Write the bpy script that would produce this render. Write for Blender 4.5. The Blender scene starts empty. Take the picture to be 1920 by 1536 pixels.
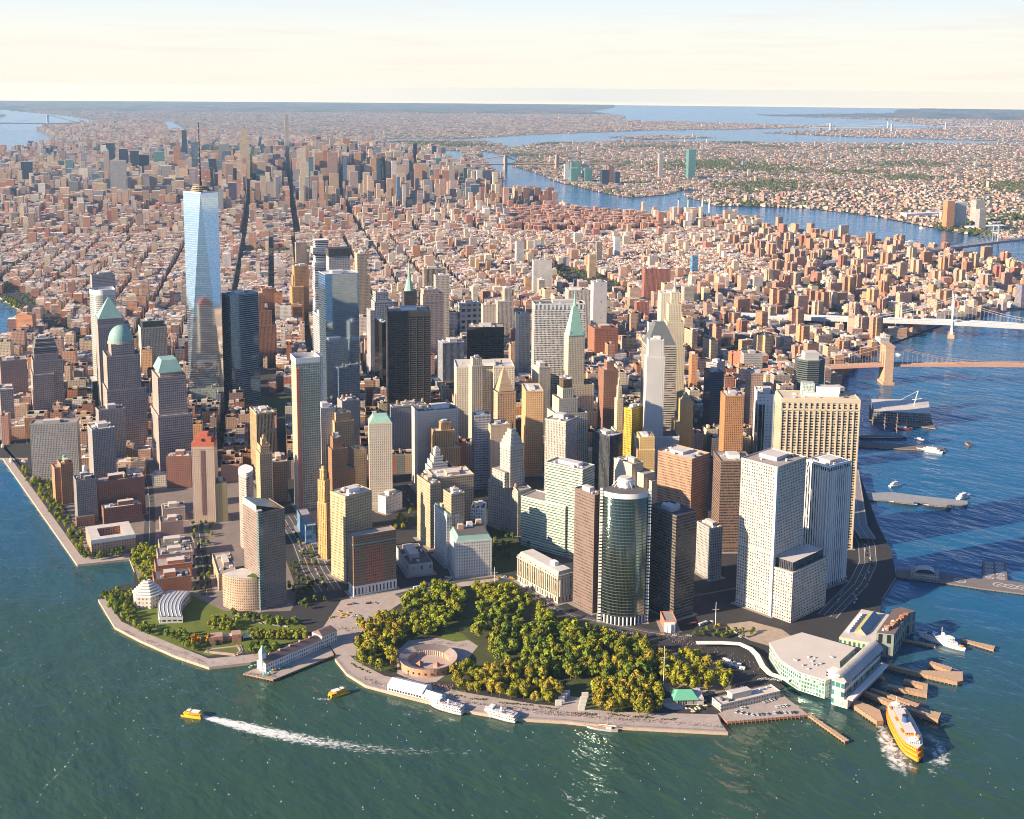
import bpy, bmesh, math, random
import numpy as np
from mathutils import Vector, Matrix
R=math.radians
SC=bpy.context.scene
COL=SC.collection
# ---------------- camera ----------------
cam_d=bpy.data.cameras.new('camera'); cam=bpy.data.objects.new('camera',cam_d); COL.objects.link(cam)
cam_d.sensor_width=36.0; cam_d.lens=2338.39/1920*36.0; cam_d.shift_x=0.00000; cam_d.shift_y=-0.11184; cam_d.clip_start=5; cam_d.clip_end=250000
CAM=(-745.86,-963.57,610.73); YAW,PITCH,ROLL=0.727842,-0.164594,0.008813
_f=Vector((math.sin(YAW)*math.cos(PITCH),math.cos(YAW)*math.cos(PITCH),math.sin(PITCH)))
_r=Vector((math.cos(YAW),-math.sin(YAW),0)); _u=_r.cross(_f)
_r2=_r*math.cos(ROLL)+_u*math.sin(ROLL); _u2=_u*math.cos(ROLL)-_r*math.sin(ROLL)
M=Matrix((( _r2.x,_u2.x,-_f.x,CAM[0]),(_r2.y,_u2.y,-_f.y,CAM[1]),(_r2.z,_u2.z,-_f.z,CAM[2]),(0,0,0,1)))
cam.matrix_world=M; SC.camera=cam
# ---------------- sky, sun, exposure ----------------
SUN_AZ,SUN_EL=288.0,21.0
HAZED,HORD=2.0e-5,47900.0; HAZEC=(.46,.72,1.0); GLOW=(.263,.163,.021)
world=bpy.data.worlds.new('World'); SC.world=world; world.use_nodes=True
wn=world.node_tree.nodes; wl=world.node_tree.links; wn.clear()
sky=wn.new('ShaderNodeTexSky'); sky.sky_type='NISHITA'; sky.sun_disc=False
sky.sun_elevation=R(SUN_EL); sky.sun_rotation=R(SUN_AZ); sky.altitude=0; sky.air_density=1.0; sky.dust_density=1.0; sky.ozone_density=1.0
bg=wn.new('ShaderNodeBackground'); bg.inputs['Strength'].default_value=1.0
wo=wn.new('ShaderNodeOutputWorld'); wl.new(bg.outputs[0],wo.inputs[0])
tcw=wn.new('ShaderNodeTexCoord'); shf=wn.new('ShaderNodeVectorMath'); shf.operation='ADD'; shf.inputs[1].default_value=(0,0,.016)   # the sky meets the lowered sea horizon
wl.new(tcw.outputs['Generated'],shf.inputs[0]); wl.new(shf.outputs[0],sky.inputs[0])
sz=wn.new('ShaderNodeSeparateXYZ'); wl.new(shf.outputs[0],sz.inputs[0])
zr=wn.new('ShaderNodeMapRange'); wl.new(sz.outputs[2],zr.inputs[0]); zr.inputs[2].default_value=.16
rmp=wn.new('ShaderNodeValToRGB'); wl.new(zr.outputs[0],rmp.inputs[0]); e_=rmp.color_ramp.elements      # hazy cream band low over the horizon, pale blue above
for p_,c_ in ((0.0,(.39,.363,.317)),(.22,(.387,.37,.327)),(.36,(.375,.375,.345)),(.52,(.325,.36,.375)),(1.0,(.18,.25,.33))):
    q_=e_.new(p_) if 0<p_<1 else e_[0 if p_==0 else len(e_)-1]; q_.position=p_; q_.color=(*c_,1)
def wmath(op,a,b=None):
    x=wn.new('ShaderNodeMath'); x.operation=op
    for k_,v_ in enumerate((a,b)):
        if v_ is None: continue
        if isinstance(v_,(int,float)): x.inputs[k_].default_value=v_
        else: wl.new(v_,x.inputs[k_])
    return x.outputs[0]
# horizon glow: brighter where a view passes through more of the low haze layer
pth=wmath('MINIMUM',wmath('DIVIDE',7.3,wmath('MAXIMUM',wmath('SUBTRACT',sz.outputs[2],.016),1e-5)),HORD)
gl_=wmath('SUBTRACT',wmath('EXPONENT',wmath('MULTIPLY',pth,HAZED)),1.0)
gv_=wn.new('ShaderNodeVectorMath'); gv_.operation='SCALE'; gv_.inputs[0].default_value=GLOW; wl.new(gl_,gv_.inputs[3])
cv_=wn.new('ShaderNodeVectorMath'); cv_.operation='MULTIPLY'; cv_.inputs[1].default_value=(5,5,85); wl.new(tcw.outputs['Generated'],cv_.inputs[0])
cn_=wn.new('ShaderNodeTexNoise'); cn_.inputs['Scale'].default_value=1.6; cn_.inputs['Detail'].default_value=6; cn_.inputs['Roughness'].default_value=.62; wl.new(cv_.outputs[0],cn_.inputs['Vector'])
cm_=wn.new('ShaderNodeMapRange'); wl.new(cn_.outputs['Fac'],cm_.inputs[0]); cm_.inputs[1].default_value=.50; cm_.inputs[2].default_value=.74; cm_.inputs[4].default_value=.55      # faint thin cloud
cx_=wn.new('ShaderNodeMix'); cx_.data_type='RGBA'; wl.new(cm_.outputs[0],cx_.inputs[0]); wl.new(rmp.outputs[0],cx_.inputs[6]); cx_.inputs[7].default_value=(.36,.325,.295,1)
ad_=wn.new('ShaderNodeVectorMath'); ad_.operation='ADD'; wl.new(cx_.outputs[2],ad_.inputs[0]); wl.new(gv_.outputs[0],ad_.inputs[1])
ng_=wn.new('ShaderNodeMath'); ng_.operation='LESS_THAN'; ng_.inputs[1].default_value=.0; wl.new(sz.outputs[2],ng_.inputs[0])
m2_=wn.new('ShaderNodeMix'); m2_.data_type='RGBA'; wl.new(ng_.outputs[0],m2_.inputs[0]); wl.new(ad_.outputs[0],m2_.inputs[6]); m2_.inputs[7].default_value=(.10,.12,.14,1)
scl=wn.new('ShaderNodeVectorMath'); scl.operation='MULTIPLY'; scl.inputs[1].default_value=(.037,.052,.078); wl.new(sky.outputs[0],scl.inputs[0])
mr=wn.new('ShaderNodeMapRange'); wl.new(sz.outputs[2],mr.inputs[0]); mr.inputs[1].default_value=.085; mr.inputs[2].default_value=.13; mr.interpolation_type='SMOOTHSTEP'
mx=wn.new('ShaderNodeMix'); mx.data_type='RGBA'; wl.new(mr.outputs[0],mx.inputs[0]); wl.new(m2_.outputs[2],mx.inputs[6]); wl.new(scl.outputs[0],mx.inputs[7]); wl.new(mx.outputs[2],bg.inputs[0])
sd=bpy.data.lights.new('sun','SUN'); sd.energy=5.0; sd.angle=R(0.5); sd.color=(1.0,0.79,0.54)
sun=bpy.data.objects.new('sun',sd); COL.objects.link(sun)
_a=R(SUN_AZ+180); sun.rotation_euler=Vector((math.sin(_a)*math.cos(R(SUN_EL)),math.cos(_a)*math.cos(R(SUN_EL)),-math.sin(R(SUN_EL)))).to_track_quat('-Z','Y').to_euler()
SC.view_settings.view_transform='Standard'; SC.view_settings.look='None'; SC.view_settings.gamma=1.0
SC.view_settings.exposure=1.4
SC.render.engine='CYCLES'
cy=SC.cycles; cy.max_bounces=5; cy.diffuse_bounces=2; cy.glossy_bounces=3; cy.transmission_bounces=2; cy.transparent_max_bounces=6; cy.volume_bounces=0
cy.caustics_reflective=False; cy.caustics_refractive=False; cy.use_denoising=True; cy.denoiser='OPENIMAGEDENOISE'; cy.denoising_input_passes='RGB_ALBEDO_NORMAL'; cy.denoising_prefilter='ACCURATE'; SC.render.filter_size=1.05; cy.pixel_filter_type='BLACKMAN_HARRIS'; cy.filter_width=1.05; cy.sample_clamp_indirect=250; cy.use_adaptive_sampling=True; cy.adaptive_threshold=0.015
HEROES=[
('office_tower','tower','pale square-windowed tower with a lower wing beside the ferry terminal',429.7,-110.9,87.7,60.6,50.0,183.0,'whitegrid',{'t':[[-0.5,0.5,-0.5,0.5,0,78.7],[-0.48,0.48,-0.48,0.48,78.7,70.9,'slot'],[-0.5,0.5,-0.5,0.5,70.9,None]],'sp':'nyp'}),
('office_tower','tower','white finned tower standing between the pale gridded tower and the river',539.3,-112.1,95.3,42.1,37.5,158.9,'fins',{}),
('office_tower','tower','huge cream slab with vertical piers at the river edge, antennas on top',638.9,-24.8,133.7,101.8,42.0,209.0,'piers',{}),
('office_tower','tower','curved dark green glass tower with white edge strips facing the park',269.5,-22.6,134.4,51.3,34.0,160.0,'glassgreen',{'sp':'curve'}),
('office_tower','tower','brown gridded slab beside the curved green glass tower, facing the park',256.0,21.2,93.6,15.6,35.3,146.1,'brownpunch',{}),
('office_tower','tower','black banded tower right of the curved glass tower, white box on roof',322.2,-49.6,96.0,31.4,46.4,128.6,'blackband',{}),
('custom_house','building','ornate low limestone palace with columned long side at the park corner',251.5,90.3,96.7,23.7,83.8,37.1,'limecol',{'sp':'custom'}),
('office_tower','tower','stepped mint glass and white banded tower behind the limestone palace',363.4,163.9,78.2,29.0,58.7,124.0,'mintband',{'t':[[-0.62,0.5,-0.1,1.12,0,70.8],[-0.5,0.5,-0.5,0.5,0,None]],'m':1}),
('office_building','building','pale grey curved-front block carrying a tall tower with stepped pyramid top',362.9,282.6,93.1,23.5,67.3,66.7,'limepunch',{'sp':'curvefront'}),
('office_building','building','white corner block with copper green mansard roof at the park',226.8,205.9,118.2,46.5,59.7,49.7,'whiteorn',{'sp':'mansard'}),
('office_building','building','slim white slab with teal roof edge behind the green mansard block',222.0,246.5,107.6,16.8,46.4,70.3,'whiteorn',{'sp':'tealedge'}),
('office_building','building','brown brick block with red centre and white arched base by the park',90.8,226.7,103.8,55.4,17.7,78.0,'brownbay',{'sp':'whitebase'}),
('office_tower','tower','golden limestone tower with scaffolded dark side behind the brown brick block',100.8,285.6,87.3,41.0,31.4,112.3,'goldpunch',{}),
('apartment_tower','tower','narrow golden stepped tower left of the scaffolded limestone tower',107.3,355.4,75.0,12.0,15.3,78.4,'gold',{'t':[[-0.5,0.5,-0.5,0.5,0,None],[-0.4,0.45,-0.3,0.5,78.3,107.6],[-0.1,0.4,0,0.5,107.6,121.1]]}),
('hotel_tower','tower','brick and glass hotel tower with a rounded podium near the waterfront',-25.1,282.2,96.0,33.2,44.0,121.2,'brickglass',{'sp':'hotel'}),
('apartment_tower','tower','teardrop shaped pale tower with white rail crown behind the hotel tower',53.0,461.6,118.0,20.0,40.0,101.7,'palecurve',{'sp':'ellipse'}),
('museum_wing','museum','long museum wing with silver standing seam roof beside the stepped hexagon',-121.3,323.7,35.0,62.0,26.0,10.5,'palepanel',{'sp':'wing'}),
('apartment_building','building','orange and white low block with sloped grey roof beside the hotel podium',-29.5,374.9,112.0,21.3,70.0,24.2,'orangepanel',{}),
('apartment_slab','building','wide grey apartment slab with white end strips beside the yacht basin',-23.6,915.4,121.5,69.7,24.0,91.5,'gateway',{}),
('apartment_slab','building','grey apartment slab with sunlit white end wall behind the brick blocks',7.4,813.9,102.0,33.4,35.4,100.0,'gateway',{}),
('apartment_slab','building','grey apartment slab half hidden behind the other two near the domed tower',64.0,909.1,102.0,40.3,24.0,100.0,'gateway',{}),
('apartment_tower','building','orange brick tower with green roof tank along the esplanade trees',-59.7,790.0,102.0,17.1,26.0,63.3,'orangebrick',{'t':[[-0.5,0.5,-0.5,0.5,0,None],[-1.0,-0.5,-0.4,0.5,0,58]],'tk':'green'}),
('apartment_tower','building','grey and orange brick tower with white roof tank beside the esplanade',-73.0,687.7,104.0,27.1,26.0,66.9,'greybrick',{'t':[[-0.5,0.5,-0.5,0.5,0,None],[-0.62,0.3,-0.75,-0.5,0,16.8,'orangebrick']],'tk':'white'}),
('apartment_slab','building','long red brick slab with glass stair strip behind the esplanade towers',-23.6,685.0,104.6,64.9,24.0,57.2,'redbrick',{}),
('apartment_building','building','low dark red brick wing with grey roof in front of the long slab',-35.6,655.7,105.0,51.9,22.0,28.0,'redbrick',{}),
('apartment_building','building','low orange brick courtyard block with cream roof near the seawall corner',-87.8,575.2,106.0,56.1,58.0,24.0,'orangelow',{'sp':'court'}),
('apartment_building','building','red brick block with pale flat roof nearest the silver roofed wing',-92.9,388.2,112.0,43.9,26.0,22.0,'redorange',{'g':'low blocks in the brick roof row'}),
('apartment_building','building','red brick block with white penthouse second from the silver wing',-72.4,426.4,112.0,43.5,26.0,22.0,'redorange',{'g':'low blocks in the brick roof row'}),
('apartment_building','building','beige low block in the middle of the brick roof row',-53.7,459.1,112.0,43.2,26.0,22.0,'beigelow',{'g':'low blocks in the brick roof row'}),
('apartment_building','building','beige roof block with terraces up the brick roof row',-37.1,488.2,112.0,43.4,26.0,22.0,'beigelow',{'g':'low blocks in the brick roof row'}),
('apartment_building','building','pink brick block with balconies below the red crowned tower',-2.5,570.9,112.0,30.1,26.0,22.0,'pinkbrick',{'g':'low blocks in the brick roof row'}),
('apartment_building','building','tan flat roofed block farthest up the brick roof row',24.9,620.2,112.0,30.8,26.0,22.0,'beigelow',{'g':'low blocks in the brick roof row'}),
('apartment_tower','tower','slim tan tower with stepped red crown and round window',57.6,583.8,127.5,31.1,26.0,112.8,'pinkpunch',{'sp':'redcrown'}),
('apartment_building','building','dark red brick block left of the red crowned tower',101.6,749.3,124.5,36.6,26.0,52.7,'redbrick',{}),
('apartment_building','building','yellow punched window mid-rise right of the red crowned tower',74.6,572.6,111.7,15.8,24.0,58.6,'yellow',{}),
('office_tower','tower','stepped pink granite tower with teal truncated pyramid roof',140.0,849.7,107.0,53.2,74.7,96.1,'granite',{'t':[[-0.5,0.5,-0.5,0.5,0,None],[-0.45,0.38,-0.4,0.42,0,156.5],[-0.36,0.24,-0.3,0.3,0,164.2]],'cr':['frustum',164.2,182.1,0.36,0.22,'teal',-0.06,0]}),
('office_tower','tower','stepped pink granite tower with teal dome roof',134.2,1016.1,107.0,53.7,54.3,163.0,'granite',{'t':[[-0.5,0.5,-0.5,0.5,0,None],[-0.55,0.64,-0.6,0.5,0,106.5],[-0.34,0.36,-0.36,0.36,0,181.1]],'cr':['dome',181.1,210.9,0.38,0,'teal',0,0]}),
('office_tower','tower','pink granite tower with pale teal pyramid roof beside the cream curved tower',198.4,1193.5,107.0,55.8,50.0,180.0,'granite',{'t':[[-0.5,0.5,-0.5,0.5,0,None],[-0.5,0.34,-0.4,0.42,0,191.5]],'cr':['pyramid',191.5,228.5,0.4,0.02,'teal',-0.08,0]}),
('office_tower','tower','stepped pink granite tower with stacked grey glass roof terraces',90.1,1258.2,107.0,36.6,58.0,93.7,'granite',{'t':[[-0.5,0.5,-0.5,0.5,0,None],[-0.5,0.72,-0.42,0.5,0,71.1],[-0.5,0.9,-0.42,0.5,0,24.8],[-0.44,0.95,-0.35,0.5,0,117.2],[-0.34,0.75,-0.3,0.42,0,128.9],[-0.36,0.74,-0.28,0.4,0,141.6,'greyglass'],[-0.3,0.68,-0.22,0.36,0,149.4,'greyglass'],[-0.26,0.62,-0.16,0.32,0,156.2,'greyglass']],'m':1}),
('office_tower','tower','cream curved glass tower with slanted top behind the teal pyramid tower',229.1,1298.5,107.0,39.8,45.0,228.0,'creamglass',{'sp':'bow'}),
('office_tower','tower','cream gridded block with dark glass crown left of the tallest tower',405.7,1466.3,108.0,53.4,40.0,109.1,'creamslot',{'t':[[-0.5,0.5,-0.5,0.5,0,None],[-0.42,0.4,-0.4,0.4,0,123.0,'greenglass']]}),
('office_tower','tower','grey finned tower with pale green roof slab behind the cream curved tower',600.9,2160.2,107.0,58.2,40.0,120.0,'greyband',{'sp':'none'}),
('apartment_tower','tower','orange brick tower with white corner bay alone by the river',351.0,2036.5,132.2,39.3,22.0,59.5,'orangebrick',{}),
('apartment_building','building','pink brick mid-rise with grey top floors at the left edge',87.7,1396.0,107.0,46.8,40.0,95.0,'pinkbrick',{}),
('office_building','building','pale stone block with sloped white roof at the left edge by the basin',23.5,1256.1,107.0,21.9,45.0,75.4,'granite',{}),
('office_tower','tower','dark blue glass tower with banded sides right of the tallest tower',409.0,1100.7,90.5,59.1,32.6,226.0,'glassband',{}),
('apartment_tower','tower','glass tower under construction with a red hoist strip down its corner',199.3,542.9,110.0,34.0,34.0,220.7,'glassgreenlit',{'sp':'hoist'}),
('hotel_tower','tower','slim white tower right behind the glass tower with red hoist',305.0,683.8,107.0,18.8,24.0,192.0,'whitebay',{}),
('apartment_tower','tower','plain pale grey tower with dark window columns right of white slim tower',271.1,601.2,107.0,23.8,26.0,130.0,'palecol',{}),
('office_building','tower','tan brick tower with stepped top and two roof tanks behind it',288.6,585.8,107.0,30.4,28.0,110.0,'tanpunch',{'t':[[-0.5,0.5,-0.5,0.5,0,None],[-0.4,0.38,-0.4,0.4,0,121.8]]}),
('office_building','tower','flat grey punched block with three roof tanks beside the churchyard',339.5,642.1,107.0,28.4,26.0,122.0,'greypunch',{'tk':'three'}),
('office_building','tower','brown brick stepped tower in front of the tan stepped tower',227.2,507.3,107.0,22.3,26.0,95.0,'brownpunch2',{'t':[[-0.5,0.5,-0.5,0.5,0,None],[-0.35,0.25,-0.3,0.4,0,110.7],[-0.5,1.1,-0.4,0.5,0,62]]}),
('office_building','building','narrow tan punched block left of the cream green-roofed tower',261.6,503.6,107.0,19.4,24.0,88.0,'tanpunch',{}),
('office_tower','tower','cream tower with pale green copper hipped roof',280.1,473.5,122.0,33.1,29.0,132.0,'creamorn',{'cr':['hip',132,142,0.5,0.3,'copper',0,0]}),
('office_building','tower','long grey ornate twin block with copper roof edges beside the black slab',439.4,618.6,112.0,56.4,24.0,102.0,'greyorn',{'tk':'tanks'}),
('office_tower','tower','tall white tower with green banded cornice behind the orange stepped block',397.5,493.9,112.0,64.2,36.0,128.0,'whitetall',{}),
('office_building','tower','orange brick stepped block among the white towers',384.8,452.5,112.0,38.8,30.0,105.0,'orangepier',{'t':[[-0.5,0.5,-0.5,0.5,0,80],[-0.5,0.3,-0.3,0.5,0,None],[-0.2,0.2,-0.1,0.4,0,116]]}),
('office_building','building','white ziggurat shaped block in front of the orange stepped block',334.9,401.4,112.0,40.6,34.0,70.0,'whiteband',{'t':[[-0.5,0.5,-0.5,0.5,0,60],[-0.45,0.4,-0.4,0.5,0,70],[-0.38,0.2,-0.3,0.45,0,78],[-0.3,0.05,-0.2,0.4,0,86],[-0.22,-0.02,-0.1,0.3,0,95]]}),
('office_building','building','brown ornate block with a lit golden strip left of green-topped tower',242.6,310.3,104.4,15.2,45.2,92.0,'tanorn',{}),
('office_building','building','long ornate dark-roofed block behind the lit golden strip block',287.8,319.4,112.0,54.3,40.0,90.0,'tanorn',{}),
('office_building','building','tan twin-bay block with green copper edged roof behind the white slab',224.5,234.0,102.9,19.3,23.5,98.0,'tanorn',{}),
('office_building','building','small pale block with blue roof right of the white slab',265.9,233.8,137.3,17.5,26.0,70.0,'whiteorn',{}),
('parking_garage','building','low white and brown garage near the tunnel mouth',280.9,450.8,81.6,33.3,16.0,27.8,'whiteplain',{}),
('ventilation_building','building','low pale stone box with dark flat roof behind the park edge',178.6,259.1,112.7,30.6,70.0,17.6,'greyplain',{}),
('construction_wrap','building','blue wrapped low building site beside the tunnel approach',133.5,443.1,112.2,13.9,69.7,27.4,'bluewrap',{}),
('office_building','building','tan punched block with dark side left of the hoist tower',191.8,611.2,115.4,21.9,48.3,61.5,'tanslot',{}),
('office_building','building','slim tan stepped block with small dome left of the hoist tower',153.2,586.4,107.0,17.9,26.0,95.0,'tanpunch',{'t':[[-0.5,0.5,-0.5,0.5,0,85],[-0.4,0.4,-0.4,0.4,0,None],[-0.2,0.2,-0.2,0.2,0,104]]}),
('apartment_tower','tower','tall tan and dark slab left of the hoist tower, its side sunlit',217.8,700.8,107.0,27.6,45.0,113.0,'tandark',{}),
('office_tower','tower','broad black slab tower with horizontal banding',552.2,767.8,121.7,73.6,54.0,226.0,'blackslab',{}),
('hotel_tower','tower','narrow black glass slab beside the broad black slab',654.1,990.2,107.0,12.0,45.0,160.0,'blackglass',{}),
('office_tower','tower','mirror blue glass tower with sharp flat top',430.6,801.3,107.0,58.7,40.0,298.0,'mirror',{}),
('office_tower','tower','lower white latticed glass wing left of the mirror blue tower',467.9,915.5,107.0,12.0,62.3,205.0,'lattice',{}),
('apartment_tower','tower','stacked glass apartment tower with projecting white floor slabs',879.7,1553.6,112.0,30.9,28.0,250.0,'stacked',{'sp':'jenga'}),
('office_tower','tower','tall tan setback tower right of the mirror blue tower',1004.3,1562.4,112.0,25.0,30.0,205.0,'tantall',{'t':[[-0.5,0.5,-0.5,0.5,0,None],[-0.5,0.8,-0.5,0.5,0,148.0],[-0.45,0.95,-0.5,0.5,0,94.8]]}),
('construction_tower','tower','raw concrete tower with brown scaffold top behind the mirror tower',842.1,1419.4,112.0,49.1,32.0,230.0,'concrete',{'sp':'scaffold'}),
('office_tower','tower','grey setback grid tower left of the broad black slab',740.5,1108.5,112.0,37.6,34.0,175.0,'greygrid',{'t':[[-0.5,0.5,-0.5,0.5,0,None],[-0.42,0.3,-0.4,0.4,0,194.3],[-0.75,0.5,-0.5,0.5,0,157.8]]}),
('office_tower','tower','red brick stepped art deco tower behind the dark blue glass tower',651.0,1423.9,112.0,42.1,40.0,90.0,'redpier',{'t':[[-0.5,0.5,-0.5,0.5,0,None],[-0.5,0.3,-0.4,0.5,0,122.1],[-0.5,-0.05,-0.3,0.5,0,156.4]]}),
('office_tower','tower','orange brick stepped deco block left of stacked glass tower',956.7,1784.6,112.0,30.0,40.0,100.0,'orangepier',{'t':[[-0.5,0.5,-0.5,0.5,0,None],[-0.2,1.05,-0.1,0.8,0,151.7],[-0.3,1.05,0,0.6,0,126.8]]}),
('office_building','building','orange brick slab tower in front of long dark avenue',962.0,1935.3,112.0,36.5,24.0,75.0,'orangebrick',{}),
('apartment_tower','tower','tan ribbed apartment slab beside the leafy avenue',1479.7,2596.1,112.0,37.6,20.0,95.0,'tanrib',{}),
('office_tower','tower','dark striped slab behind the scaffolded spire tower',1100.8,1393.5,118.0,52.3,26.0,179.0,'darkstripe',{}),
('office_tower','tower','pale dotted slab in front of the dark striped slab',1005.0,1243.9,118.0,31.7,24.0,188.0,'paledot',{}),
('office_tower','tower','pink stepped tower with rounded bay front behind the broad black slab',915.4,1166.6,112.0,47.2,34.0,150.0,'pinkband',{'t':[[-0.5,0.5,-0.5,0.5,0,None],[-0.45,0.3,-0.4,0.5,0,175.0],[-0.5,0.5,-0.5,0.5,0,165.6]],'m':1}),
('gothic_tower','tower','ornate tower wrapped in dark scaffold with green copper spire',880.4,1200.7,112.0,28.2,24.0,170.0,'scaffoldwrap',{'t':[[-0.5,0.5,-0.5,0.5,0,None],[-1.2,1.2,-0.8,1.2,0,115,'creampunch']],'cr':['spire',170,241,0.42,0,'copper',0,0]}),
('office_building','tower','blue-grey ribbed block with two copper figures on its roof',766.1,914.1,112.0,44.2,40.0,118.0,'blueribs',{'t':[[-0.5,0.5,-0.5,0.5,0,None],[-0.8,0.2,-0.6,0.5,0,41.7]]}),
('office_tower','tower','dark bronze glass slab behind the cream twin block',718.3,752.8,129.0,67.6,36.0,178.0,'bronze',{}),
('office_building','tower','huge cream h-shaped block with octagonal dark-striped tower before it',578.0,591.1,125.0,96.2,60.0,155.0,'creamequit',{'sp':'notch'}),
('office_building','tower','cream octagonal-topped slim tower against the cream h-shaped block',522.7,546.2,112.0,19.2,18.0,168.0,'creampier',{'t':[[-0.5,0.5,-0.5,0.5,0,None],[-0.4,0.4,-0.4,0.4,0,179]]}),
('office_tower','tower','tan tower crowned by a stepped stone pyramid',558.4,518.2,112.0,31.4,30.0,125.0,'tancol',{'cr':['pyramid',127,164,0.42,0.03,'tanstone',0,0]}),
('office_tower','tower','orange tan plain-sided tower right of the stone pyramid tower',566.6,458.3,125.1,27.7,53.4,140.0,'orangetan',{}),
('office_tower','tower','cream blank-sided tower behind the orange tan tower',657.6,535.6,112.0,20.3,34.0,150.0,'creamplain',{}),
('office_building','building','pale blue-grey banded block before the cream octagonal tower',452.1,449.1,118.0,24.9,19.8,118.0,'blueband',{}),
('office_building','building','plain tan blank-walled tower right of the blue-grey banded block',469.2,429.8,116.0,29.9,26.0,105.0,'tanblank',{}),
('office_tower','tower','wide white gridded slab rising behind the green spired tower',716.2,557.1,124.4,87.4,32.0,248.0,'whitegridslab',{}),
('office_tower','tower','limestone tower with tall green copper pyramid spire',695.1,495.8,116.0,28.1,24.0,205.0,'limetower',{'t':[[-0.5,0.5,-0.5,0.5,0,None],[-0.6,1.1,-0.7,0.6,0,120],[-0.9,1.3,-0.9,0.9,0,75]],'cr':['spire2',205,283,0.46,0,'copper',0,0]}),
('office_building','tower','cream fluted stepped tower with dark bronze box top',538.0,353.6,112.0,18.4,22.0,165.0,'creampier',{'t':[[-0.5,0.5,-0.5,0.5,0,None],[-0.4,0.4,-0.4,0.4,0,179.0,'bronzebox'],[-0.9,0.8,-0.7,0.6,0,150.2],[-1.2,1.5,-1.0,0.9,0,127.9],[-1.2,1.6,-1.1,0.9,0,80]],'m':1}),
('office_tower','tower','white slender art deco tower with four-sided crown before hipped roof tower',688.8,309.7,128.0,28.8,19.7,200.0,'whitedeco',{'t':[[-0.5,0.5,-0.5,0.5,0,None],[-0.42,0.42,-0.42,0.42,0,226],[-1.0,1.4,-0.6,1.4,0,72]]}),
('office_tower','tower','striped grey tower with big dark hipped roof',800.9,401.1,126.8,50.4,44.3,190.0,'stripebay',{'cr':['hip',190,227,0.5,0.16,'slate',0,0]}),
('office_tower','tower','tall stepped limestone spire tower right of the hipped roof tower',876.4,434.9,128.0,29.0,30.0,215.0,'limetower',{'t':[[-0.5,0.5,-0.5,0.5,0,None],[-0.4,0.36,-0.4,0.4,0,245],[-0.25,0.25,-0.25,0.25,0,266],[-0.5,0.62,-0.5,0.6,0,170]],'cr':['spire',266,290,0.2,0,'limestone',0,0]}),
('office_tower','tower','blank cream slab with gold framed glass side beside limestone spire',1337.7,849.0,128.6,43.0,45.0,165.0,'creamslab',{}),
('office_building','tower','ochre tower with pale pyramid cap right of the white deco tower',753.4,298.7,128.0,18.0,26.0,120.0,'ochre',{'t':[[-0.5,0.5,-0.5,0.5,0,None],[-1.0,0.5,-0.6,0.9,0,85]],'cr':['pyramid',120,134,0.45,0.05,'tanstone',0,0]}),
('construction_tower','tower','bright yellow netted tower with dark panels in front of white deco tower',682.5,344.0,84.2,35.1,15.8,112.0,'yellownet',{}),
('office_building','building','gold stepped ornate block below the yellow netted tower',606.7,251.0,128.0,22.0,30.0,100.0,'goldorn',{'t':[[-0.5,0.5,-0.5,0.5,0,None],[-0.7,0.5,-0.7,0.6,0,82]]}),
('office_building','building','cream blocky stack with blank walls behind curved green glass tower',540.2,223.0,95.6,21.7,39.4,80.0,'creamblock',{'t':[[-0.5,0.5,-0.5,0.5,0,None],[-0.1,0.9,-0.9,0.2,0,68],[0.3,1.0,-1.1,-0.4,0,58]]}),
('office_tower','tower','brown granite chamfered tower with roof coolers behind black banded tower',529.6,110.9,85.3,41.9,56.9,120.0,'browngrid',{}),
('office_tower','tower','dark ribbed slab with white satellite dishes on its roof',558.0,283.0,91.5,26.3,36.8,105.0,'darkribs',{'sp':'dishes'}),
('office_tower','tower','pale vertical ribbed block with roof grille behind mint banded tower',504.5,327.2,71.8,37.2,35.1,128.0,'paleribs',{}),
('office_building','tower','slim cream tower tapering to a thin lantern spire',679.2,375.5,118.0,10.1,14.0,120.0,'creampunch',{'t':[[-0.5,0.5,-0.5,0.5,0,None],[-0.3,0.3,-0.3,0.3,0,140],[-0.18,0.18,-0.18,0.18,0,152],[-0.8,1.0,-0.8,1.0,0,70]],'cr':['spire',152,165,0.15,0,'limestone',0,0]}),
('office_tower','tower','dark red brown gridded tower right of the green spired tower',728.9,448.4,118.0,24.4,30.0,150.0,'brickgrid',{'t':[[-0.5,0.5,-0.5,0.5,0,None],[-0.2,0.3,-0.3,0.3,0,163.6]]}),
('office_building','building','low red brick gridded block behind the white gridded slab',1231.7,948.2,118.0,55.2,50.0,85.0,'redgrid',{}),
('office_tower','tower','pair of cream slender towers joined, nearer with arcade top',960.5,916.8,118.0,23.9,32.0,150.0,'creampunch',{}),
('apartment_tower','tower','white concrete apartment tower with scattered windows rising alone',1698.1,1649.7,122.0,55.1,22.0,120.0,'whitescatter',{}),
('municipal_building','tower','pale classical tower block with ribbed upper floors behind green spire',1275.8,1075.3,122.0,52.1,40.0,150.0,'limerib',{}),
('office_tower','tower','flat pale grey blank slab right of the ribbed classical block',1396.6,1124.7,122.0,34.0,30.0,150.0,'greyblank',{}),
('apartment_tower','tower','dark red twin apartment tower, left of the pair',1894.1,1410.4,122.0,35.3,28.0,105.0,'redrib',{}),
('apartment_tower','tower','dark red twin apartment tower, right of the pair',1924.4,1386.9,122.0,39.3,28.0,105.0,'redrib',{}),
('apartment_tower','tower','pinkish red brick slab below the twin dark red towers',1611.3,1178.7,122.0,33.6,22.0,70.0,'redrib',{}),
('courthouse_tower','tower','cream plain tower with orange stripe cap behind the bronze slab',1090.8,1178.5,118.0,30.3,20.0,120.0,'creamplain',{}),
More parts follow.
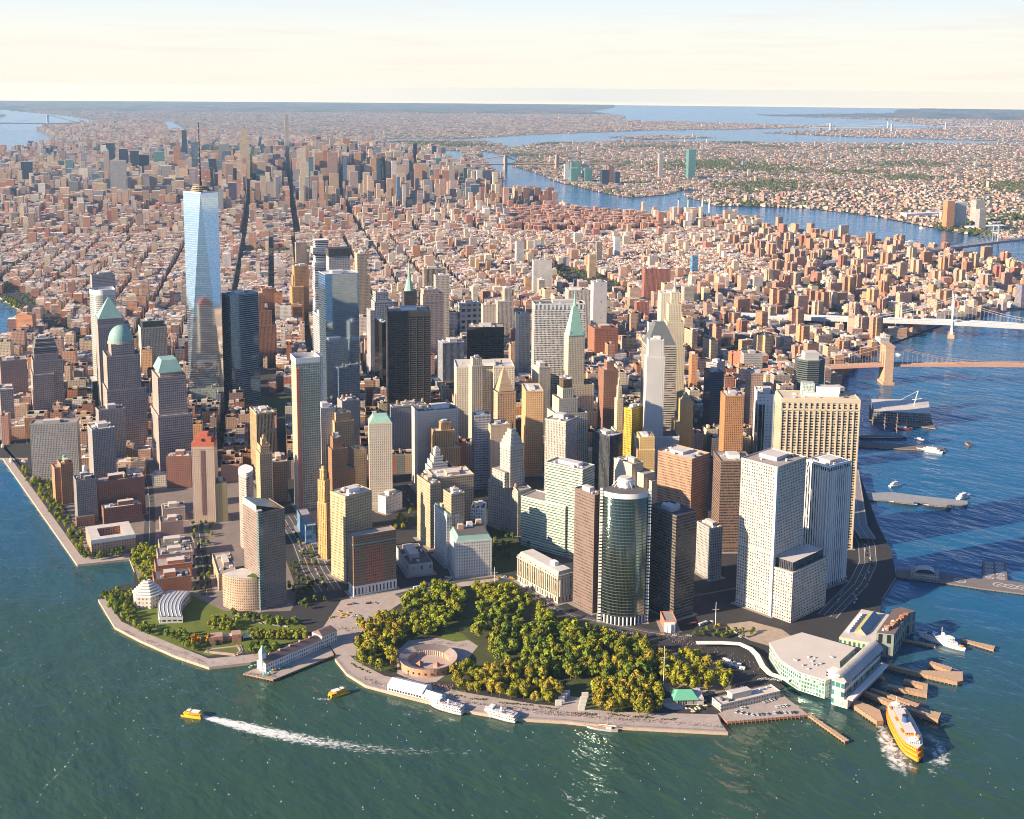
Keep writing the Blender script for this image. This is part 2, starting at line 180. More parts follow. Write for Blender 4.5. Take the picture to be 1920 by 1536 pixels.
('office_building','building','blue shaded boxy block with recessed dark windows behind bronze slab',1162.3,1334.5,118.0,50.3,40.0,95.0,'bluebox',{}),
('office_building','building','ribbed cream and blue shaded stepped block behind the bronze slab',1192.7,1239.9,118.0,38.6,36.0,110.0,'limerib',{'t':[[-0.5,0.5,-0.5,0.5,0,None],[-0.05,0.4,-0.3,0.3,0,140]]}),
('office_tower','tower','dark brown banded tower between brown granite tower and pale gridded tower',543.6,37.4,128.0,43.0,44.0,128.0,'brownband',{}),
('office_tower','tower','dark octagonal glass tower with grey roof box by the river bridge',1076.8,291.6,128.0,48.5,44.0,145.0,'darkoct',{'sp':'oct'}),
('office_tower','tower','dark blue slanted-top glass tower between spire and brown deco tower',903.6,365.5,121.6,23.0,35.1,135.0,'darkglass',{}),
('office_building','tower','red brown deco tower with lit orange stepped front',780.4,227.6,128.0,30.0,32.0,140.0,'orangedeco',{}),
('office_tower','tower','brick and grey ribbed split slab right of orange deco tower',967.7,327.9,128.0,23.9,30.0,130.0,'splitslab',{}),
('office_building','tower','white roofed pale block beside the cream pier slab',903.2,257.4,135.7,26.2,57.0,120.0,'whiteplain',{}),
('office_tower','tower','white framed black glass block with slanted roof deck left of pier slab',891.5,244.6,128.0,30.4,21.3,105.0,'whiteframe',{}),
('office_building','tower','brick tower with balconies left of the dark slanted glass tower',1131.5,601.3,128.0,12.0,26.0,95.0,'orangebrick',{}),
('office_tower','tower','grey banded block with roof plant behind the dark slanted glass tower',1106.2,524.8,78.5,34.1,23.1,95.0,'greyband',{}),
('hospital_block','building','dark grey stepped block at bridge foot beside pink brick towers',1362.6,635.2,128.0,40.2,30.0,60.0,'greyband',{}),
('office_building','building','grey stone shaded block right of the black banded tower',443.5,-7.7,105.1,17.4,31.2,69.2,'greystone',{}),
('shrine_house','building','small red brick house with white curved column porch under black tower',288.9,-76.8,128.0,13.9,26.0,14.2,'brickhouse',{'sp':'porch'}),
('station_building','building','white roofed long low ferry office beside the pier parking lot',213.6,-246.9,106.9,71.5,16.0,9.6,'whitelow',{}),
('office_tower','tower','tall tan stepped midtown tower with a slender mast',2704.8,5109.8,119,50.8,50.8,320,'tantall',{'t':[[-0.5,0.5,-0.5,0.5,0,320],[-0.35,0.35,-0.35,0.35,0,360],[-0.2,0.2,-0.2,0.2,0,381],[-0.75,0.75,-0.8,0.8,0,110]],'cr':['spire',381,443,0.08,0,'slate',0,0],'far':1}),
('apartment_tower','tower','pencil thin pale gridded tower tallest on the midtown skyline',3692.6,6285.6,119,24.7,24.7,426,'palegrid',{'far':1}),
('office_tower','tower','broad grey octagonal slab tower in the midtown cluster',3376.1,5533.0,119,75.6,40.0,246,'greyslab',{'far':1}),
('office_tower','tower','broad grey slab with dark frame on the west side of midtown',1988.5,5127.4,119,77.8,40.0,229,'greyslab2',{'far':1}),
('office_tower','tower','pink stone tower with teal pyramid tip in midtown',2405.8,6213.8,119,31.4,31.4,220,'pinkpunch',{'cr':['pyramid',220,240,0.45,0.02,'teal',0,0],'far':1}),
('office_tower','tower','dark blue glass slab on the far left of midtown',2005.0,6410.0,119,63.0,30.0,160,'darkglass',{'far':1}),
('office_tower','tower','crystalline pale glass tower with a spire in midtown',2677.3,5618.7,119,45.9,45.9,290,'mirror',{'cr':['spire',290,366,0.06,0,'slate',0,0],'far':1}),
('office_tower','tower','wide brown grey slab beside the tan stepped midtown tower',3290.6,6404.2,119,67.3,40.0,230,'greyslab',{'far':1}),
('clock_tower','tower','slim cream tower with pointed gold top before the midtown cluster',2483.7,4187.8,119,17.7,17.7,180,'creampunch',{'cr':['pyramid',180,213,0.5,0.03,'tanstone',0,0],'far':1}),
('apartment_tower','tower','slim dark tower with crane right of the cream clock tower',2726.6,4438.4,119,21.1,21.1,188,'darkglass',{'far':1}),
('apartment_tower','tower','slim black slab tower nearest the river end of midtown',4026.9,5319.9,119,23.0,24.0,262,'blackglass',{'far':1}),
('office_tower','tower','dark blue slab beside the black river end tower',3600.7,5185.5,119,57.6,40.0,150,'darkglass',{'far':1}),
('office_tower','tower','dark flat slab below the teal glass midtown tower',3956.7,5886.7,119,63.5,40.0,200,'darkglass',{'far':1}),
('office_tower','tower','white slant-topped tower in the east midtown cluster',3847.8,5977.9,119,39.4,39.4,279,'palegrid',{'far':1}),
('office_tower','tower','pale grey tower left of the white slant-topped tower',4135.9,6507.8,119,39.0,39.0,240,'greyslab2',{'far':1}),
('office_tower','tower','teal glass tower below the white slant-topped tower',3841.2,5957.5,119,33.2,33.2,200,'tealglass',{'far':1}),
('apartment_tower','tower','brown ribbed apartment tower by the east river',3747.5,4844.9,119,66.9,40.0,150,'tanrib',{'far':1}),
('office_tower','tower','tall pointed steel crowned tower in east midtown',3240.3,4975.1,119,23.4,23.4,260,'palegrid',{'cr':['spire',260,319,0.4,0,'slate',0,0],'far':1}),
('office_tower','tower','dark teal slab right edge of midtown by the river',4787.1,6095.1,119,29.4,24.0,200,'darkglass',{'far':1}),
('apartment_tower','tower','cream hospital tower at the river bank in front of the island',4337.4,5359.8,119,32.5,32.5,130,'creampunch',{'far':1}),
('apartment_tower','tower','brown brick tower beside the cream hospital tower',4022.8,4927.2,119,46.9,46.9,120,'brickgrid',{'far':1}),
('office_tower','tower','golden ribbed tower right of the slim dark crane tower',3057.3,4866.7,119,43.1,43.1,170,'gold',{'far':1}),
('office_tower','tower','black glass tower standing among the tan midtown towers',3906.6,8161.7,119,37.3,37.3,260,'darkglass',{'far':1}),
('office_tower','tower','broad stone block below the teal pyramid midtown tower',2555.6,5756.1,119,70.9,70.9,150,'greyslab2',{'far':1}),
('apartment_tower','tower','leftmost brown brick river tower, alone to the left',3536.6,3743.6,119,34.8,34.8,112,'brickgrid',{'far':1}),
('apartment_tower','tower','middle brown brick river tower with lit front',3583.6,3710.3,119,34.8,34.8,112,'brickgrid',{'far':1}),
('apartment_tower','tower','rightmost brown brick river tower',3637.4,3672.2,119,34.9,34.9,112,'brickgrid',{'far':1}),
('office_tower','tower','green glass tower tallest on the far river bank',5936.8,4688.9,119,51.0,51.0,203,'tealglass',{'far':1}),
('apartment_tower','tower','slim pale tower left of the green glass far bank tower',5808.0,4852.3,119,28.7,28.7,170,'palegrid',{'far':1}),
('apartment_tower','tower','white slab at the left end of far bank glass cluster',5092.2,5052.9,119,27.5,27.5,110,'white',{'far':1}),
('apartment_tower','tower','squat teal block in far bank glass cluster',5024.0,4911.6,119,48.0,48.0,95,'tealglass',{'far':1}),
('apartment_tower','tower','tall teal block behind squat one in far bank cluster',5287.0,5185.6,119,37.6,37.6,115,'tealglass',{'far':1}),
('apartment_tower','tower','pale green slab in the far bank glass cluster',5370.2,5144.8,119,40.9,40.9,118,'palegrid',{'far':1}),
('apartment_tower','tower','teal block front centre of the far bank cluster',5101.1,4860.0,119,48.1,48.1,95,'tealglass',{'far':1}),
('apartment_tower','tower','grey slab right in the far bank cluster',5077.7,4681.0,119,47.3,47.3,95,'darkglass',{'far':1}),
('apartment_tower','tower','reddish tower right in the far bank cluster',5157.9,4706.3,119,35.8,35.8,115,'brickgrid',{'far':1}),
('apartment_tower','tower','dark slab at right end of the far bank cluster',5103.1,4595.7,119,29.4,29.4,85,'darkglass',{'far':1}),
('apartment_tower','tower','narrow teal slab between the tall blocks of far bank cluster',5310.4,5157.2,119,28.2,28.2,112,'tealglass',{'far':1}),
('apartment_tower','tower','orange brick tower on the far bank at the right',4430.0,1905.2,119,36.7,36.7,130,'orangebrick',{'far':1}),
('apartment_tower','tower','pale ribbed tower in front of the orange far bank tower',4516.0,1908.1,119,52.5,52.5,118,'palecol',{'far':1}),
('apartment_tower','tower','grey tower right of the pale ribbed far bank tower',4786.1,1956.7,119,45.6,45.6,110,'palegrid',{'far':1}),
('apartment_tower','tower','slim grey latticed tower on far bank at the right',4467.2,1770.4,119,32.2,32.2,100,'greyband',{'far':1}),
('office_tower','tower','dark red glass block on the far left of midtown, right of the dark blue slab',2045.6,6088.9,119,33.2,33.2,120,'brickgrid',{'far':1}),
('office_tower','tower','pale blue glass tower left of the broad grey framed slab',2336.3,6596.7,119,35.7,35.7,150,'tealglass',{'far':1}),
('office_tower','tower','pink brown tower above the dark red glass block',2424.3,7112.3,119,41.1,41.1,150,'creampunch',{'far':1}),
('office_tower','tower','dark blue lattice block beside the pink teal tipped tower',3050.4,7604.1,119,58.0,58.0,200,'darkglass',{'far':1}),
('office_tower','tower','steel blue diagonal braced tower behind the broad grey framed slab',2683.2,6589.1,119,51.3,51.3,210,'darkglass',{'far':1}),
('office_tower','tower','flat dark teal block right of the braced tower',2825.4,6735.6,119,52.5,52.5,190,'darkglass',{'far':1}),
('office_tower','tower','bluish dark twin block in west midtown',2814.7,6575.4,119,60.7,60.7,170,'darkglass',{'far':1}),
('office_tower','tower','wide dim teal slab left of the mast of the tallest tower',2810.0,6354.0,119,59.2,59.2,200,'tealglass',{'far':1}),
('office_tower','tower','orange topped tower close left of the tallest tower mast',3029.1,6551.1,119,42.8,42.8,220,'orangebrick',{'far':1}),
('office_tower','tower','dark navy block right of the tallest tower mast',2971.7,5972.6,119,48.7,48.7,170,'darkglass',{'far':1}),
('office_tower','tower','dark blue tower just left of the tan stepped midtown tower',3594.3,6780.2,119,32.3,32.3,190,'darkglass',{'far':1}),
('office_tower','tower','navy tower right of the tan stepped midtown tower',3621.1,6517.9,119,41.0,41.0,200,'darkglass',{'far':1}),
('office_tower','tower','wide navy block left of the pencil thin tower',3351.9,5941.1,119,43.8,43.8,190,'darkglass',{'far':1}),
('office_tower','tower','black topped tower between pencil thin tower and octagonal slab',3707.7,6193.0,119,33.7,33.7,190,'darkglass',{'far':1}),
('office_tower','tower','deep blue block below the pale grey midtown tower',3541.1,5606.7,119,40.0,40.0,170,'darkglass',{'far':1}),
('office_tower','tower','grey blue slab below the dark flat slab',3396.4,5138.1,119,40.3,40.3,150,'greyslab',{'far':1}),
('office_tower','tower','narrow navy tower right of the grey blue slab',3622.4,5355.6,119,28.0,28.0,160,'darkglass',{'far':1}),
('office_tower','tower','dark plum tower in east midtown near the river',3976.3,5621.3,119,23.6,23.6,180,'darkglass',{'far':1}),
('office_tower','tower','light blue tower before the slim black slab tower',4487.5,6130.0,119,28.9,28.9,150,'greyslab2',{'far':1}),
('office_tower','tower','dark leaf-shaped low tower beside the slim black slab tower',4181.2,5610.0,119,38.9,38.9,140,'darkglass',{'far':1}),
('construction_tower','tower','small tower wrapped in bright blue netting among the low east side roofs',2402.7,1671.5,119,19.6,19.6,75,'bluewrap',{'far':1}),
('apartment_tower','tower','grey and white banded tower rising from low roofs left of centre right',2087.4,2180.3,119,26.3,26.3,95,'palecol',{'far':1}),
('apartment_tower','tower','white stepped tower in the low roofs beyond the red twin towers',2518.8,2132.2,119,21.4,21.4,85,'white',{'far':1}),
('apartment_tower','tower','tan tower before the red twin towers far low roofs',2118.1,1862.1,119,23.6,23.6,80,'tanpunch',{'far':1}),
('apartment_tower','tower','slim white and black tower beyond the dark green park strip',2352.4,2060.6,119,19.0,19.0,85,'darkstripe',{'far':1}),
]
PL={
'manhattan':[(-67.5,855.1),(23.7,1468.5),(-30.3,1146.8),(-56.8,1072.3),(-22.2,1043.3),(-33.2,1014.2),(-53.4,1069.5),(-148.7,539.7),(-89.3,515.5),(-102.7,472.5),(-122.5,433.1),(-131.4,440.8),(-151.8,436.5),(-174.2,417.7),(-192.3,331.2),(-186.0,280.4),(-173.9,218.2),(-159.6,171.4),(-120.6,152.6),(-66.7,143.4),(-26.4,143.8),(-21.0,139.2),(-47.5,101.6),(-57.4,64.6),(-57.5,30.5),(-40.0,-14.5),(-16.4,-70.9),(11.8,-118.8),(47.1,-157.3),(75.1,-194.9),(150.6,-274.5),(159.1,-259.1),(185.0,-236.8),(270.9,-251.4),(273.4,-222.3),(305.7,-225.9),(307.3,-297.8),(379.7,-289.3),(455.6,-241.3),(549.2,-193.0),(621.6,-166.9),(691.4,-117.8),(777.0,-41.9),(879.3,41.3),(1033.5,165.9),(1201.5,287.5),(1321.6,391.3),(1467.9,502.9),(1952.6,670.1),(2286.6,716.7),(2484.9,708.8),(2710.7,690.4),(2953.3,688.5),(3392,800),(3586,1299),(3730,1855),(3865,2632),(3628,3298),(3645,3687),(3924,4353),(4599,5464),(5105,6352),(6329,7962),(6329,8851),(7341,10183),(7425,11072),(7088,12404),(6961,14625),(7763,16291),(8944,18845),(7932,19511),(7172,18068),(5864,16291),(4810,12960),(3713,10739),(1856,7629),(1055,5963),(675,4298),(548.5,2965.0),(438.8,2132.2),(440.1,2358.9),(301.6,1992.0),(219.4,1882.0),(33.8,1632.4)],
'longisland':[(1772.0,-255.4),(1898.5,133.3),(2447.0,77.7),(3460,-144),(3966,300),(4253,1473),(4310,1741),(4442,2008),(4648,2386),(4682,2522),(4742,2856),(4603,3105),(4473,3276),(4681,3600),(4917,3868),(5229,3978),(5126,4052),(4802,3905),(4668,3868),(4462,3886),(4560,4171),(4963,5019),(5492,5801),(5815,6413),(6793,7407),(7172,8406),(8860,9295),(10294,9295),(10885,8406),(13248,6741),(14682,6297),(13838,8518),(14091,10294),(16201,10516),(19154,10072),(23373,14070),(24217,18512),(30967,18512),(38562,22954),(60500,25175),(119566,27396),(119566,-11471),(9872,-17024)],
'bronx':[(7594,11627),(8860,10739),(10716,11405),(13585,11738),(15357,11405),(18310,11627),(17889,12960),(17467,16291),(19998,18512),(23373,22954),(30124,28507),(36874,35170),(56281,41833),(77376,49606),(128004,55159),(128004,132894),(-7004,132894),(10716,55159),(11138,38501),(9197,23509),(8185,19623),(9197,18956),(7257,14625),(7425,12515)],
'newjersey':[(-1940.7,-366.5),(-759,4076),(422,7407),(3460,12960),(5400,17402),(8269,24065),(9872,38501),(4810,55159),(-15442,132894),(-99822,132894),(-99822,-366)],
'wards':[(7088,8295),(7932,8851),(8607,9961),(8354,10627),(7594,10739),(7425,9961),(6750,9073)],
'rikers':[(10716,9406),(11982,9406),(12066,10294),(10885,10294)],
'roosevelt':[(6190,7501),(5620,6705),(5064,5885),(4591,5166),(4718,5248),(5447,6194),(6295,7337),(7261,8477),(7647,9017),(7112,8568)],
'park_grass':[(-37.2,76.3),(1.8,128.7),(34.8,146.5),(108.1,172.8),(167.2,164.6),(229.4,151.2),(240.4,128.5),(219.3,57.4),(221.9,5.7),(248.3,-78.6),(232.5,-112.8),(140.4,-198.5),(104.4,-188.7),(74.2,-144.5),(40.4,-86.5),(23.7,-39.2),(-32.0,52.4)],
'wagner_grass':[(-163.7,429.5),(-129.7,417.6),(-97.6,411.9),(-83.2,356.7),(-76.8,290.1),(-29.3,220.3),(-27.0,189.9),(-52.5,166.1),(-101.9,173.6),(-147.7,195.8),(-169.0,265.9),(-173.8,343.7)],
'lawn_square':[(-141.5,212.8),(-107.0,196.8),(-112.2,178.8),(-124.9,174.2),(-148.1,205.1)],
'lawn_oval':[(69.8,67.0),(89.1,81.3),(96.6,60.6),(92.3,43.1),(77.2,49.1)],
'plaza_fort':[(39.5,86.0),(65.0,73.5),(91.2,41.8),(89.2,25.0),(64.9,10.2),(46.4,8.8),(22.5,-4.4),(2.1,-11.4),(-12.8,-2.6),(-17.4,29.7),(12.5,72.7)],
'forecourt':[(344.2,-117.1),(371.1,-130.2),(380.8,-168.0),(369.9,-196.8),(334.7,-185.1),(329.6,-162.2),(332.5,-136.4)],
'eastpark':[(191.3,-145.1),(220.4,-123.0),(244.5,-125.9),(258.0,-159.6),(253.9,-198.8),(220.0,-222.2),(191.2,-213.1),(167.8,-181.4)],
'esplanade':[(-47.5,101.6),(-57.4,64.6),(-57.5,30.5),(-40.0,-14.5),(-16.4,-70.9),(11.8,-118.8),(47.1,-157.3),(75.1,-194.9),(150.6,-274.5),(159.1,-259.1),(170.3,-245.4),(96.2,-174.7),(47.1,-111.2),(12.7,-52.4),(-30.6,35.2),(-33.7,81.5),(-29.2,106.2)],
'bpc_walk':[(-53.4,1069.5),(-148.7,539.7),(-89.3,515.5),(-81.1,533.2),(-132.4,566.9),(-43.5,1061.2)],
'wagner_walk':[(-174.2,417.7),(-192.3,331.2),(-186.0,280.4),(-173.9,218.2),(-159.6,171.4),(-120.6,152.6),(-66.7,143.4),(-59.7,154.7),(-110.9,169.4),(-149.9,189.4),(-161.8,242.1),(-173.3,296.6),(-180.2,339.7),(-167.4,411.9)],
'gateplaza':[(-23.2,168.2),(44.9,226.7),(97.8,213.0),(198.9,193.0),(240.4,169.1),(229.4,151.2),(169.3,167.1),(103.2,176.9),(30.1,150.5),(0.9,129.4),(-26.4,91.9),(-40.9,109.4)],
'pier_a_deck':[(-139.2,135.6),(-122.8,103.2),(-42.6,110.4),(-34.7,130.4),(-116.5,139.1)],
'pier_a_house':[(-120.9,138.7),(-121.1,120.0),(-24.3,135.2),(-23.3,150.6)],
'parking_pier':[(171.8,-245.1),(165.6,-261.3),(230.0,-300.5),(237.4,-305.1),(251.4,-264.8),(207.6,-246.2)],
'terminal_roof':[(305.5,-205.9),(280.8,-239.1),(272.8,-267.4),(277.9,-295.7),(301.5,-298.0),(324.6,-280.8),(365.8,-273.1),(353.5,-213.7)],
'terminal_front':[(275.7,-297.1),(284.6,-304.7),(276.3,-319.2),(371.4,-300.2),(378.8,-288.9)],
'stub_tower':[(285.9,-292.4),(287.0,-310.6),(296.4,-309.2),(296.5,-291.8)],
'slip_station':[(383.2,-241.6),(466.7,-215.6),(478.1,-245.6),(420.9,-264.6),(398.1,-277.3)],
'slip_tower':[(408.4,-271.7),(418.4,-287.2),(481.0,-266.5),(492.8,-269.1),(491.1,-252.4),(478.6,-249.4)],
'helipad':[(645.1,-152.8),(622.3,-166.8),(649.6,-216.6),(667.8,-255.1),(696.6,-305.1),(728.4,-289.5),(717.7,-265.8),(696.4,-243.6),(665.4,-182.4)],
'helipad_wing':[(697.1,-244.2),(717.7,-265.8),(774.0,-234.3),(755.5,-212.2)],
'slip0':[(384.8,-292.1),(395.1,-324.0),(410.4,-367.8),(417.7,-370.0),(436.1,-359.2),(402.4,-326.1),(388.9,-291.2)],
'slip1':[(346.1,-324.6),(361.5,-361.3),(382.5,-349.9),(375.4,-327.7),(370.1,-329.2),(374.5,-349.0),(366.4,-353.8),(351.2,-323.0)],
'slip2':[(316.0,-314.4),(316.1,-343.2),(322.3,-396.1),(337.0,-390.7),(333.4,-382.2),(327.1,-385.9),(322.3,-341.0),(320.9,-312.8)],
'slip3':[(327.7,-316.7),(329.3,-369.4),(337.3,-367.0),(331.2,-317.7)],
'slip4':[(292.9,-310.0),(284.2,-327.0),(274.4,-358.4),(280.3,-361.7),(295.8,-348.0),(297.3,-334.5),(296.4,-309.2)],
'slip5':[(237.9,-301.9),(221.4,-357.5),(226.6,-358.6),(241.1,-302.9)],
'slip6':[(511.2,-315.4),(514.9,-353.0),(526.0,-348.8),(516.0,-316.1)],
'slip7':[(461.1,-272.4),(473.6,-306.3),(478.6,-303.7),(463.9,-271.6)],
'slip8':[(427.6,-324.5),(426.5,-351.0),(436.5,-347.0),(432.9,-324.7)],
'pier17':[(1265.0,283.1),(1305.6,171.1),(1379.0,225.7),(1442.2,270.9),(1361.4,344.8)],
'pier17_house':[(1266.6,275.6),(1327.5,194.5),(1421.7,254.7),(1340.7,328.6)],
'pier16':[(1095.7,196.0),(1186.1,83.7),(1204.9,99.4),(1126.4,213.3)],
'pier11':[(882.8,46.6),(857.4,27.2),(949.6,-85.1),(969.7,-75.6),(933.2,-9.6),(919.2,21.5)],
'fdr':[(444.7,-213.3),(468.3,-204.8),(593.2,-154.0),(691.1,-92.0),(759.4,-27.0),(845.0,37.6),(868.3,34.2),(777.0,-41.9),(659.2,-139.9),(563.6,-184.0)],
'westst':[(7.3,279.6),(74.0,201.8),(132.5,356.8),(179.7,537.0),(296.5,823.9),(478.4,1091.1),(751.3,1666.2),(711.6,1698.6),(383.3,1066.7),(209.0,708.3),(104.5,485.4),(35.2,343.7)],
'memorial':[(368.1,1079.3),(417.0,989.4),(528.7,945.7),(604.9,1097.0),(495.3,1159.4),(407.3,1150.1)],
'stuytown':[(2697.5,2971.9),(3426,3724),(3651,3455),(3608,2951),(3306,2632),(2985.6,2751.9)],
'les':[(1187.2,673.7),(1476.0,913.8),(2251.8,1257.9),(2806.8,1675.0),(3035,2048),(3847,2486),(4009,2228),(3643,1477),(3654,1185),(2728.3,699.0),(2342.9,740.9),(1964.3,677.4),(1553.8,561.2),(1345.3,604.1)],
'columbuspark':[(2031.4,1970.3),(1838.5,1649.8),(1839.6,1413.2),(2025.2,1563.3),(2197.9,1914.1),(2261.8,2187.3)],
'bowling':[(338.1,287.5),(380.5,251.6),(288.5,151.4),(232.1,164.7)],
'churchyard':[(605.2,985.9),(619.5,974.0),(531.3,846.2),(516.5,858.6)],
'westland':[(651,3062),(576.8,2598.6),(445.3,1915.7),(414.1,1782.5),(376.5,1813.3),(451.7,2269.9),(506.3,2655.1)],
}
PT={'fort': (21.0, 26.3), 'taxi1': [(-226.1, 101.0), (-214.0, 83.7)], 'taxi1b': (-210.7, 72.6), 'taxi2': [(-73.5, 35.1), (-98.6, 37.3)], 'boat1': [(-29.3, -41.2), (-16.1, -78.1)], 'boat2': [(0.2, -86.5), (14.1, -124.8)], 'schooner': [(57.7, -174.5), (76.5, -201.4)], 'ferry': [(240.2, -423.5), (313.1, -349.8)], 'coastboat': (491.9, -308.6), 'tent0': (-47.3, 6.6), 'tent1': (-24.2, -39.8), 'tent_back': (-9.7, -10.6), 'restaurant': (167.0, -207.0), 'flagpole': (177.7, -168.3), 'pole2': (211.0, 138.1), 'pole3': (328.2, -113.7), 'tallship': [(1215.4, 174.2), (1144.6, 233.4)], 'tallship2': (1254.9, 243.0), 'yacht_pier': (1171.8, 107.1), 'smallboat': (955.8, 37.7), 'barge': [(1262.6, 90.7), (1253.3, 72.6)], 'ped': (898.0, -186.8), 'bk_tower': (1564.4, 435.7), 'mh_tower': (2137.5, 605.6), 'wb_tower': (3847.2, 1378.3), 'anch': (2070.8, 843.2), 'coast': [(494.1, -331.6), (493.0, -276.9)], 'yacht': [(1164.2, 126.0), (1176.3, 82.7)], 'small': [(972.7, 33.9), (941.4, 42.9)], 'shuttle': [(1016.9, -61.4), (955.1, -58.5)], 'lightship': [(1235.4, 230.8), (1280.8, 192.9)], 'dark1': [(875.3, -0.8), (893.9, -32.3)], 'dark2': [(902.2, -42.4), (922.1, -71.8)], 'm1': [(-47.5, 1064.5), (-52.4, 1022.7)], 'm2': [(-30.2, 1050.0), (-36.5, 1016.9)], 'm3': [(-23.4, 1166.3), (-37.7, 1103.8)], 'm4': [(-4.6, 1150.6), (-7.8, 1132.1)], 'm5': [(13.5, 1152.5), (6.9, 1115.7)], 'r1': [(4385.8, 2023.5), (4345.2, 1973.0)], 'r2': [(3850.0, 1760.5), (3873.1, 1742.7)], 'r3': [(1844.1, 581.6), (1835.9, 565.3)], 'sm2': [(1220.4, 165.6), (1228.0, 145.9)], 't0': [(-47.3, 6.6), (-31.0, -31.1)], 't1': [(-31.0, -31.1), (-25.2, -50.5)], 'pen': [(184.4, -161.7), (183.5, -162.4)], 'bk_deck': [(1454.9, 496.5), (1751.1, 226.9)], 'mh_deck': [(1959.9, 945.9), (2166.6, 620.4), (2228.7, 463.3)], 'wb_deck': [(3000.3, 1405.0), (3299.7, 1343.0), (3623.0, 1271.0), (3794.8, 1237.8)]}
WALK=[(270.1, -134.0), (292.1, -152.8), (304.5, -167.1), (303.8, -182.5), (296.3, -197.0), (279.9, -216.8), (271.7, -232.8), (275.2, -255.0)]
WTC=(346.2,1122.2); WTCA=118.0; SAG17=11.3
WGREEN=(.027,.064,.040); WBLUE=(.009,.085,.18)
conv_green=[(166.7, -205.4)]
HEXC=(-134.3, 367.4)
ARCH=(-113.4, 216.1)
PYL=[[(63.7, -130.0), (84.0, -121.0)], [(74.1, -152.0), (95.0, -136.2)]]
WAKE=[(-213.3, 86.5), (-202.9, 65.8), (-191.2, 40.2), (-177.8, 13.4), (-162.4, -14.2), (-144.4, -41.3), (-124.4, -69.3), (-104.6, -92.6), (-77.3, -118.0), (-36.5, -158.2)]
WAKE2=[(-99.4, 33.6), (-107.0, 41.5), (-113.2, 49.1)]
WASH1=[(295.8, -348.0), (269.1, -367.9), (245.5, -391.5), (231.7, -408.7), (214.5, -424.8)]
WASH2=[(302.6, -389.7), (293.3, -412.7), (265.5, -431.4), (233.6, -441.3)]
DRIFT=[(-402.7, 25.3), (-380.3, 59.6), (-352.4, 81.4), (-330.2, 104.9), (-316.6, 125.0), (-298.6, 142.7)]
RAIL=[[-45.6, 103.3], [-55.6, 66.3], [-55.8, 32.1], [-38.7, -12.7], [-15.0, -69.2], [13.2, -117.2], [48.5, -155.8], [76.6, -193.5], [151.8, -272.8]]
LAMPS=[(-49.4, 90.9), (-53.1, 64.5), (-52.8, 39.7), (-48.3, 23.8), (0.4, -58.8), (12.5, -74.8), (23.7, -93.8), (35.7, -111.5), (47.6, -129.1), (59.4, -146.6), (71.1, -163.9), (40.6, -130.4), (50.2, -144.1), (60.7, -156.8), (71.2, -169.4), (83.7, -183.7), (94.1, -196.2), (104.4, -208.6), (114.7, -221.0), (125.0, -233.4), (135.2, -245.7), (146.5, -257.1), (-175.7, 402.7), (-184.4, 363.6), (-192.8, 326.4), (-188.8, 299.2), (-184.9, 272.6), (-181.0, 246.7), (-176.6, 222.9), (-172.2, 199.6), (-164.8, 182.7), (-155.2, 170.2), (-138.7, 164.5), (-124.2, 160.6), (-64.4, 1021.2), (-78.2, 949.9), (-91.1, 882.8), (-103.3, 819.5), (-114.8, 759.8), (-124.0, 707.8), (-132.7, 658.2), (-139.4, 615.0), (-144.3, 577.4)]
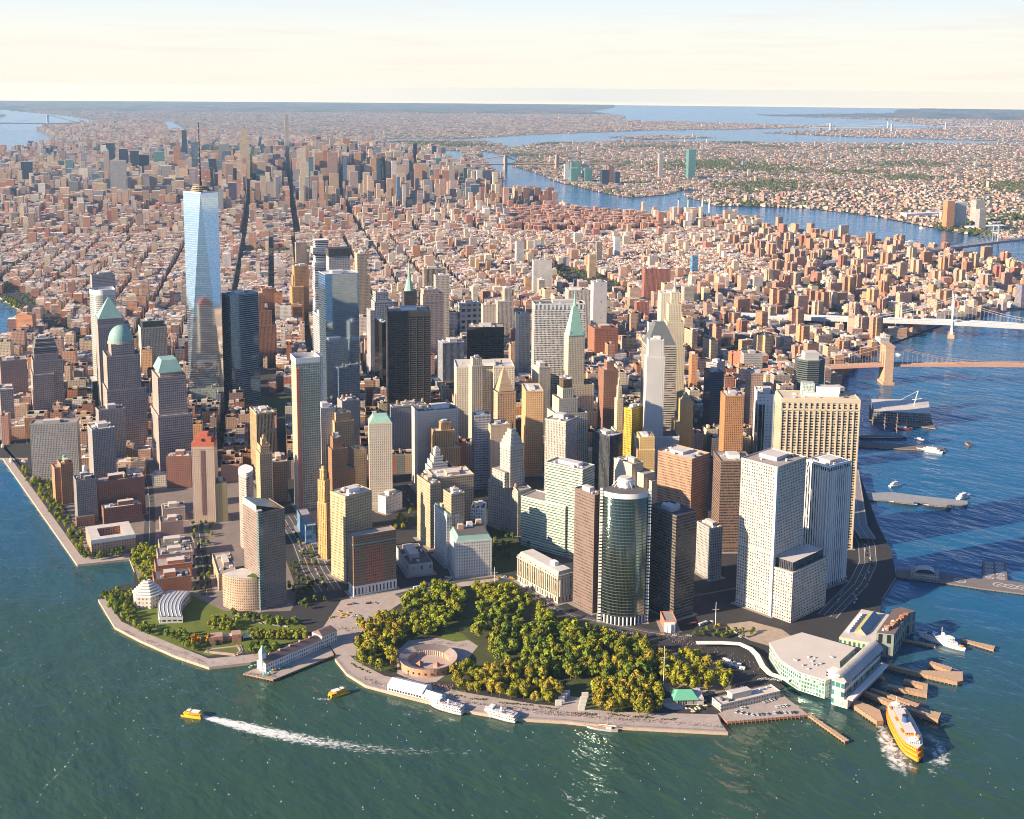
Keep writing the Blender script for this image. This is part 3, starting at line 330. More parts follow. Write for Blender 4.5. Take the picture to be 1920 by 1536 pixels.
PL2={'left_grove': [(-11.9, 111.6), (15.8, 148.8), (42.3, 150.8), (68.0, 123.9), (39.5, 86.0), (13.7, 71.7), (-10.9, 40.9), (-32.8, 43.0), (-38.8, 64.8)], 'north_grove': [(78.9, 160.1), (123.4, 180.8), (151.8, 178.8), (159.1, 134.0), (141.1, 112.2), (111.6, 91.5), (69.7, 69.4), (48.5, 87.6), (58.4, 127.1)], 'inner_grove': [(114.2, 79.4), (170.1, 103.2), (208.9, 96.9), (203.2, 48.8), (194.4, 15.8), (193.0, -26.7), (199.5, -51.0), (137.8, -111.6), (93.9, -90.2), (73.4, -48.2), (76.1, 9.4), (93.5, 39.7)], 'inner_grove2': [(154.8, 6.0), (183.7, -9.1), (194.7, -46.8), (208.1, -76.7), (217.4, -111.6), (164.8, -167.0), (131.1, -138.1), (110.2, -96.1), (95.4, -58.7)], 'shore_grove': [(17.7, -12.7), (48.3, -9.9), (72.1, -38.7), (89.3, -74.1), (83.8, -109.2), (67.7, -126.0), (49.0, -117.5), (30.3, -86.3), (11.2, -54.6), (8.4, -28.8)], 'shore_grove2': [(106.3, -128.6), (131.1, -138.1), (163.6, -173.8), (137.4, -204.5), (118.7, -210.3), (91.6, -176.1), (80.9, -155.9)], 'east_grove': [(208.2, -130.0), (231.7, -137.0), (246.9, -163.1), (241.7, -204.8), (213.3, -220.4), (183.0, -194.4), (176.9, -173.4), (186.5, -153.4)], 'head_grove': [(184.4, 156.7), (201.7, 153.4), (217.8, 117.0), (214.7, 75.8), (201.1, 61.0), (174.0, 105.2), (172.0, 133.9)], 'state_trees': [(195.7, 19.7), (212.2, -9.3), (221.6, -51.0), (241.9, -87.3), (224.0, -99.4), (206.1, -65.9), (195.6, -19.4), (181.6, 7.1)], 'garden_east': [(292.0, -111.3), (316.6, -113.2), (330.1, -134.4), (350.6, -151.9), (336.3, -161.0), (310.6, -146.0), (287.3, -121.4)], 'shore_walk_trees': [(-63.0, 981.7), (-45.7, 990.1), (-62.6, 922.3), (-46.0, 893.9), (-75.2, 770.1), (-88.0, 706.9), (-98.9, 635.2), (-117.0, 585.4), (-135.5, 569.9), (-122.8, 622.4), (-109.3, 701.2), (-91.0, 796.2), (-74.9, 889.9)], 'cove_row': [(-130.8, 581.4), (-80.2, 554.1), (-92.7, 523.4), (-136.8, 545.7)], 'cove_grove': [(-88.4, 519.6), (-61.2, 538.0), (-44.5, 523.8), (-95.4, 428.5), (-121.2, 396.2), (-126.8, 405.4), (-103.2, 468.1)], 'point_grove': [(-173.1, 416.5), (-152.2, 420.4), (-137.0, 407.4), (-156.4, 365.3), (-172.1, 313.6), (-158.7, 292.5), (-164.1, 278.1), (-177.8, 280.5), (-181.6, 336.3), (-178.7, 368.9)], 'lawn_trees': [(-160.6, 275.0), (-146.5, 263.0), (-143.6, 232.7), (-153.8, 210.0), (-159.0, 218.9), (-161.5, 266.5)], 'orange_spot': [(-143.6, 237.3), (-128.0, 228.5), (-134.1, 215.5), (-149.6, 224.2)], 'block_trees': [(-108.2, 268.7), (-87.7, 266.0), (-84.2, 243.3), (-93.4, 227.1), (-110.0, 241.2), (-113.0, 258.2)], 'double_row': [(-87.0, 212.1), (-39.2, 171.2), (-45.7, 158.1), (-92.4, 198.1)], 'pier_side_trees': [(-114.4, 176.3), (-93.7, 180.9), (-78.7, 168.1), (-95.1, 146.6), (-112.1, 161.1)], 'hotel_row': [(-73.3, 278.9), (-61.5, 248.6), (-43.1, 218.0), (-30.2, 211.9), (-33.8, 200.2), (-60.0, 220.2), (-76.1, 261.0)], 'fort_hole': [(17.7, 77.2), (39.5, 86.0), (67.2, 76.3), (94.8, 34.0), (62.2, -4.8), (37.1, -0.3), (17.2, -20.3), (-1.6, -16.2), (-19.7, 7.3), (-12.1, 41.8)], 'basin_trees': [(6.2, 1249.4), (-21.0, 1172.8), (16.5, 1163.0), (48.9, 1236.8)], 'memorial_trees': [(279.1, 1044.8), (346.0, 1000.7), (282.1, 887.5), (244.7, 898.0), (266.0, 1009.8)], 'slab_trees': [(91.1, 1111.5), (116.5, 1134.6), (64.9, 1007.8), (50.0, 1010.4)], 'avenue_trees': [(513.2, 2634.9), (514.7, 2561.6), (430.6, 2194.2), (433.2, 2092.0), (458.7, 1989.1), (408.1, 1977.1), (410.9, 2110.1), (469.7, 2426.8), (463.0, 2533.2)], 'bpc_court': [[-3.1, 1074.9], [-38.5, 916.5], [-96.6, 655.7], [-114.3, 578.9], [-77.8, 540.4], [-116.5, 428.0], [-91.8, 381.0], [-76.8, 290.1], [-49.9, 263.2], [-17.5, 239.5], [14.6, 273.3], [99.2, 462.7], [202.6, 713.7], [331.3, 1013.0], [198.7, 1123.5]], 'west_trees': [(47.8, 354.2), (70.3, 347.2), (29.5, 227.7), (1.7, 214.8), (-11.3, 236.3)], 'tunnel_trees': [(99.1, 439.6), (123.0, 447.1), (104.4, 376.5), (89.7, 343.2), (39.9, 251.8), (5.2, 281.3)], 'street_rows': [(35.9, 590.1), (62.0, 568.0), (16.1, 483.0), (-64.0, 340.4), (-82.3, 356.0)], 'bowl_trees': [(328.9, 295.3), (358.5, 247.5), (345.0, 214.7), (284.3, 182.7), (251.1, 186.2)], 'yard_trees': [(263.7, 427.5), (299.0, 416.2), (262.5, 363.1), (233.7, 376.0)], 'slab_court': [(89.7, 947.5), (121.7, 937.0), (95.0, 864.2), (54.4, 853.1)]}
TREEZ=[('left_grove', 52, {'gold': 4, 'yellow': 3, 'olive': 3}, 5.9, (0.95, 1.38), 'in the grove left of the round fort', 1, ['fort_hole']), ('north_grove', 68, {'olive': 3, 'lime': 2, 'green': 3, 'yellow': 1}, 6.2, (0.95, 1.38), 'in the park between lawn and white corner block', 2, ['fort_hole', 'lawn_oval']), ('inner_grove', 102, {'green': 5, 'dark': 2, 'lime': 2, 'olive': 2}, 6.6, (1.01, 1.5), 'in the middle of the park', 3, ['fort_hole', 'lawn_oval']), ('inner_grove2', 96, {'green': 4, 'dark': 2, 'olive': 3, 'gold': 1}, 6.6, (1.01, 1.5), 'in the park toward the curved glass tower', 4, ['fort_hole']), ('shore_grove', 65, {'gold': 4, 'yellow': 3, 'olive': 3}, 5.5, (0.9, 1.26), 'along the seawall behind the white boats', 5, ['fort_hole']), ('shore_grove2', 43, {'gold': 4, 'yellow': 2, 'olive': 3}, 5.9, (0.95, 1.32), 'along the seawall behind the schooner', 6, []), ('east_grove', 40, {'yellow': 5, 'gold': 2, 'lime': 1}, 6.6, (0.9, 1.38), 'around the white flagpole near the green roof', 7, []), ('head_grove', 21, {'lime': 2, 'yellow': 2, 'olive': 3}, 5.9, (0.9, 1.32), 'at the park corner by the limestone palace', 8, []), ('state_trees', 18, {'lime': 2, 'yellow': 3, 'olive': 2}, 8.0, (0.6, 0.85), 'along the street under the brown and green glass towers', 9, []), ('garden_east', 16, {'green': 3, 'dark': 1}, 7.0, (0.45, 0.65), 'in the garden before the pale gridded tower', 10, []), ('shore_walk_trees', 68, {'green': 3, 'dark': 2, 'lime': 2, 'olive': 1}, 5.8, (0.6, 0.85), 'along the left seawall walk', 11, []), ('cove_row', 19, {'dark': 4, 'green': 2, 'cone': 2}, 4.9, (0.6, 0.8), 'in the row below the orange courtyard block', 12, []), ('cove_grove', 51, {'lime': 6, 'yellow': 1}, 4.6, (0.75, 0.95), 'in the bright grove left of the brick roof row', 13, []), ('point_grove', 54, {'green': 2, 'dark': 2, 'lime': 2, 'cone': 3}, 4.5, (0.55, 0.85), 'around the stepped hexagon museum', 14, []), ('lawn_trees', 18, {'dark': 2, 'green': 3}, 4.9, (0.55, 0.8), 'on the lawn right of the museum wing', 15, []), ('orange_spot', 4, {'orange': 1}, 5.0, (0.75, 0.9), 'beside the brick arch pavilion', 16, []), ('block_trees', 18, {'lime': 3, 'olive': 3}, 5.1, (0.65, 0.8), 'in the clipped block below the hotel podium', 17, []), ('double_row', 33, {'olive': 4, 'lime': 2}, 4.5, (0.65, 0.8), 'in the clipped rows behind the pier house', 18, []), ('pier_side_trees', 12, {'green': 3, 'dark': 2, 'olive': 1}, 7.0, (0.65, 0.9), 'between square lawn and pier house', 19, []), ('hotel_row', 21, {'olive': 2, 'lime': 2, 'dark': 1}, 5.2, (0.5, 0.75), 'in the row at the foot of the hotel', 20, []), ('memorial_trees', 34, {'dark': 3, 'green': 3}, 7.0, (0.6, 0.8), 'on the shaded plaza right of the tallest tower', 21, []), ('basin_trees', 16, {'dark': 3, 'green': 1}, 7.0, (0.7, 0.9), 'at the yacht basin edge', 22, []), ('slab_trees', 6, {'lime': 3}, 6.0, (0.8, 1.0), 'between the two grey slabs', 23, []), ('west_trees', 16, {'dark': 2, 'olive': 2}, 8.0, (0.5, 0.75), 'in the shaded boulevard right of the hotel', 31, []), ('tunnel_trees', 26, {'dark': 3, 'olive': 1}, 7.0, (0.5, 0.7), 'beside the shaded tunnel approach', 32, []), ('street_rows', 41, {'dark': 3, 'lime': 1}, 5.5, (0.45, 0.65), 'along the shaded street right of the brick roof row', 33, []), ('bowl_trees', 22, {'dark': 4, 'green': 1}, 7.0, (0.6, 0.8), 'in the shaded square before the grey curved block', 34, []), ('yard_trees', 9, {'lime': 2, 'olive': 1}, 6.0, (0.7, 0.9), 'at the head of the shaded street by the white garage', 35, []), ('slab_court', 22, {'dark': 3, 'green': 2}, 7.0, (0.6, 0.8), 'in the court behind the long red slab', 36, []), ('avenue_trees', 60, {'green': 3, 'olive': 3, 'yellow': 1}, 9.0, (0.7, 0.95), 'along the riverside road upper left', 24, [])]
BEDS=[((-41.2, 79.5), (-38.4, 47.7)), ((4.7, -33.5), (12.8, -48.2)), ((-4.9, -40.8), (5.3, -57.3)), ((5.6, -61.3), (17.5, -75.4)), ((23.3, -87.9), (43.8, -112.9)), ((47.1, -119.5), (57.9, -136.2)), ((65.5, -151.9), (80.2, -168.1)), ((89.5, -174.3), (101.1, -191.5)), ((104.2, -194.2), (116.7, -208.5)), ((121.9, -216.5), (133.2, -226.3))]
BUSES=[(321.9, -100.6, 93.2, 'white bus on the street right of the black banded tower', (0.62, 0.62, 0.62)), (268.9, -179.8, 173.7, 'upper left white bus of the four parked by the terminal forecourt', (0.62, 0.62, 0.62)), (270.0, -189.3, 173.7, 'upper right white bus of the four parked by the terminal forecourt', (0.62, 0.62, 0.62)), (263.3, -186.2, 176.7, 'lower left white bus of the four parked by the terminal forecourt', (0.62, 0.62, 0.62)), (265.5, -197.6, 163.1, 'lower right white bus of the four parked by the terminal forecourt', (0.62, 0.62, 0.62)), (136.9, 195.7, 104.6, 'long white coach at the park edge before the pale stone box', (0.62, 0.62, 0.62)), (240.0, 115.0, 171.2, 'white bus before the limestone palace long side', (0.62, 0.62, 0.62)), (311.0, -93.7, 105.0, 'dark red bus beside the white bus under black banded tower', (0.25, 0.03, 0.03))]
CARL=[((186.6, -252.3), (193.6, -267.4), 3, ['white', 'silver'], 'in the first row of the pier lot', 1.2, 1, 0.8, 3.5, True), ((192.5, -268.3), (209.3, -279.1), 4, ['white', 'silver', 'grey'], 'at the outer edge of the pier lot', 1.2, 2, 1.0, 3.5, True), ((212.5, -280.1), (232.5, -295.4), 5, ['white', 'white', 'black'], 'at the outer right end of the pier lot', 1.2, 3, 1.0, 3.5, True), ((223.8, -275.0), (236.8, -280.6), 4, ['white'], 'in the middle row of the pier lot', 1.2, 4, 1.0, 3.5, True), ((196.3, -253.3), (201.6, -256.0), 2, ['white'], 'near the long white ferry office', 1.2, 5, 1.0, 3.5, True), ((222.3, -260.8), (239.0, -263.7), 4, ['white', 'silver'], 'parked along the long white ferry office', 1.2, 6, 1.0, 3.5, True), ((213.2, -222.3), (235.6, -227.8), 9, ['white', 'silver', 'grey', 'white'], 'behind the long white ferry office', 1.2, 7, 1.0, 3.0, True), ((259.2, -223.9), (276.6, -242.9), 6, ['white'], 'on the terminal forecourt', 2, 8, 1.0, 3.0, False), ((195.4, -189.3), (198.0, -211.1), 7, ['white', 'silver', 'black'], 'beside the green roofed restaurant', 2, 9, 1.0, 3.0, False), ((8.9, 189.3), (38.7, 179.0), 8, ['yellow', 'yellow', 'yellow', 'white'], 'at the junction left of the park', 5, 10, 1.0, 3.0, False), ((24.6, 201.3), (30.8, 170.5), 6, ['yellow', 'yellow', 'white'], 'in the cab rank left of the park', 4, 11, 1.0, 3.0, False), ((43.2, 211.5), (73.2, 191.2), 9, ['white', 'white', 'silver', 'black', 'grey', 'red', 'blue'], 'on the road before the brown brick block', 4, 12, 1.0, 3.0, False), ((181.4, 199.6), (194.8, 194.0), 4, ['white', 'silver'], 'under the white corner block', 3, 13, 1.0, 3.0, False), ((232.1, 162.3), (249.1, 141.9), 7, ['yellow', 'white', 'yellow'], 'at the top corner of the park', 4, 14, 1.0, 3.0, False), ((235.4, 118.9), (223.1, 31.8), 10, ['white', 'white', 'silver', 'black', 'grey', 'red', 'blue'], 'on the street beside the limestone palace', 3, 15, 1.0, 3.0, False), ((214.5, -13.7), (247.5, -78.0), 14, ['white', 'white', 'silver', 'black', 'grey', 'red', 'blue', 'yellow'], 'on the street before the brown and glass towers', 3, 16, 1.0, 3.0, False), ((250.2, -75.5), (289.3, -113.7), 12, ['white', 'white', 'silver', 'black', 'grey', 'red', 'blue', 'yellow'], 'at the crossing below the black banded tower', 5, 17, 1.0, 3.0, False), ((339.1, -102.8), (329.6, -162.2), 8, ['yellow', 'white'], 'by the yellow canopies under the gridded tower', 5, 18, 1.0, 3.0, False), ((-74.5, 280.0), (-63.6, 235.5), 6, ['silver', 'white', 'blue'], 'by the hotel podium', 2, 19, 1.0, 3.0, False), ((-66.5, 242.9), (-43.0, 203.2), 6, ['white', 'silver'], 'behind the clipped tree rows', 3, 20, 1.0, 3.0, False), ((135.8, 493.7), (73.8, 341.9), 12, ['white', 'white', 'silver', 'black', 'grey', 'red', 'blue'], 'in the shaded tunnel approach left lanes', 4, 21, 1.0, 3.0, False), ((99.6, 401.5), (52.5, 266.0), 12, ['white', 'white', 'silver', 'black', 'grey', 'red', 'blue'], 'in the shaded tunnel approach right lanes', 4, 22, 1.0, 3.0, False), ((353.0, 515.4), (310.6, 431.5), 14, ['white', 'white', 'silver', 'black', 'grey', 'red', 'blue'], 'in the shaded street by the white tall tower', 2, 23, 1.0, 3.0, False), ((713.7, -58.1), (623.5, -129.6), 12, ['white', 'white', 'silver', 'black', 'grey', 'red', 'blue'], 'on the shaded riverside highway', 4, 24, 1.0, 3.0, False), ((620.2, -131.7), (506.0, -177.0), 14, ['white', 'white', 'silver', 'black', 'grey', 'red', 'blue'], 'on the shaded highway curve', 5, 25, 1.0, 3.0, False), ((573.6, -126.0), (490.9, -168.4), 8, ['white', 'white', 'silver', 'black', 'grey', 'red', 'blue'], 'beside the white finned tower', 2, 26, 1.0, 3.0, False), ((60.4, 776.0), (-9.2, 616.5), 8, ['white', 'white', 'silver', 'black', 'grey', 'red', 'blue'], 'in the shaded street by the long brick slab', 3, 27, 1.0, 3.0, False), ((26.1, 551.8), (-49.8, 389.6), 7, ['white', 'white', 'silver', 'black', 'grey', 'red', 'blue'], 'in the shaded street right of the brick roof row', 3, 28, 1.0, 3.0, False)]
CROWD=[((-4.3, -21.9), (4.7, -33.5), 130, 4.0), ((-52.1, 43.2), (-42.1, 10.6), 60, 2.0), ((-4.1, -64.3), (75.3, -169.3), 190, 1.6), ((34.3, -125.1), (114.7, -217.5), 150, 1.6), ((114.7, -217.5), (155.6, -266.7), 40, 1.8), ((-138.4, 132.8), (-118.5, 107.6), 60, 1.5), ((-191.2, 315.4), (-157.3, 178.4), 70, 1.5), ((-8.5, 22.1), (-23.3, 2.4), 40, 4), ((-5.8, 167.3), (4.8, 143.9), 50, 6), ((46.5, 79.9), (82.2, 31.0), 50, 4), ((259.5, -138.8), (285.3, -213.1), 120, 8), ((271.4, -98.4), (267.8, -127.8), 60, 6)]
SHEDS=[([4864.3, 2288.4], 230, 45, 'long white riverside shed on the far bank'), ([4553.2, 1788.3], 190, 60, 'broad white shed at the far end of the pale lattice bridge')]
HWY=[('riverside_highway', [(1639.4, 630.0), (1946.7, 666.5), (2290.2, 718.8), (2755.4, 720.4)], 26, 3.0), ('riverside_highway', [(1673.5, 657.0), (1971.4, 693.0), (2323.4, 741.6), (2883.0, 783.5)], 18, 9), ('elevated_highway', [(951.3, 115.6), (839.8, 35.8), (733.1, -40.9), (696.1, -78.3)], 22, 10)]
ROADS=[('south_avenue', [(128.7, 956.1), (91.2, 852.2), (52.2, 755.1), (-11.6, 618.5), (-49.1, 543.7)], 15, (0.5,)), ('battery_road', [(39.9, 574.9), (1.5, 495.5), (-41.2, 405.8), (-69.8, 343.5)], 14, (0.5,)), ('shore_road', [(742.1, -36.1), (688.6, -81.2), (633.6, -118.2), (562.5, -149.4), (502.5, -165.4), (450.9, -180.2)], 24, (0.05, 0.35, 0.65, 0.95)), ('approach_road', [(155.3, 525.3), (117.4, 424.1), (75.1, 330.9), (48.7, 260.2)], 34, (0.05, 0.27, 0.5, 0.73, 0.95)), ('park_street', [[103.5, 193.4], [191.3, 183.7], [238.4, 161.6], [244.6, 138.2], [222.0, 51.0], [224.7, 13.0], [258.9, -73.1], [282.8, -111.8]], 14, (0.5,))]
PWR=(3689.6, 2802.7)
# ---------------- helpers ----------------
RE=6371000*7/6
def gz(x,y): return 0.0
def put(o,parent=None):
    COL.objects.link(o)
    if parent is not None: o.parent=parent
    return o
def tag(o,label=None,cat=None,group=None,kind=None):
    if label: o['label']=label
    if cat: o['category']=cat
    if group: o['group']=group
    if kind: o['kind']=kind
    return o
def empty(name,loc,rz=0,label=None,cat=None,group=None):
    o=bpy.data.objects.new(name,None); put(o); o.location=loc; o.rotation_euler=(0,0,rz); o.empty_display_size=1
    return tag(o,label,cat,group)
def brg(a): return R(90-a)          # compass bearing of local x -> z rotation
class MB:
    def __init__(s): s.v=[];s.f=[];s.m=[];s.uv=[];s.mats=[];s.c=[];s.col=(1,1,1)
    def mi(s,m):
        if m not in s.mats: s.mats.append(m)
        return s.mats.index(m)
    def face(s,pts,m,uv=None):
        i=len(s.v); s.v+=[tuple(p) for p in pts]; s.f.append(tuple(range(i,i+len(pts)))); s.m.append(s.mi(m)); s.c.append(s.col)
        s.uv+= uv if uv else [(p[0],p[1]) for p in pts]
    def prism(s,poly,z0,z1,side,top=None,bot=None,top_poly=None,u0=0.0,close=True):
        n=len(poly); tp=top_poly or poly; u=u0
        if sum(poly[i][0]*poly[(i+1)%n][1]-poly[(i+1)%n][0]*poly[i][1] for i in range(n))<0:
            poly=poly[::-1]; tp=tp[::-1]
        for i in range(n if close else n-1):
            a,b=poly[i],poly[(i+1)%n]; c,d=tp[(i+1)%n],tp[i]
            L=math.hypot(b[0]-a[0],b[1]-a[1])
            sd=side(i) if callable(side) else side
            s.face([(a[0],a[1],z0),(b[0],b[1],z0),(c[0],c[1],z1),(d[0],d[1],z1)],sd,[(u,z0),(u+L,z0),(u+L,z1),(u,z1)]); u+=L
        if top is not None: s.face([(p[0],p[1],z1) for p in tp],top)
        if bot is not None: s.face([(p[0],p[1],z0) for p in poly[::-1]],bot)
    def box(s,x0,x1,y0,y1,z0,z1,side,top=None,bot=None):
        s.prism([(x0,y0),(x1,y0),(x1,y1),(x0,y1)],z0,z1,side,top or side,bot)
    def boxc(s,cx,cy,w,d,z0,z1,side,top=None,rot=0,bot=None):
        c,t=math.cos(rot),math.sin(rot)
        s.prism([(cx+x*c-y*t,cy+x*t+y*c) for x,y in ((-w/2,-d/2),(w/2,-d/2),(w/2,d/2),(-w/2,d/2))],z0,z1,side,top or side,bot)
    def cyl(s,cx,cy,z0,z1,r0,r1,m,n=12,top=True,a0=0):
        P=[(cx+r0*math.cos(a0+2*math.pi*i/n),cy+r0*math.sin(a0+2*math.pi*i/n)) for i in range(n)]
        T=[(cx+r1*math.cos(a0+2*math.pi*i/n),cy+r1*math.sin(a0+2*math.pi*i/n)) for i in range(n)]
        s.prism(P,z0,z1,m,m if top and r1>0.01 else None,None,T)
    def dome(s,cx,cy,z0,r,h,m,n=24,k=6):
        for j in range(k):
            t0,t1=j/k*math.pi/2,(j+1)/k*math.pi/2
            s.cyl(cx,cy,z0+h*math.sin(t0),z0+h*math.sin(t1),r*math.cos(t0),max(r*math.cos(t1),.001),m,n,False)
    def tube(s,p,q,r,m,n=4,r2=None):
        p=Vector(p);q=Vector(q);d=(q-p)
        if d.length<1e-6: return
        z=d.normalized(); a=Vector((0,0,1)) if abs(z.z)<.9 else Vector((1,0,0)); x=z.cross(a).normalized(); y=z.cross(x)
        r2=r if r2 is None else r2
        A=[p+(x*math.cos(2*math.pi*i/n)+y*math.sin(2*math.pi*i/n))*r for i in range(n)]
        B=[q+(x*math.cos(2*math.pi*i/n)+y*math.sin(2*math.pi*i/n))*r2 for i in range(n)]
        for i in range(n): s.face([A[i],A[(i+1)%n],B[(i+1)%n],B[i]][::-1],m)
        s.face(A,m); s.face(B[::-1],m)
    def build(s,name,parent=None,smooth=False):
        me=bpy.data.meshes.new(name); me.from_pydata(s.v,[],s.f)
        for m in s.mats: me.materials.append(m)
        me.polygons.foreach_set('material_index',s.m)
        l=me.uv_layers.new(name='UVMap'); l.data.foreach_set('uv',[c for t in s.uv for c in t])
        a=me.attributes.new('col','FLOAT_VECTOR','FACE'); a.data.foreach_set('vector',[c for t in s.c for c in t])
        if smooth: me.polygons.foreach_set('use_smooth',[True]*len(s.f))
        me.update(); return put(bpy.data.objects.new(name,me),parent)
# ---------------- materials ----------------
def mat(name):
    m=bpy.data.materials.new(name); m.use_nodes=True; n=m.node_tree.nodes; n.clear()
    o=n.new('ShaderNodeOutputMaterial'); b=n.new('ShaderNodeBsdfPrincipled'); m.node_tree.links.new(b.outputs[0],o.inputs[0])
    return m,n,m.node_tree.links,b
def mth(n,l,op,a,b=None,c=None):
    x=n.new('ShaderNodeMath'); x.operation=op
    for i,v in enumerate((a,b,c)):
        if v is None: continue
        if isinstance(v,(int,float)): x.inputs[i].default_value=v
        else: l.new(v,x.inputs[i])
    return x.outputs[0]
def mixc(n,l,fac,a,b,bt='MIX'):
    x=n.new('ShaderNodeMix'); x.data_type='RGBA'; x.blend_type=bt
    for s_,v in ((0,fac),(6,a),(7,b)):
        if isinstance(v,(int,float)): x.inputs[s_].default_value=v
        elif isinstance(v,(tuple,list)): x.inputs[s_].default_value=(*v[:3],1)
        else: l.new(v,x.inputs[s_])
    return x.outputs[2]
_plain={}
def plain(name,c,rough=.75,noise=.25,scale=.15,metal=0.0,spec=.3,vcol=False):
    if name in _plain: return _plain[name]
    m,n,l,b=mat(name); tc=n.new('ShaderNodeTexCoord'); nz=n.new('ShaderNodeTexNoise'); nz.inputs['Scale'].default_value=scale; nz.inputs['Detail'].default_value=5
    l.new(tc.outputs['Object'],nz.inputs['Vector'])
    f=mth(n,l,'MULTIPLY_ADD',nz.outputs['Fac'],noise*2,1-noise)
    base=(*c,1)
    if vcol:
        at=n.new('ShaderNodeAttribute'); at.attribute_name='col'; base=at.outputs['Color']
    hs=n.new('ShaderNodeHueSaturation'); l.new(f,hs.inputs['Value'])
    if vcol: l.new(base,hs.inputs['Color'])
    else: hs.inputs['Color'].default_value=base
    l.new(hs.outputs[0],b.inputs['Base Color']); b.inputs['Roughness'].default_value=rough; b.inputs['Metallic'].default_value=metal
    b.inputs['Specular IOR Level'].default_value=spec
    _plain[name]=m; return m
_fac={}
def facade(name,wall,glass,bay=3.2,floor=3.8,ww=.5,wh=.5,metal=0.0,rough=.15,blind=.18,vcol=False,band=0.0,wallrough=.8,ior=.5):
    if name in _fac: return _fac[name]
    m,n,l,b=mat(name)
    uv=n.new('ShaderNodeUVMap'); uv.uv_map='UVMap'; sp=n.new('ShaderNodeSeparateXYZ'); l.new(uv.outputs[0],sp.inputs[0])
    u=mth(n,l,'DIVIDE',sp.outputs[0],bay); v=mth(n,l,'DIVIDE',sp.outputs[1],floor)
    fu=mth(n,l,'FRACT',u); fv=mth(n,l,'FRACT',v); iu=mth(n,l,'FLOOR',u); iv=mth(n,l,'FLOOR',v)
    k=None
    if ww<1: k=mth(n,l,'LESS_THAN',mth(n,l,'ABSOLUTE',mth(n,l,'SUBTRACT',fu,.5)),ww/2)
    if wh<1:
        k2=mth(n,l,'LESS_THAN',mth(n,l,'ABSOLUTE',mth(n,l,'SUBTRACT',fv,.5)),wh/2)
        k=k2 if k is None else mth(n,l,'MULTIPLY',k,k2)
    cb=n.new('ShaderNodeCombineXYZ'); l.new(iu,cb.inputs[0]); l.new(iv,cb.inputs[1])
    wn_=n.new('ShaderNodeTexWhiteNoise'); wn_.noise_dimensions='3D'; l.new(cb.outputs[0],wn_.inputs['Vector'])
    oi=n.new('ShaderNodeObjectInfo'); l.new(oi.outputs['Random'],cb.inputs[2])
    rnd=wn_.outputs['Value']
    if vcol:
        at=n.new('ShaderNodeAttribute'); at.attribute_name='col'; wc=at.outputs['Color']
    else:
        rg=n.new('ShaderNodeRGB'); rg.outputs[0].default_value=(*wall,1); wc=rg.outputs[0]
    tc=n.new('ShaderNodeTexCoord'); nz=n.new('ShaderNodeTexNoise'); nz.inputs['Scale'].default_value=.06; nz.inputs['Detail'].default_value=6; l.new(tc.outputs['Object'],nz.inputs['Vector'])
    h=n.new('ShaderNodeHueSaturation'); l.new(wc,h.inputs['Color']); l.new(mth(n,l,'MULTIPLY_ADD',nz.outputs['Fac'],.5,.75),h.inputs['Value'])
    wallc=h.outputs[0]
    if band>0:
        bb=mth(n,l,'GREATER_THAN',fv,.88); wallc=mixc(n,l,mth(n,l,'MULTIPLY',bb,band),wallc,(.03,.03,.03))
    g=n.new('ShaderNodeHueSaturation'); g.inputs['Color'].default_value=(*glass,1); vr=1.1 if metal<.5 else .14; l.new(mth(n,l,'MULTIPLY_ADD',rnd,vr,1-vr/2),g.inputs['Value'])
    bl=mth(n,l,'LESS_THAN',wn_.outputs['Color'],blind) if False else mth(n,l,'GREATER_THAN',rnd,1-blind)
    gl=mixc(n,l,mth(n,l,'MULTIPLY',bl,.5 if metal<.5 else .06),g.outputs[0],wallc)
    if k is None: col=gl; k=1.0
    else: col=mixc(n,l,k,wallc,gl)
    l.new(col,b.inputs['Base Color'])
    ro=mth(n,l,'MULTIPLY_ADD',k,rough-wallrough,wallrough)
    l.new(ro,b.inputs['Roughness']) 
    if metal: l.new(mth(n,l,'MULTIPLY',k,metal),b.inputs['Metallic'])
    b.inputs['Specular IOR Level'].default_value=ior
    _fac[name]=m; return m
G_=(.02,.026,.035)
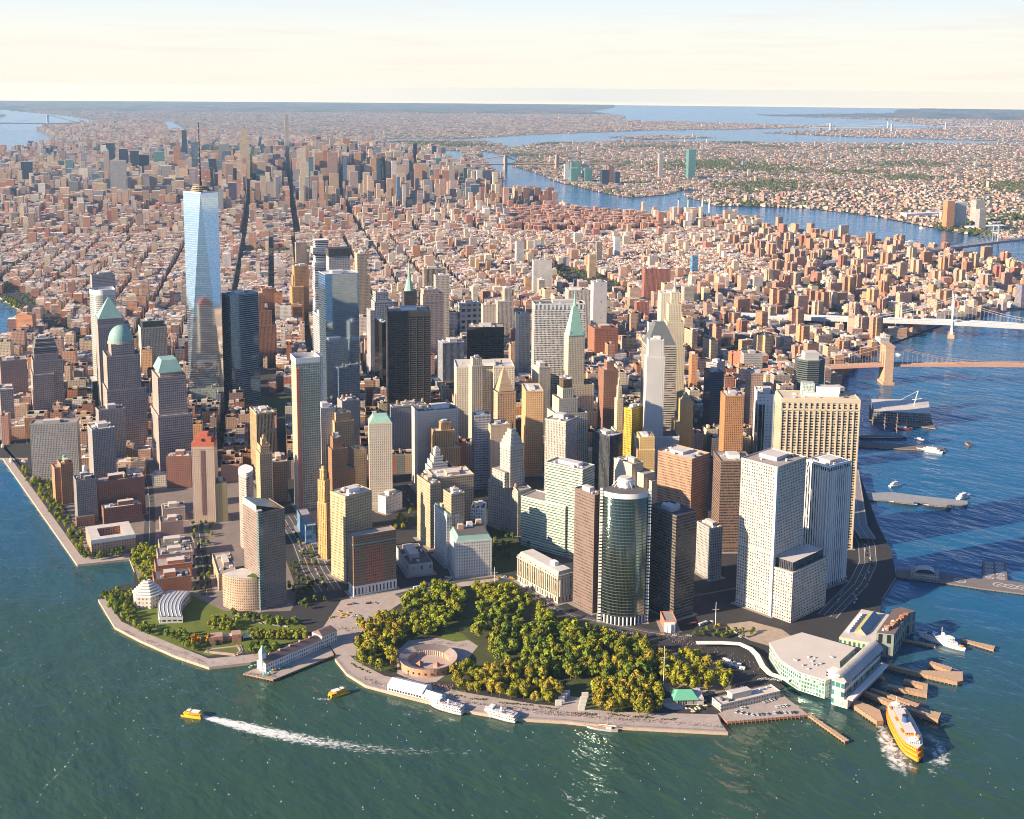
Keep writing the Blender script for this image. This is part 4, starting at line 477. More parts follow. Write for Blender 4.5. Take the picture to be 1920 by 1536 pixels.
ST=dict(
 whitegrid=((.52,.45,.38),(.07,.06,.055),3.3,3.75,.52,.5),slot=((.4,.38,.35),(.03,.03,.03),5.5,9,.35,.9),fins=((.55,.54,.53),(.012,.014,.02),3.4,3.8,.62,1),piers=((.5,.42,.31),(.035,.032,.03),2.1,3.7,1,.62),
 glassgreen=((.06,.08,.08),(.24,.33,.33),1.6,3.7,.9,.8,1.0,.16,.0),brownpunch=((.17,.12,.1),(.04,.04,.045),1.9,3.7,.6,.45,0,.15,.35),blackband=((.13,.115,.10),(.015,.015,.017),1.7,3.7,.8,.6),
 limecol=((.5,.44,.34),(.06,.05,.045),5.2,13,.4,.75),mintband=((.46,.50,.40),(.05,.10,.085),1.7,3.6,.9,.42,.2),limepunch=((.40,.37,.33),G_,3.4,3.9,.42,.5),whiteorn=((.55,.53,.51),(.03,.035,.045),3.2,3.9,.45,.52),
 brownbay=((.23,.14,.09),G_,2.7,3.6,.42,.5),goldpunch=((.46,.35,.21),(.04,.035,.03),2.7,3.7,.45,.55),gold=((.46,.29,.12),(.05,.035,.02),3,3.8,.35,.8),brickglass=((.27,.18,.14),(.12,.18,.20),2.6,3.2,.66,.58,.4),
 palecurve=((.42,.33,.29),(.12,.11,.11),2.4,3.3,.8,.45,.2),palepanel=((.42,.42,.42),(.04,.05,.06),6,5,.7,.35),orangepanel=((.50,.33,.2),(.05,.05,.05),3.4,3.4,.4,.45),
 gateway=((.30,.28,.27),(.035,.035,.04),2.3,2.95,.5,.62),orangebrick=((.46,.21,.10),(.05,.05,.05),2.6,3.0,.42,.5),greybrick=((.24,.22,.21),(.05,.055,.06),2.4,3.0,.5,.55),redbrick=((.24,.105,.075),(.05,.05,.055),2.7,3.0,.42,.5),
 orangelow=((.47,.28,.19),(.05,.05,.06),3.4,3.3,.42,.5),redorange=((.43,.17,.085),(.05,.05,.06),3.0,3.3,.4,.48),beigelow=((.44,.34,.27),(.05,.05,.06),3.0,3.3,.4,.48),pinkbrick=((.42,.26,.21),(.05,.05,.06),3.0,3.3,.45,.5),
 pinkpunch=((.45,.34,.27),(.04,.04,.045),2.5,3.1,.5,.5),yellow=((.55,.42,.18),(.06,.06,.06),3.2,3.2,.45,.5),granite=((.40,.31,.27),(.05,.065,.085),3.1,3.8,.58,.55,.25,.08),greyglass=((.2,.21,.22),(.06,.075,.09),1.6,3.8,.85,.7,.5,.1),
 creamglass=((.55,.52,.44),(.45,.46,.42),1.6,4.0,1,.72,.65,.22,.05),creamslot=((.52,.47,.38),(.03,.03,.03),3.0,4.2,.38,.72),greenglass=((.05,.08,.07),(.08,.14,.12),1.6,3.8,.88,.8,.7,.08),greyband=((.34,.33,.32),(.05,.055,.065),2.2,3.8,.6,.5,.2),
 glassband=((.30,.34,.40),(.05,.09,.14),1.5,4.0,1,.7,.75,.06,.1),glassgreenlit=((.50,.46,.34),(.22,.26,.20),3.4,3.5,.7,.62,.45,.1,.25),whitebay=((.6,.6,.6),(.07,.09,.11),3.4,3.4,.55,.62,.2),palecol=((.5,.48,.46),(.04,.045,.055),3.1,3.2,.42,.62),
 tanpunch=((.48,.34,.2),(.04,.04,.045),2.9,3.7,.42,.5),greypunch=((.27,.25,.24),(.05,.05,.055),3.0,3.7,.32,.4),brownpunch2=((.26,.14,.075),(.03,.03,.03),3.0,3.6,.34,.45),creamorn=((.55,.48,.39),(.06,.055,.05),2.9,3.7,.42,.55),
 greyorn=((.32,.31,.31),(.045,.05,.06),2.8,3.8,.45,.55),whitetall=((.58,.53,.46),(.06,.06,.06),2.6,3.6,.45,.5),orangepier=((.52,.28,.11),(.06,.045,.03),2.8,3.7,.42,.78),whiteband=((.58,.55,.52),(.06,.06,.065),3,3.8,.75,.45),
 tanorn=((.42,.31,.20),(.04,.04,.045),2.9,3.8,.42,.5),whiteplain=((.6,.58,.56),(.06,.06,.07),6,5,.4,.2),greyplain=((.40,.38,.37),(.1,.1,.1),11,20,.18,.2),bluewrap=((.10,.22,.34),(.08,.18,.3),9,6,.85,.9,0,.8,.0),
 tanslot=((.42,.28,.18),(.04,.04,.04),3.2,3.8,.38,.5),tandark=((.48,.36,.2),(.03,.028,.03),2.2,3.6,.55,1),blackslab=((.055,.05,.05),(.008,.008,.009),9,3.9,1,.6,0,.2,.04),blackglass=((.012,.013,.016),(.008,.009,.012),1.5,3.8,.85,.9,0,.08,.02),
 mirror=((.35,.45,.54),(.42,.56,.68),1.5,4.1,.94,.93,1.0,.03,.0),lattice=((.6,.6,.6),(.22,.26,.3),6,4,.85,.75,.6,.08,.05),stacked=((.58,.58,.58),(.06,.085,.11),5,3.9,1,.62,.6,.08,.1),tantall=((.52,.41,.27),(.045,.04,.04),3.0,3.7,.42,.55),
 concrete=((.42,.39,.36),(.06,.05,.05),6,4,.55,.35),greygrid=((.36,.36,.37),(.035,.045,.06),3.4,3.8,.62,.62),redpier=((.42,.19,.10),(.06,.04,.035),2.9,3.7,.42,.82),tanrib=((.45,.33,.22),(.09,.07,.05),3.6,3.2,.4,1),
 darkstripe=((.42,.35,.26),(.012,.012,.014),3.0,3.8,.6,1),paledot=((.48,.42,.34),(.05,.05,.05),2.9,3.8,.5,.5),pinkband=((.46,.35,.29),(.05,.045,.045),2.9,3.8,.5,.5),scaffoldwrap=((.10,.085,.075),(.03,.03,.03),2.4,4,.8,.85,0,.9,.1),
 creampunch=((.54,.45,.33),(.05,.045,.04),2.8,3.7,.42,.52),blueribs=((.30,.31,.35),(.03,.04,.06),2.4,3.8,.5,1),bronze=((.05,.04,.033),(.018,.014,.011),8,3.9,.93,.62,.3,.1,.05),creamequit=((.57,.50,.40),(.07,.06,.05),2.7,3.7,.45,.58),
 creampier=((.54,.46,.35),(.08,.065,.05),3.2,3.7,.34,.75),tancol=((.46,.36,.25),(.03,.03,.03),4.2,3.9,.45,.55),tanstone=((.42,.31,.19),(.3,.22,.14),30,2.2,1,.2,0,.8,0),orangetan=((.54,.33,.16),(.05,.04,.04),3.3,3.7,.35,.5),creamplain=((.55,.46,.34),(.06,.05,.05),7,4,.2,.35),
 blueband=((.36,.36,.38),(.05,.055,.065),2.1,3.8,.7,.5),tanblank=((.48,.37,.26),(.08,.07,.06),9,4.5,.12,.3),whitegridslab=((.55,.53,.51),(.035,.04,.05),2.3,3.9,.74,.66,.2),limetower=((.52,.45,.33),(.05,.045,.04),2.8,3.7,.4,.55),
 limestone=((.5,.43,.33),(.3,.26,.2),3,4,.2,.5),bronzebox=((.13,.085,.05),(.04,.03,.02),1.6,9,.5,.9),whitedeco=((.60,.58,.56),(.05,.055,.06),2.7,3.6,.42,.58),stripebay=((.45,.40,.33),(.025,.025,.028),5,3.9,1,.5),creamslab=((.55,.47,.37),(.12,.14,.13),5,4,.25,.7),
 ochre=((.52,.36,.14),(.06,.05,.03),3,3.8,.35,.5),yellownet=((.50,.35,.03),(.03,.03,.035),2.9,3.9,.62,.6,0,.8,.3),goldorn=((.52,.36,.16),(.05,.04,.03),3,3.8,.42,.6),creamblock=((.56,.48,.35),(.05,.05,.05),4.5,4,.25,.4),browngrid=((.34,.2,.13),(.035,.03,.03),1.9,3.8,.55,.5),
 darkribs=((.06,.065,.075),(.012,.014,.018),2.4,3.8,.6,1),paleribs=((.45,.40,.36),(.07,.065,.06),2.6,3.8,.45,.75),brickgrid=((.26,.13,.085),(.045,.035,.03),2.9,3.7,.5,.5),redgrid=((.32,.13,.075),(.06,.04,.035),3.2,3.8,.5,.5),whitescatter=((.52,.49,.44),(.06,.06,.06),2.6,3.0,.4,.45),
 limerib=((.46,.41,.36),(.08,.075,.075),3.2,4.0,.4,1),greyblank=((.44,.42,.42),(.3,.3,.3),40,40,.1,.1),redrib=((.32,.13,.09),(.12,.05,.04),3.6,3,.4,1),bluebox=((.33,.33,.34),(.03,.035,.04),14,14,.6,.5),brownband=((.19,.125,.095),(.03,.025,.025),2,3.8,.85,.48),
 darkoct=((.10,.12,.12),(.02,.03,.035),1.6,3.8,1,.55,.4,.1,.05),darkglass=((.025,.045,.075),(.018,.04,.075),1.6,3.9,.8,.7,.45,.08,.05),orangedeco=((.40,.20,.09),(.04,.03,.025),3.0,3.7,.42,.6),splitslab=((.38,.25,.19),(.05,.045,.045),3,3.0,.6,.5),whiteframe=((.5,.5,.5),(.012,.014,.018),7,40,.88,1,0,.06,0),
 greystone=((.30,.29,.29),(.05,.055,.06),2.8,3.7,.45,.5),brickhouse=((.42,.19,.12),(.1,.09,.08),2.6,3.8,.4,.55),whitelow=((.50,.44,.36),(.06,.06,.065),3.2,3.6,.45,.45),
 palegrid=((.42,.37,.33),(.10,.12,.14),3.4,4,.6,.6,.2),greyslab=((.30,.28,.27),(.07,.075,.085),3,4,.6,.6),greyslab2=((.34,.32,.31),(.14,.13,.13),3,4,.6,.6),pinkpunch2=((.5,.35,.28),G_,3,4,.4,.5),tealglass=((.12,.24,.23),(.10,.27,.25),3,4,.85,.75,.35,.12),white=((.58,.57,.56),(.1,.1,.11),3,3.4,.4,.5),
)
def st(k):
    return facade('facade_'+k,*ST[k])
MR=dict(roof=plain('roof_gravel',(.30,.26,.24),.9,.3,.12),roofd=plain('roof_tar',(.10,.095,.095),.9,.3,.12),roofl=plain('roof_pale',(.50,.46,.43),.85,.25,.1),metal=plain('plant_metal',(.40,.40,.40),.5,.2,.4),
 white=plain('white_paint',(.68,.67,.65),.6,.08,.2),teal=plain('copper_teal',(.20,.34,.31),.6,.2,.1),copper=plain('verdigris',(.25,.44,.35),.65,.2,.15),slate=plain('slate_roof',(.11,.12,.13),.6,.2,.2),brown=plain('brown_wood',(.20,.12,.07),.85,.3,.6),
 dark=plain('dark_metal',(.03,.03,.033),.5,.2,.3),steel=plain('blue_grey_steel',(.42,.46,.50),.55,.15,.3),red=plain('red_brick_plain',(.42,.12,.07),.8,.2,.3),stone=plain('tower_stone',(.42,.28,.19),.85,.3,.15),tan=plain('deck_timber',(.42,.29,.19),.9,.3,.4),
 tank=plain('tank_wood',(.33,.22,.14),.85,.25,.6),orange=plain('ferry_orange',(.80,.25,.02),.5,.08,.1),yellow=plain('taxi_yellow',(.75,.42,.02),.45,.08,.1),glass=plain('dark_glass',(.02,.025,.03),.1,.1,.1,0,.6),conc=plain('concrete',(.40,.36,.33),.85,.2,.1),
 redstrip=plain('hoist_red',(.45,.16,.12),.7,.2,.5),cyan=plain('umbrella_teal',(.08,.45,.45),.7,.15,.5),green=plain('green_metal_roof',(.12,.36,.24),.5,.1,.2),blue=plain('boat_blue',(.05,.09,.25),.5,.1,.2),hedge=plain('hedge_leaves',(.06,.09,.02),.9,.5,.6))
RND=random.Random(7)
# ---------------- named towers and buildings ----------------
def rect(x0,x1,y0,y1): return [(x0,y0),(x1,y0),(x1,y1),(x0,y1)]
def parapet(mb,poly,z,m,h=1.3,t=.5):
    n=len(poly); cx=sum(p[0] for p in poly)/n; cy_=sum(p[1] for p in poly)/n
    inn=[]
    for p in poly:
        dx,dy=p[0]-cx,p[1]-cy_; L=math.hypot(dx,dy) or 1; k=max(0,(L-t*1.4)/L); inn.append((cx+dx*k,cy_+dy*k))
    out=[(cx+(p[0]-cx)*1.003,cy_+(p[1]-cy_)*1.003) for p in poly]
    mb.prism(out,z,z+h,m); mb.prism(inn[::-1] if False else inn,z+.0,z+h,m)
    for i in range(n):
        j=(i+1)%n; mb.face([(*out[i],z+h),(*out[j],z+h),(*inn[j],z+h),(*inn[i],z+h)],m)
def tank(root,x,y,z,r=2.2,h=4,m=None):
    mb=MB(); mm=m or MR['tank']
    for a in range(4): mb.boxc(x+r*.6*math.cos(a*1.57+.78),y+r*.6*math.sin(a*1.57+.78),.3,.3,z,z+2,MR['dark'])
    mb.cyl(x,y,z+2,z+2+h,r,r*.96,mm,10); mb.cyl(x,y,z+2+h,z+2+h+1.6,r*1.08,.05,mm,10,False)
    return mb.build('water_tank',root)
def plant(root,w,d,z,rnd,wallm,scale=1.0,n=None,ox=0,oy=0):
    mb=MB(); pw,pd=w*rnd.uniform(.3,.5)*scale,d*rnd.uniform(.35,.55)*scale
    px_,py_=ox+rnd.uniform(-.12,.12)*w,oy+rnd.uniform(-.12,.12)*d; ph=rnd.uniform(3.5,6.5)
    mb.boxc(px_,py_,pw,pd,z,z+ph,wallm,MR['roofl']); mb.build('penthouse',root)
    n=n if n is not None else rnd.randint(4,8)
    for i in range(n):
        for t in range(6):
            x,y=ox+rnd.uniform(-.4,.4)*w,oy+rnd.uniform(-.4,.4)*d
            if abs(x-px_)>pw/2+1.5 or abs(y-py_)>pd/2+1.5: break
        else: continue
        mb=MB(); a,b,hh=rnd.uniform(2,5),rnd.uniform(2,6),rnd.uniform(1.2,3)
        mb.boxc(x,y,min(a,w*.3),min(b,d*.3),z,z+hh,MR[rnd.choice(['metal','roofl','white','roofd'])]); mb.build('rooftop_unit',root)
def fins(mb,x0,x1,y0,y1,z0,z1,step,dep,wid,m):
    for (a,b,ax) in ((x0,x1,0),(y0,y1,1)):
        n=max(1,round((b-a)/step))
        for i in range(n+1):
            t=a+(b-a)*i/n
            for s_ in (0,1):
                if ax==0:
                    yy=(y0-dep,y0+.02) if s_==0 else (y1-.02,y1+dep); mb.box(t-wid/2,t+wid/2,yy[0],yy[1],z0,z1,m)
                else:
                    xx=(x0-dep,x0+.02) if s_==0 else (x1-.02,x1+dep); mb.box(xx[0],xx[1],t-wid/2,t+wid/2,z0,z1,m)
def arc(cx,cy,r,a0,a1,n): return [(cx+r*math.cos(R(a0+(a1-a0)*i/n)),cy+r*math.sin(R(a0+(a1-a0)*i/n))) for i in range(n+1)]
def wallmat(s):
    w=ST[s][0]; return plain('trim_'+s,w,.8,.15,.2)
PAVE=plain('sidewalk',(.27,.235,.215),.9,.25,.3)
FOOT=[]      # footprints (x,y,halfdiag,rot,w,d,h)
def crown(root,cr,w,d):
    k,z0,z1,f0,f1,m,ox,oy=cr; mm=MR.get(m) or st(m); mb=MB(); ox*=w; oy*=d
    nm='crown_roof'
    if k=='dome': mb.cyl(ox,oy,z0,z0+3,w*f0*1.08,w*f0*1.08,wallmat('granite'),28); mb.dome(ox,oy,z0+3,w*f0,z1-z0-3,mm,28,7); nm='dome'
    elif k in('frustum','pyramid','hip'):
        a,b=w*f0,d*f0*(1 if k!='pyramid' else min(1.,w/d*1.0)); p=rect(ox-a,ox+a,oy-b,oy+b); a2,b2=w*f1,(d*f1 if k!='pyramid' else w*f1)
        if k=='hip': a,b=w*.5,d*.5; p=rect(-a,a,-b,b); a2,b2=w*f1,d*f1
        mb.prism(p,z0,z1,mm,mm,None,rect(ox-a2,ox+a2,oy-b2,oy+b2))
    elif k=='spire': mb.cyl(ox,oy,z0,z0+(z1-z0)*.35,w*f0,w*f0*.35,mm,8); mb.cyl(ox,oy,z0+(z1-z0)*.35,z1,w*f0*.33,.15,mm,8,False); nm='spire'
    elif k=='spire2':
        a=w*f0; q=a*.28; zm=z0+(z1-z0)*.62; mb.prism(rect(-a,a,-a,a),z0,zm,mm,mm,None,rect(-q,q,-q,q)); mb.cyl(0,0,zm,zm+6,q*.8,q*.7,mm,8); mb.cyl(0,0,zm+6,z1,q*.6,.1,mm,8,False); nm='spire'
        for sx in (-1,1):
            for sy in (-1,1): mb.boxc(sx*a*.85,sy*a*.85,3,3,z0,z0+6,mm)
    mb.build(nm,root)
def hero(i,rec):
    n,cat,lab,x,y,a,w,d,h,s,ex=rec
    rnd=random.Random(100+i); far=ex.get('far'); z=3
    root=empty(n,(x,y,z),brg(a),lab,cat,ex.get('g')); h=h-3
    sp=ex.get('sp'); fm=st(s); wm=wallmat(s); hw,hd=w/2,d/2
    FOOT.append((x,y,R(90-a),w,d,h,ex.get('t')))
    tiers=ex.get('t') or [[-.5,.5,-.5,.5,0,None]]
    T=[]
    for j,t in enumerate(tiers):
        t=list(t); z1=h if t[5] is None else t[5]-3; z0=max(0,t[4]-(3 if t[4] else 0)); e=.06*j
        T.append((t[0]*w+e,t[1]*w-e,t[2]*d+e,t[3]*d-e,z0,z1,t[6] if len(t)>6 else None))
    roofm=MR[rnd.choice(['roof','roof','roofl','roofl','roofd'])]
    mb=MB()
    if sp in (None,'nyp','mansard','tealedge','whitebase','redcrown','hoist','scaffold','dishes','porch','custom','notch','none','hotel','court','wing'):
        if sp=='court':
            mb=MB(); t=13
            for q in (rect(-hw,hw,-hd,-hd+t),rect(-hw,-hw+t,-hd+t,hd),rect(hw-t,hw,-hd+t,hd),rect(-hw+t,hw-t,hd-t,hd)): mb.prism(q,0,h,fm,MR['roofl'])
            mb.prism(rect(-hw-.3,hw+.3,-hd-.3,-hd),h-4,h+1,MR['white'],MR['white'],MR['white'])
        elif sp=='notch':
            t=w*.3
            for q in (rect(-hw,-hw+t,-hd,hd),rect(hw-t*1.2,hw,-hd,hd)): mb.prism(q,0,h,fm,roofm); parapet(mb,q,h,wm)
            mb.prism(rect(-hw+t,hw-t*1.2,-hd+16,hd-16),0,h+.4,fm,roofm)
        elif sp=='wing':
            n_=10; P=[]
            for k in range(n_+1):
                f=k/n_; P.append((-hw+w*f,6*math.sin(f*math.pi)))
            for k in range(n_):
                (xa,ya),(xb,yb)=P[k],P[k+1]; za,zb=h+5*(k/n_),h+5*((k+1)/n_)
                mb.face([(xa,ya-hd,0),(xb,yb-hd,0),(xb,yb-hd,zb),(xa,ya-hd,za)],fm,[(xa,0),(xb,0),(xb,zb),(xa,za)])
                mb.face([(xb,yb+hd,0),(xa,ya+hd,0),(xa,ya+hd,za+2),(xb,yb+hd,zb+2)],fm,[(xa,0),(xb,0),(xb,zb),(xa,za)])
                mb.face([(xa,ya-hd,za),(xb,yb-hd,zb),(xb,yb+hd,zb+2),(xa,ya+hd,za+2)],MR['metal'])
                for q in range(6):
                    yy=-hd+d*(q+.5)/6; mb.tube((xa,ya+yy,za+.4+q*.33),(xb,yb+yy,zb+.4+q*.33),.3,MR['white'])
            mb.face([(-hw,-hd,0),(-hw,-hd,h),(-hw,hd,h+2),(-hw,hd,0)],fm,[(0,0),(0,h),(d,h),(d,0)]); mb.face([(hw,P[-1][1]-hd,0),(hw,P[-1][1]+hd,0),(hw,P[-1][1]+hd,h+7),(hw,P[-1][1]-hd,h+5)],fm,[(0,0),(d,0),(d,h),(0,h)])
        else:
            for j,(x0,x1,y0,y1,z0,z1,s2) in enumerate(T):
                if s2 and j: 
                    m2=MB(); m2.box(x0,x1,y0,y1,z0,z1,st(s2),roofm); m2.build('upper_stage',root); continue
                if s=='bronze' or s=='blackslab' or s=='whitegridslab': mb.box(x0,x1,y0,y1,z0,z1-9,fm,roofm); mb.box(x0-.15,x1+.15,y0-.15,y1+.15,z1-9,z1,plain('blank_'+s,tuple(c*.8 for c in ST[s][0]),.7) if s!='whitegridslab' else st('darkstripe') if False else facade('louvre_band',(.5,.5,.5),(.16,.17,.2),7,30,.5,1),roofm)
                else: mb.box(x0,x1,y0,y1,z0,z1,fm,roofm)
                if not far or s in('greyslab2',): parapet(mb,rect(x0,x1,y0,y1),z1,wm,1.4 if h>40 else 1.0)
                if h>60 and not far and s not in ('bronze','blackslab','blackglass','mirror','fins','darkribs','bluewrap') and z1>40 and j==0:   # cornice and base course
                    mb.box(x0-.35,x1+.35,y0-.35,y1+.35,z1-.9,z1-.2,wm,wm,wm); mb.box(x0-.2,x1+.2,y0-.2,y1+.2,9,9.9,wm,wm,wm)
            x0,x1,y0,y1,z0,z1,_=T[0]
            if s=='piers':
                fins(mb,x0,x1,y0,y1,0,z1-14,w/14,1.1,2.0,wm); mb.box(x0-1.2,x1+1.2,y0-1.2,y1+1.2,z1-5,z1+.2,wm,wm,wm); fins(mb,x0,x1,y0,y1,z1-14,z1-5,w/14,1.0,3.2,wm); mb.box(x0-1.1,x1+1.1,y0-1.1,y1+1.1,z1-15.5,z1-13,wm,wm,wm)
            if s=='fins':
                fins(mb,x0,x1,y0,y1,5,z1-6,w/11,1.0,1.5,MR['white']); mb.box(x0-.5,x1+.5,y0-.5,y1+.5,z1-1.2,z1+.3,MR['white'],None,MR['white'])
            if s in('brownpunch','blackslab'):
                nb=6 if s=='blackslab' else 2
                for k in range(nb+1):
                    xx=x0+(x1-x0)*k/nb; mb.box(xx-.6,xx+.6,y0-.5,y0-.02,0,z1,wm)
    elif sp=='curve':
        # quarter round glass front facing local -y, straight rear legs
        sag=SAG17; r=(w*w/4+sag*sag)/(2*sag); ang=math.degrees(math.asin(min(1,hw/r))); P=arc(0,-hd-sag+r,r,-90-ang,-90+ang,36)
        yb=P[0][1]; back=[(hw,yb+8),(0,hd),(-hw,yb+8)]
        poly=P+back
        mb.prism(poly,10,h-6,lambda k:fm if k<36 else st('brownband'),None)
        mb.prism(poly,h-6,h,MR['white'],MR['roofd']); 
        cols=[poly[k] for k in range(0,37,3)]
        for c in cols: mb.cyl(c[0]*.97,c[1]*.97,0,10,1.0,1.0,MR['white'],8,False)
        mb.prism([(p[0]*.86,p[1]*.86) for p in poly],0,10,MR['glass'])
        fw=facade('edge_strip',(.62,.6,.56),(.02,.03,.03),30,3.8,1,.42)
        e=MB()
        for sx in (-1,1): e.box(min(sx*hw,sx*(hw+3.4)),max(sx*hw,sx*(hw+3.4)),yb-1.2,yb+8.5,0,h+.5,fw,MR['white'])
        e.build('edge_strip',root)
        q=MB(); q.cyl(0,2,h,h+9,9,9,MR['white'],20); q.cyl(0,2,h+9,h+11,7,7,MR['roofl'],20)
        for k in range(12):
            t=k*math.pi/6; q.tube((15*math.cos(t),2+12*math.sin(t),h),(9*math.cos(t),2+9*math.sin(t),h+7),.35,MR['white'])
        q.build('roof_drum',root)
    elif sp=='curvefront':
        P=[]
        n_=12
        for k in range(n_+1):
            f=k/n_; P.append((-hw-10*math.sin(f*math.pi)*-1.0,hd-d*f))
        # left side bowed inward (concave towards the street)
        poly=P+[(hw,-hd),(hw+14,hd*.2),(hw+14,hd),]
        mb.prism(poly,0,h,fm,roofm); parapet(mb,poly,h,wm); mb.prism([(p[0]*1.02,p[1]*1.01) for p in poly],h-9,h-8,wm,wm,wm); mb.prism([(p[0]*1.02,p[1]*1.01) for p in poly],h*.45,h*.45+1,wm,wm,wm)
        tx,ty=2,-hd*.05; q=MB(); b=11.5
        q.box(tx-b,tx+b,ty-b,ty+b,h,118,fm,roofm); q.box(tx-b-7,tx+b+5,ty-b+3,ty+b+9,h,86,fm,roofm)
        for k,(bb,za,zb) in enumerate(((b*1.02,118,124),(b*.86,124,129),(b*.72,129,134),(b*.56,134,139),(b*.38,139,144))): q.box(tx-bb,tx+bb,ty-bb,ty+bb,za,zb,wm,wm)
        q.cyl(tx,ty,144,156,2.2,.3,MR['dark'],8); q.build('tower_stage',root)
        n_=0
    elif sp=='ellipse':
        P=[(hw*.95*math.copysign(abs(math.cos(t*math.pi/14))**1.5,math.cos(t*math.pi/14)),hd*math.sin(t*math.pi/14)) for t in range(28)]
        mb.prism(P,0,h,fm,MR['roof']); q=MB()
        for zz in (h+1,h+3.5,h+6): q.prism([(p[0]*1.03,p[1]*1.03) for p in P],zz,zz+1.0,MR['white'],MR['white'],MR['white'],None)
        for p in P[::3]: q.tube((p[0],p[1],h),(p[0],p[1],h+7),.35,MR['white'])
        q.build('crown_rail',root)
    elif sp=='bow':
        P=arc(0,hd*.2,max(hw,hd)*1.12,150,262,16); P=[(p[0]*.95,p[1]) for p in P]; poly=P+[(hw,-hd*.8),(hw,hd),(-hw*.6,hd)]
        mb.prism(poly,0,h-10,fm); mb.prism(poly,h-10,h,MR['white'],None); mb.face([(p[0],p[1],h-9) for p in poly],MR['roofd']); q=MB(); q.box(-8,8,-6,8,h-9,h-2,MR['metal']); q.build('rooftop_unit',root)
        q=MB(); q.box(-hw*1.5,-hw*.55,-hd*1.1,hd*.9,0,52,st('greenglass'),MR['roofl']); q.build('podium',root)
    elif sp=='jenga':
        n_=14
        for k in range(n_):
            f=rnd.uniform(-.12,.12) if k>9 else rnd.uniform(-.03,.03); g_=rnd.uniform(-.1,.1) if k>9 else 0; z0,z1=h*k/n_,h*(k+1)/n_
            mb.box(-hw+f*w,hw+f*w,-hd+g_*d,hd+g_*d,z0,z1-.3,fm,MR['white'],MR['white'])
            for q in range(4):
                zz=z0+(z1-z0)*(q+.9)/4.1; mb.box(-hw+f*w-1.2,hw+f*w+1.2,-hd+g_*d-1.2,hd+g_*d+1.2,zz-.3,zz+.5,MR['white'],MR['white'],MR['white'])
    elif sp=='oct':
        c=.29; P=[(-hw*(1-2*c),-hd),(hw*(1-2*c),-hd),(hw,-hd*(1-2*c)),(hw,hd*(1-2*c)),(hw*(1-2*c),hd),(-hw*(1-2*c),hd),(-hw,hd*(1-2*c)),(-hw,-hd*(1-2*c))]
        mb.prism(P,0,h,fm,MR['roofl']); parapet(mb,P,h,wm); q=MB(); q.box(-hw*.5,hw*.5,-hd*.5,hd*.5,h,h+13,MR['metal'],MR['roofl']); q.build('penthouse',root)
    if not far and math.hypot(x-CAM[0],y-CAM[1])<2600 and sp not in('wing','ellipse') and y>-240:
        sw=MB(); e=4.5; zz=.02+.0035*(i%90); sw.box(-hw-e,hw+e,-hd-e,hd+e,-.5,1.15+zz-1.0-.0,PAVE,PAVE); sw.build('pavement_step',root)
    body=mb.build('tower_body' if h>45 else 'main_block',root)
    cr=ex.get('cr')
    if cr: cr=list(cr); cr[1]-=3; cr[2]-=3; crown(root,cr,w,d)
    # ---- additions
    if sp=='nyp':
        q=MB(); q.box(-29.6,44,-hd-27,-hd-.1,0,60,fm,MR['roofl']); parapet(q,rect(-29.6,44,-hd-27,-hd-.1),60,wm); q.box(-24,40,-hd-23,-hd-.2,60.1,71,st('darkribs'),MR['roofl']); q.build('lower_wing',root)
        q=MB(); q.box(-hw-1.2,-hw+2.6,-hd-1.2,-hd+2.6,0,h+1,MR['steel'],MR['white']); q.build('corner_shaft',root)
    if sp=='mansard' or sp=='tealedge':
        q=MB(); hh=7 if sp=='mansard' else 4; ins=4 if sp=='mansard' else 1.2
        q.prism(rect(-hw,hw,-hd,hd),h+.1,h+hh,MR['teal'],MR['roofd'],None,rect(-hw+ins,hw-ins,-hd+ins,hd-ins)); q.build('mansard_roof',root)
        for k in range(3 if sp=='mansard' else 1):
            q=MB(); cx=(-.25+.28*k)*w; cyy=(.1*k)*d; q.box(cx-3.5,cx+3.5,cyy-3,cyy+3,h+hh,h+hh+6,MR['tan'] if k!=1 else MR['white'],MR['roofl']); q.build('penthouse',root)
    if sp=='whitebase':
        q=MB(); q.box(-hw-.3,hw+.3,-hd-.3,hd+.3,0,13,facade('arch_base',(.6,.58,.55),G_,4.6,13,.42,.62),MR['white']); q.build('base_course',root)
        q=MB(); q.box(-hw*.42,hw*.42,-hd-.35,-hd-.05,15,h-14,facade('red_bay',(.34,.13,.08),G_,2.7,3.6,.42,.5)); q.build('centre_bay',root)
        q=MB(); q.box(-hw-.6,hw+.6,-hd-.6,hd+.6,h-10,h-9,MR['teal'],MR['teal'],MR['teal']); q.build('cornice',root)
    if sp=='redcrown':
        for k,(f,za,zb) in enumerate(((1.0,h,h+7),(.72,h+7,h+14),(.36,h+14,h+19))):
            q=MB(); q.box(-hw*f,hw*f,-hd*min(1,f+.1),hd*min(1,f+.1),za+.05,zb,MR['red'],MR['red']); q.build('crown_stage',root)
        q=MB(); q.cyl(0,0,0,.5,2.2,2.2,MR['glass'],18); o=q.build('round_window',root); o.location=(0,-hd*.83,h+10.5); o.rotation_euler=(math.pi/2,0,0)
        q=MB(); q.box(-3.2,3.2,-hd-.3,-hd-.03,12,h-4,facade('dark_bay',(.16,.08,.07),(.03,.03,.03),2.2,3.1,.6,.55)); q.build('centre_bay',root)
    if sp=='hoist':
        q=MB(); q.box(-hw-.1,-hw+4.5,-hd-2.6,-hd-.1,0,h-6,MR['redstrip']); q.build('hoist_strip',root)
        q=MB(); parapet(q,rect(-hw-.8,hw+.8,-hd-.8,hd+.8),h+.5,MR['white'],8,.6); q.build('crown_frame',root)
        q=MB(); q.box(-hw*.6,hw*.6,-hd*.6,hd*.6,h,h+3,MR['metal']); q.build('penthouse',root)
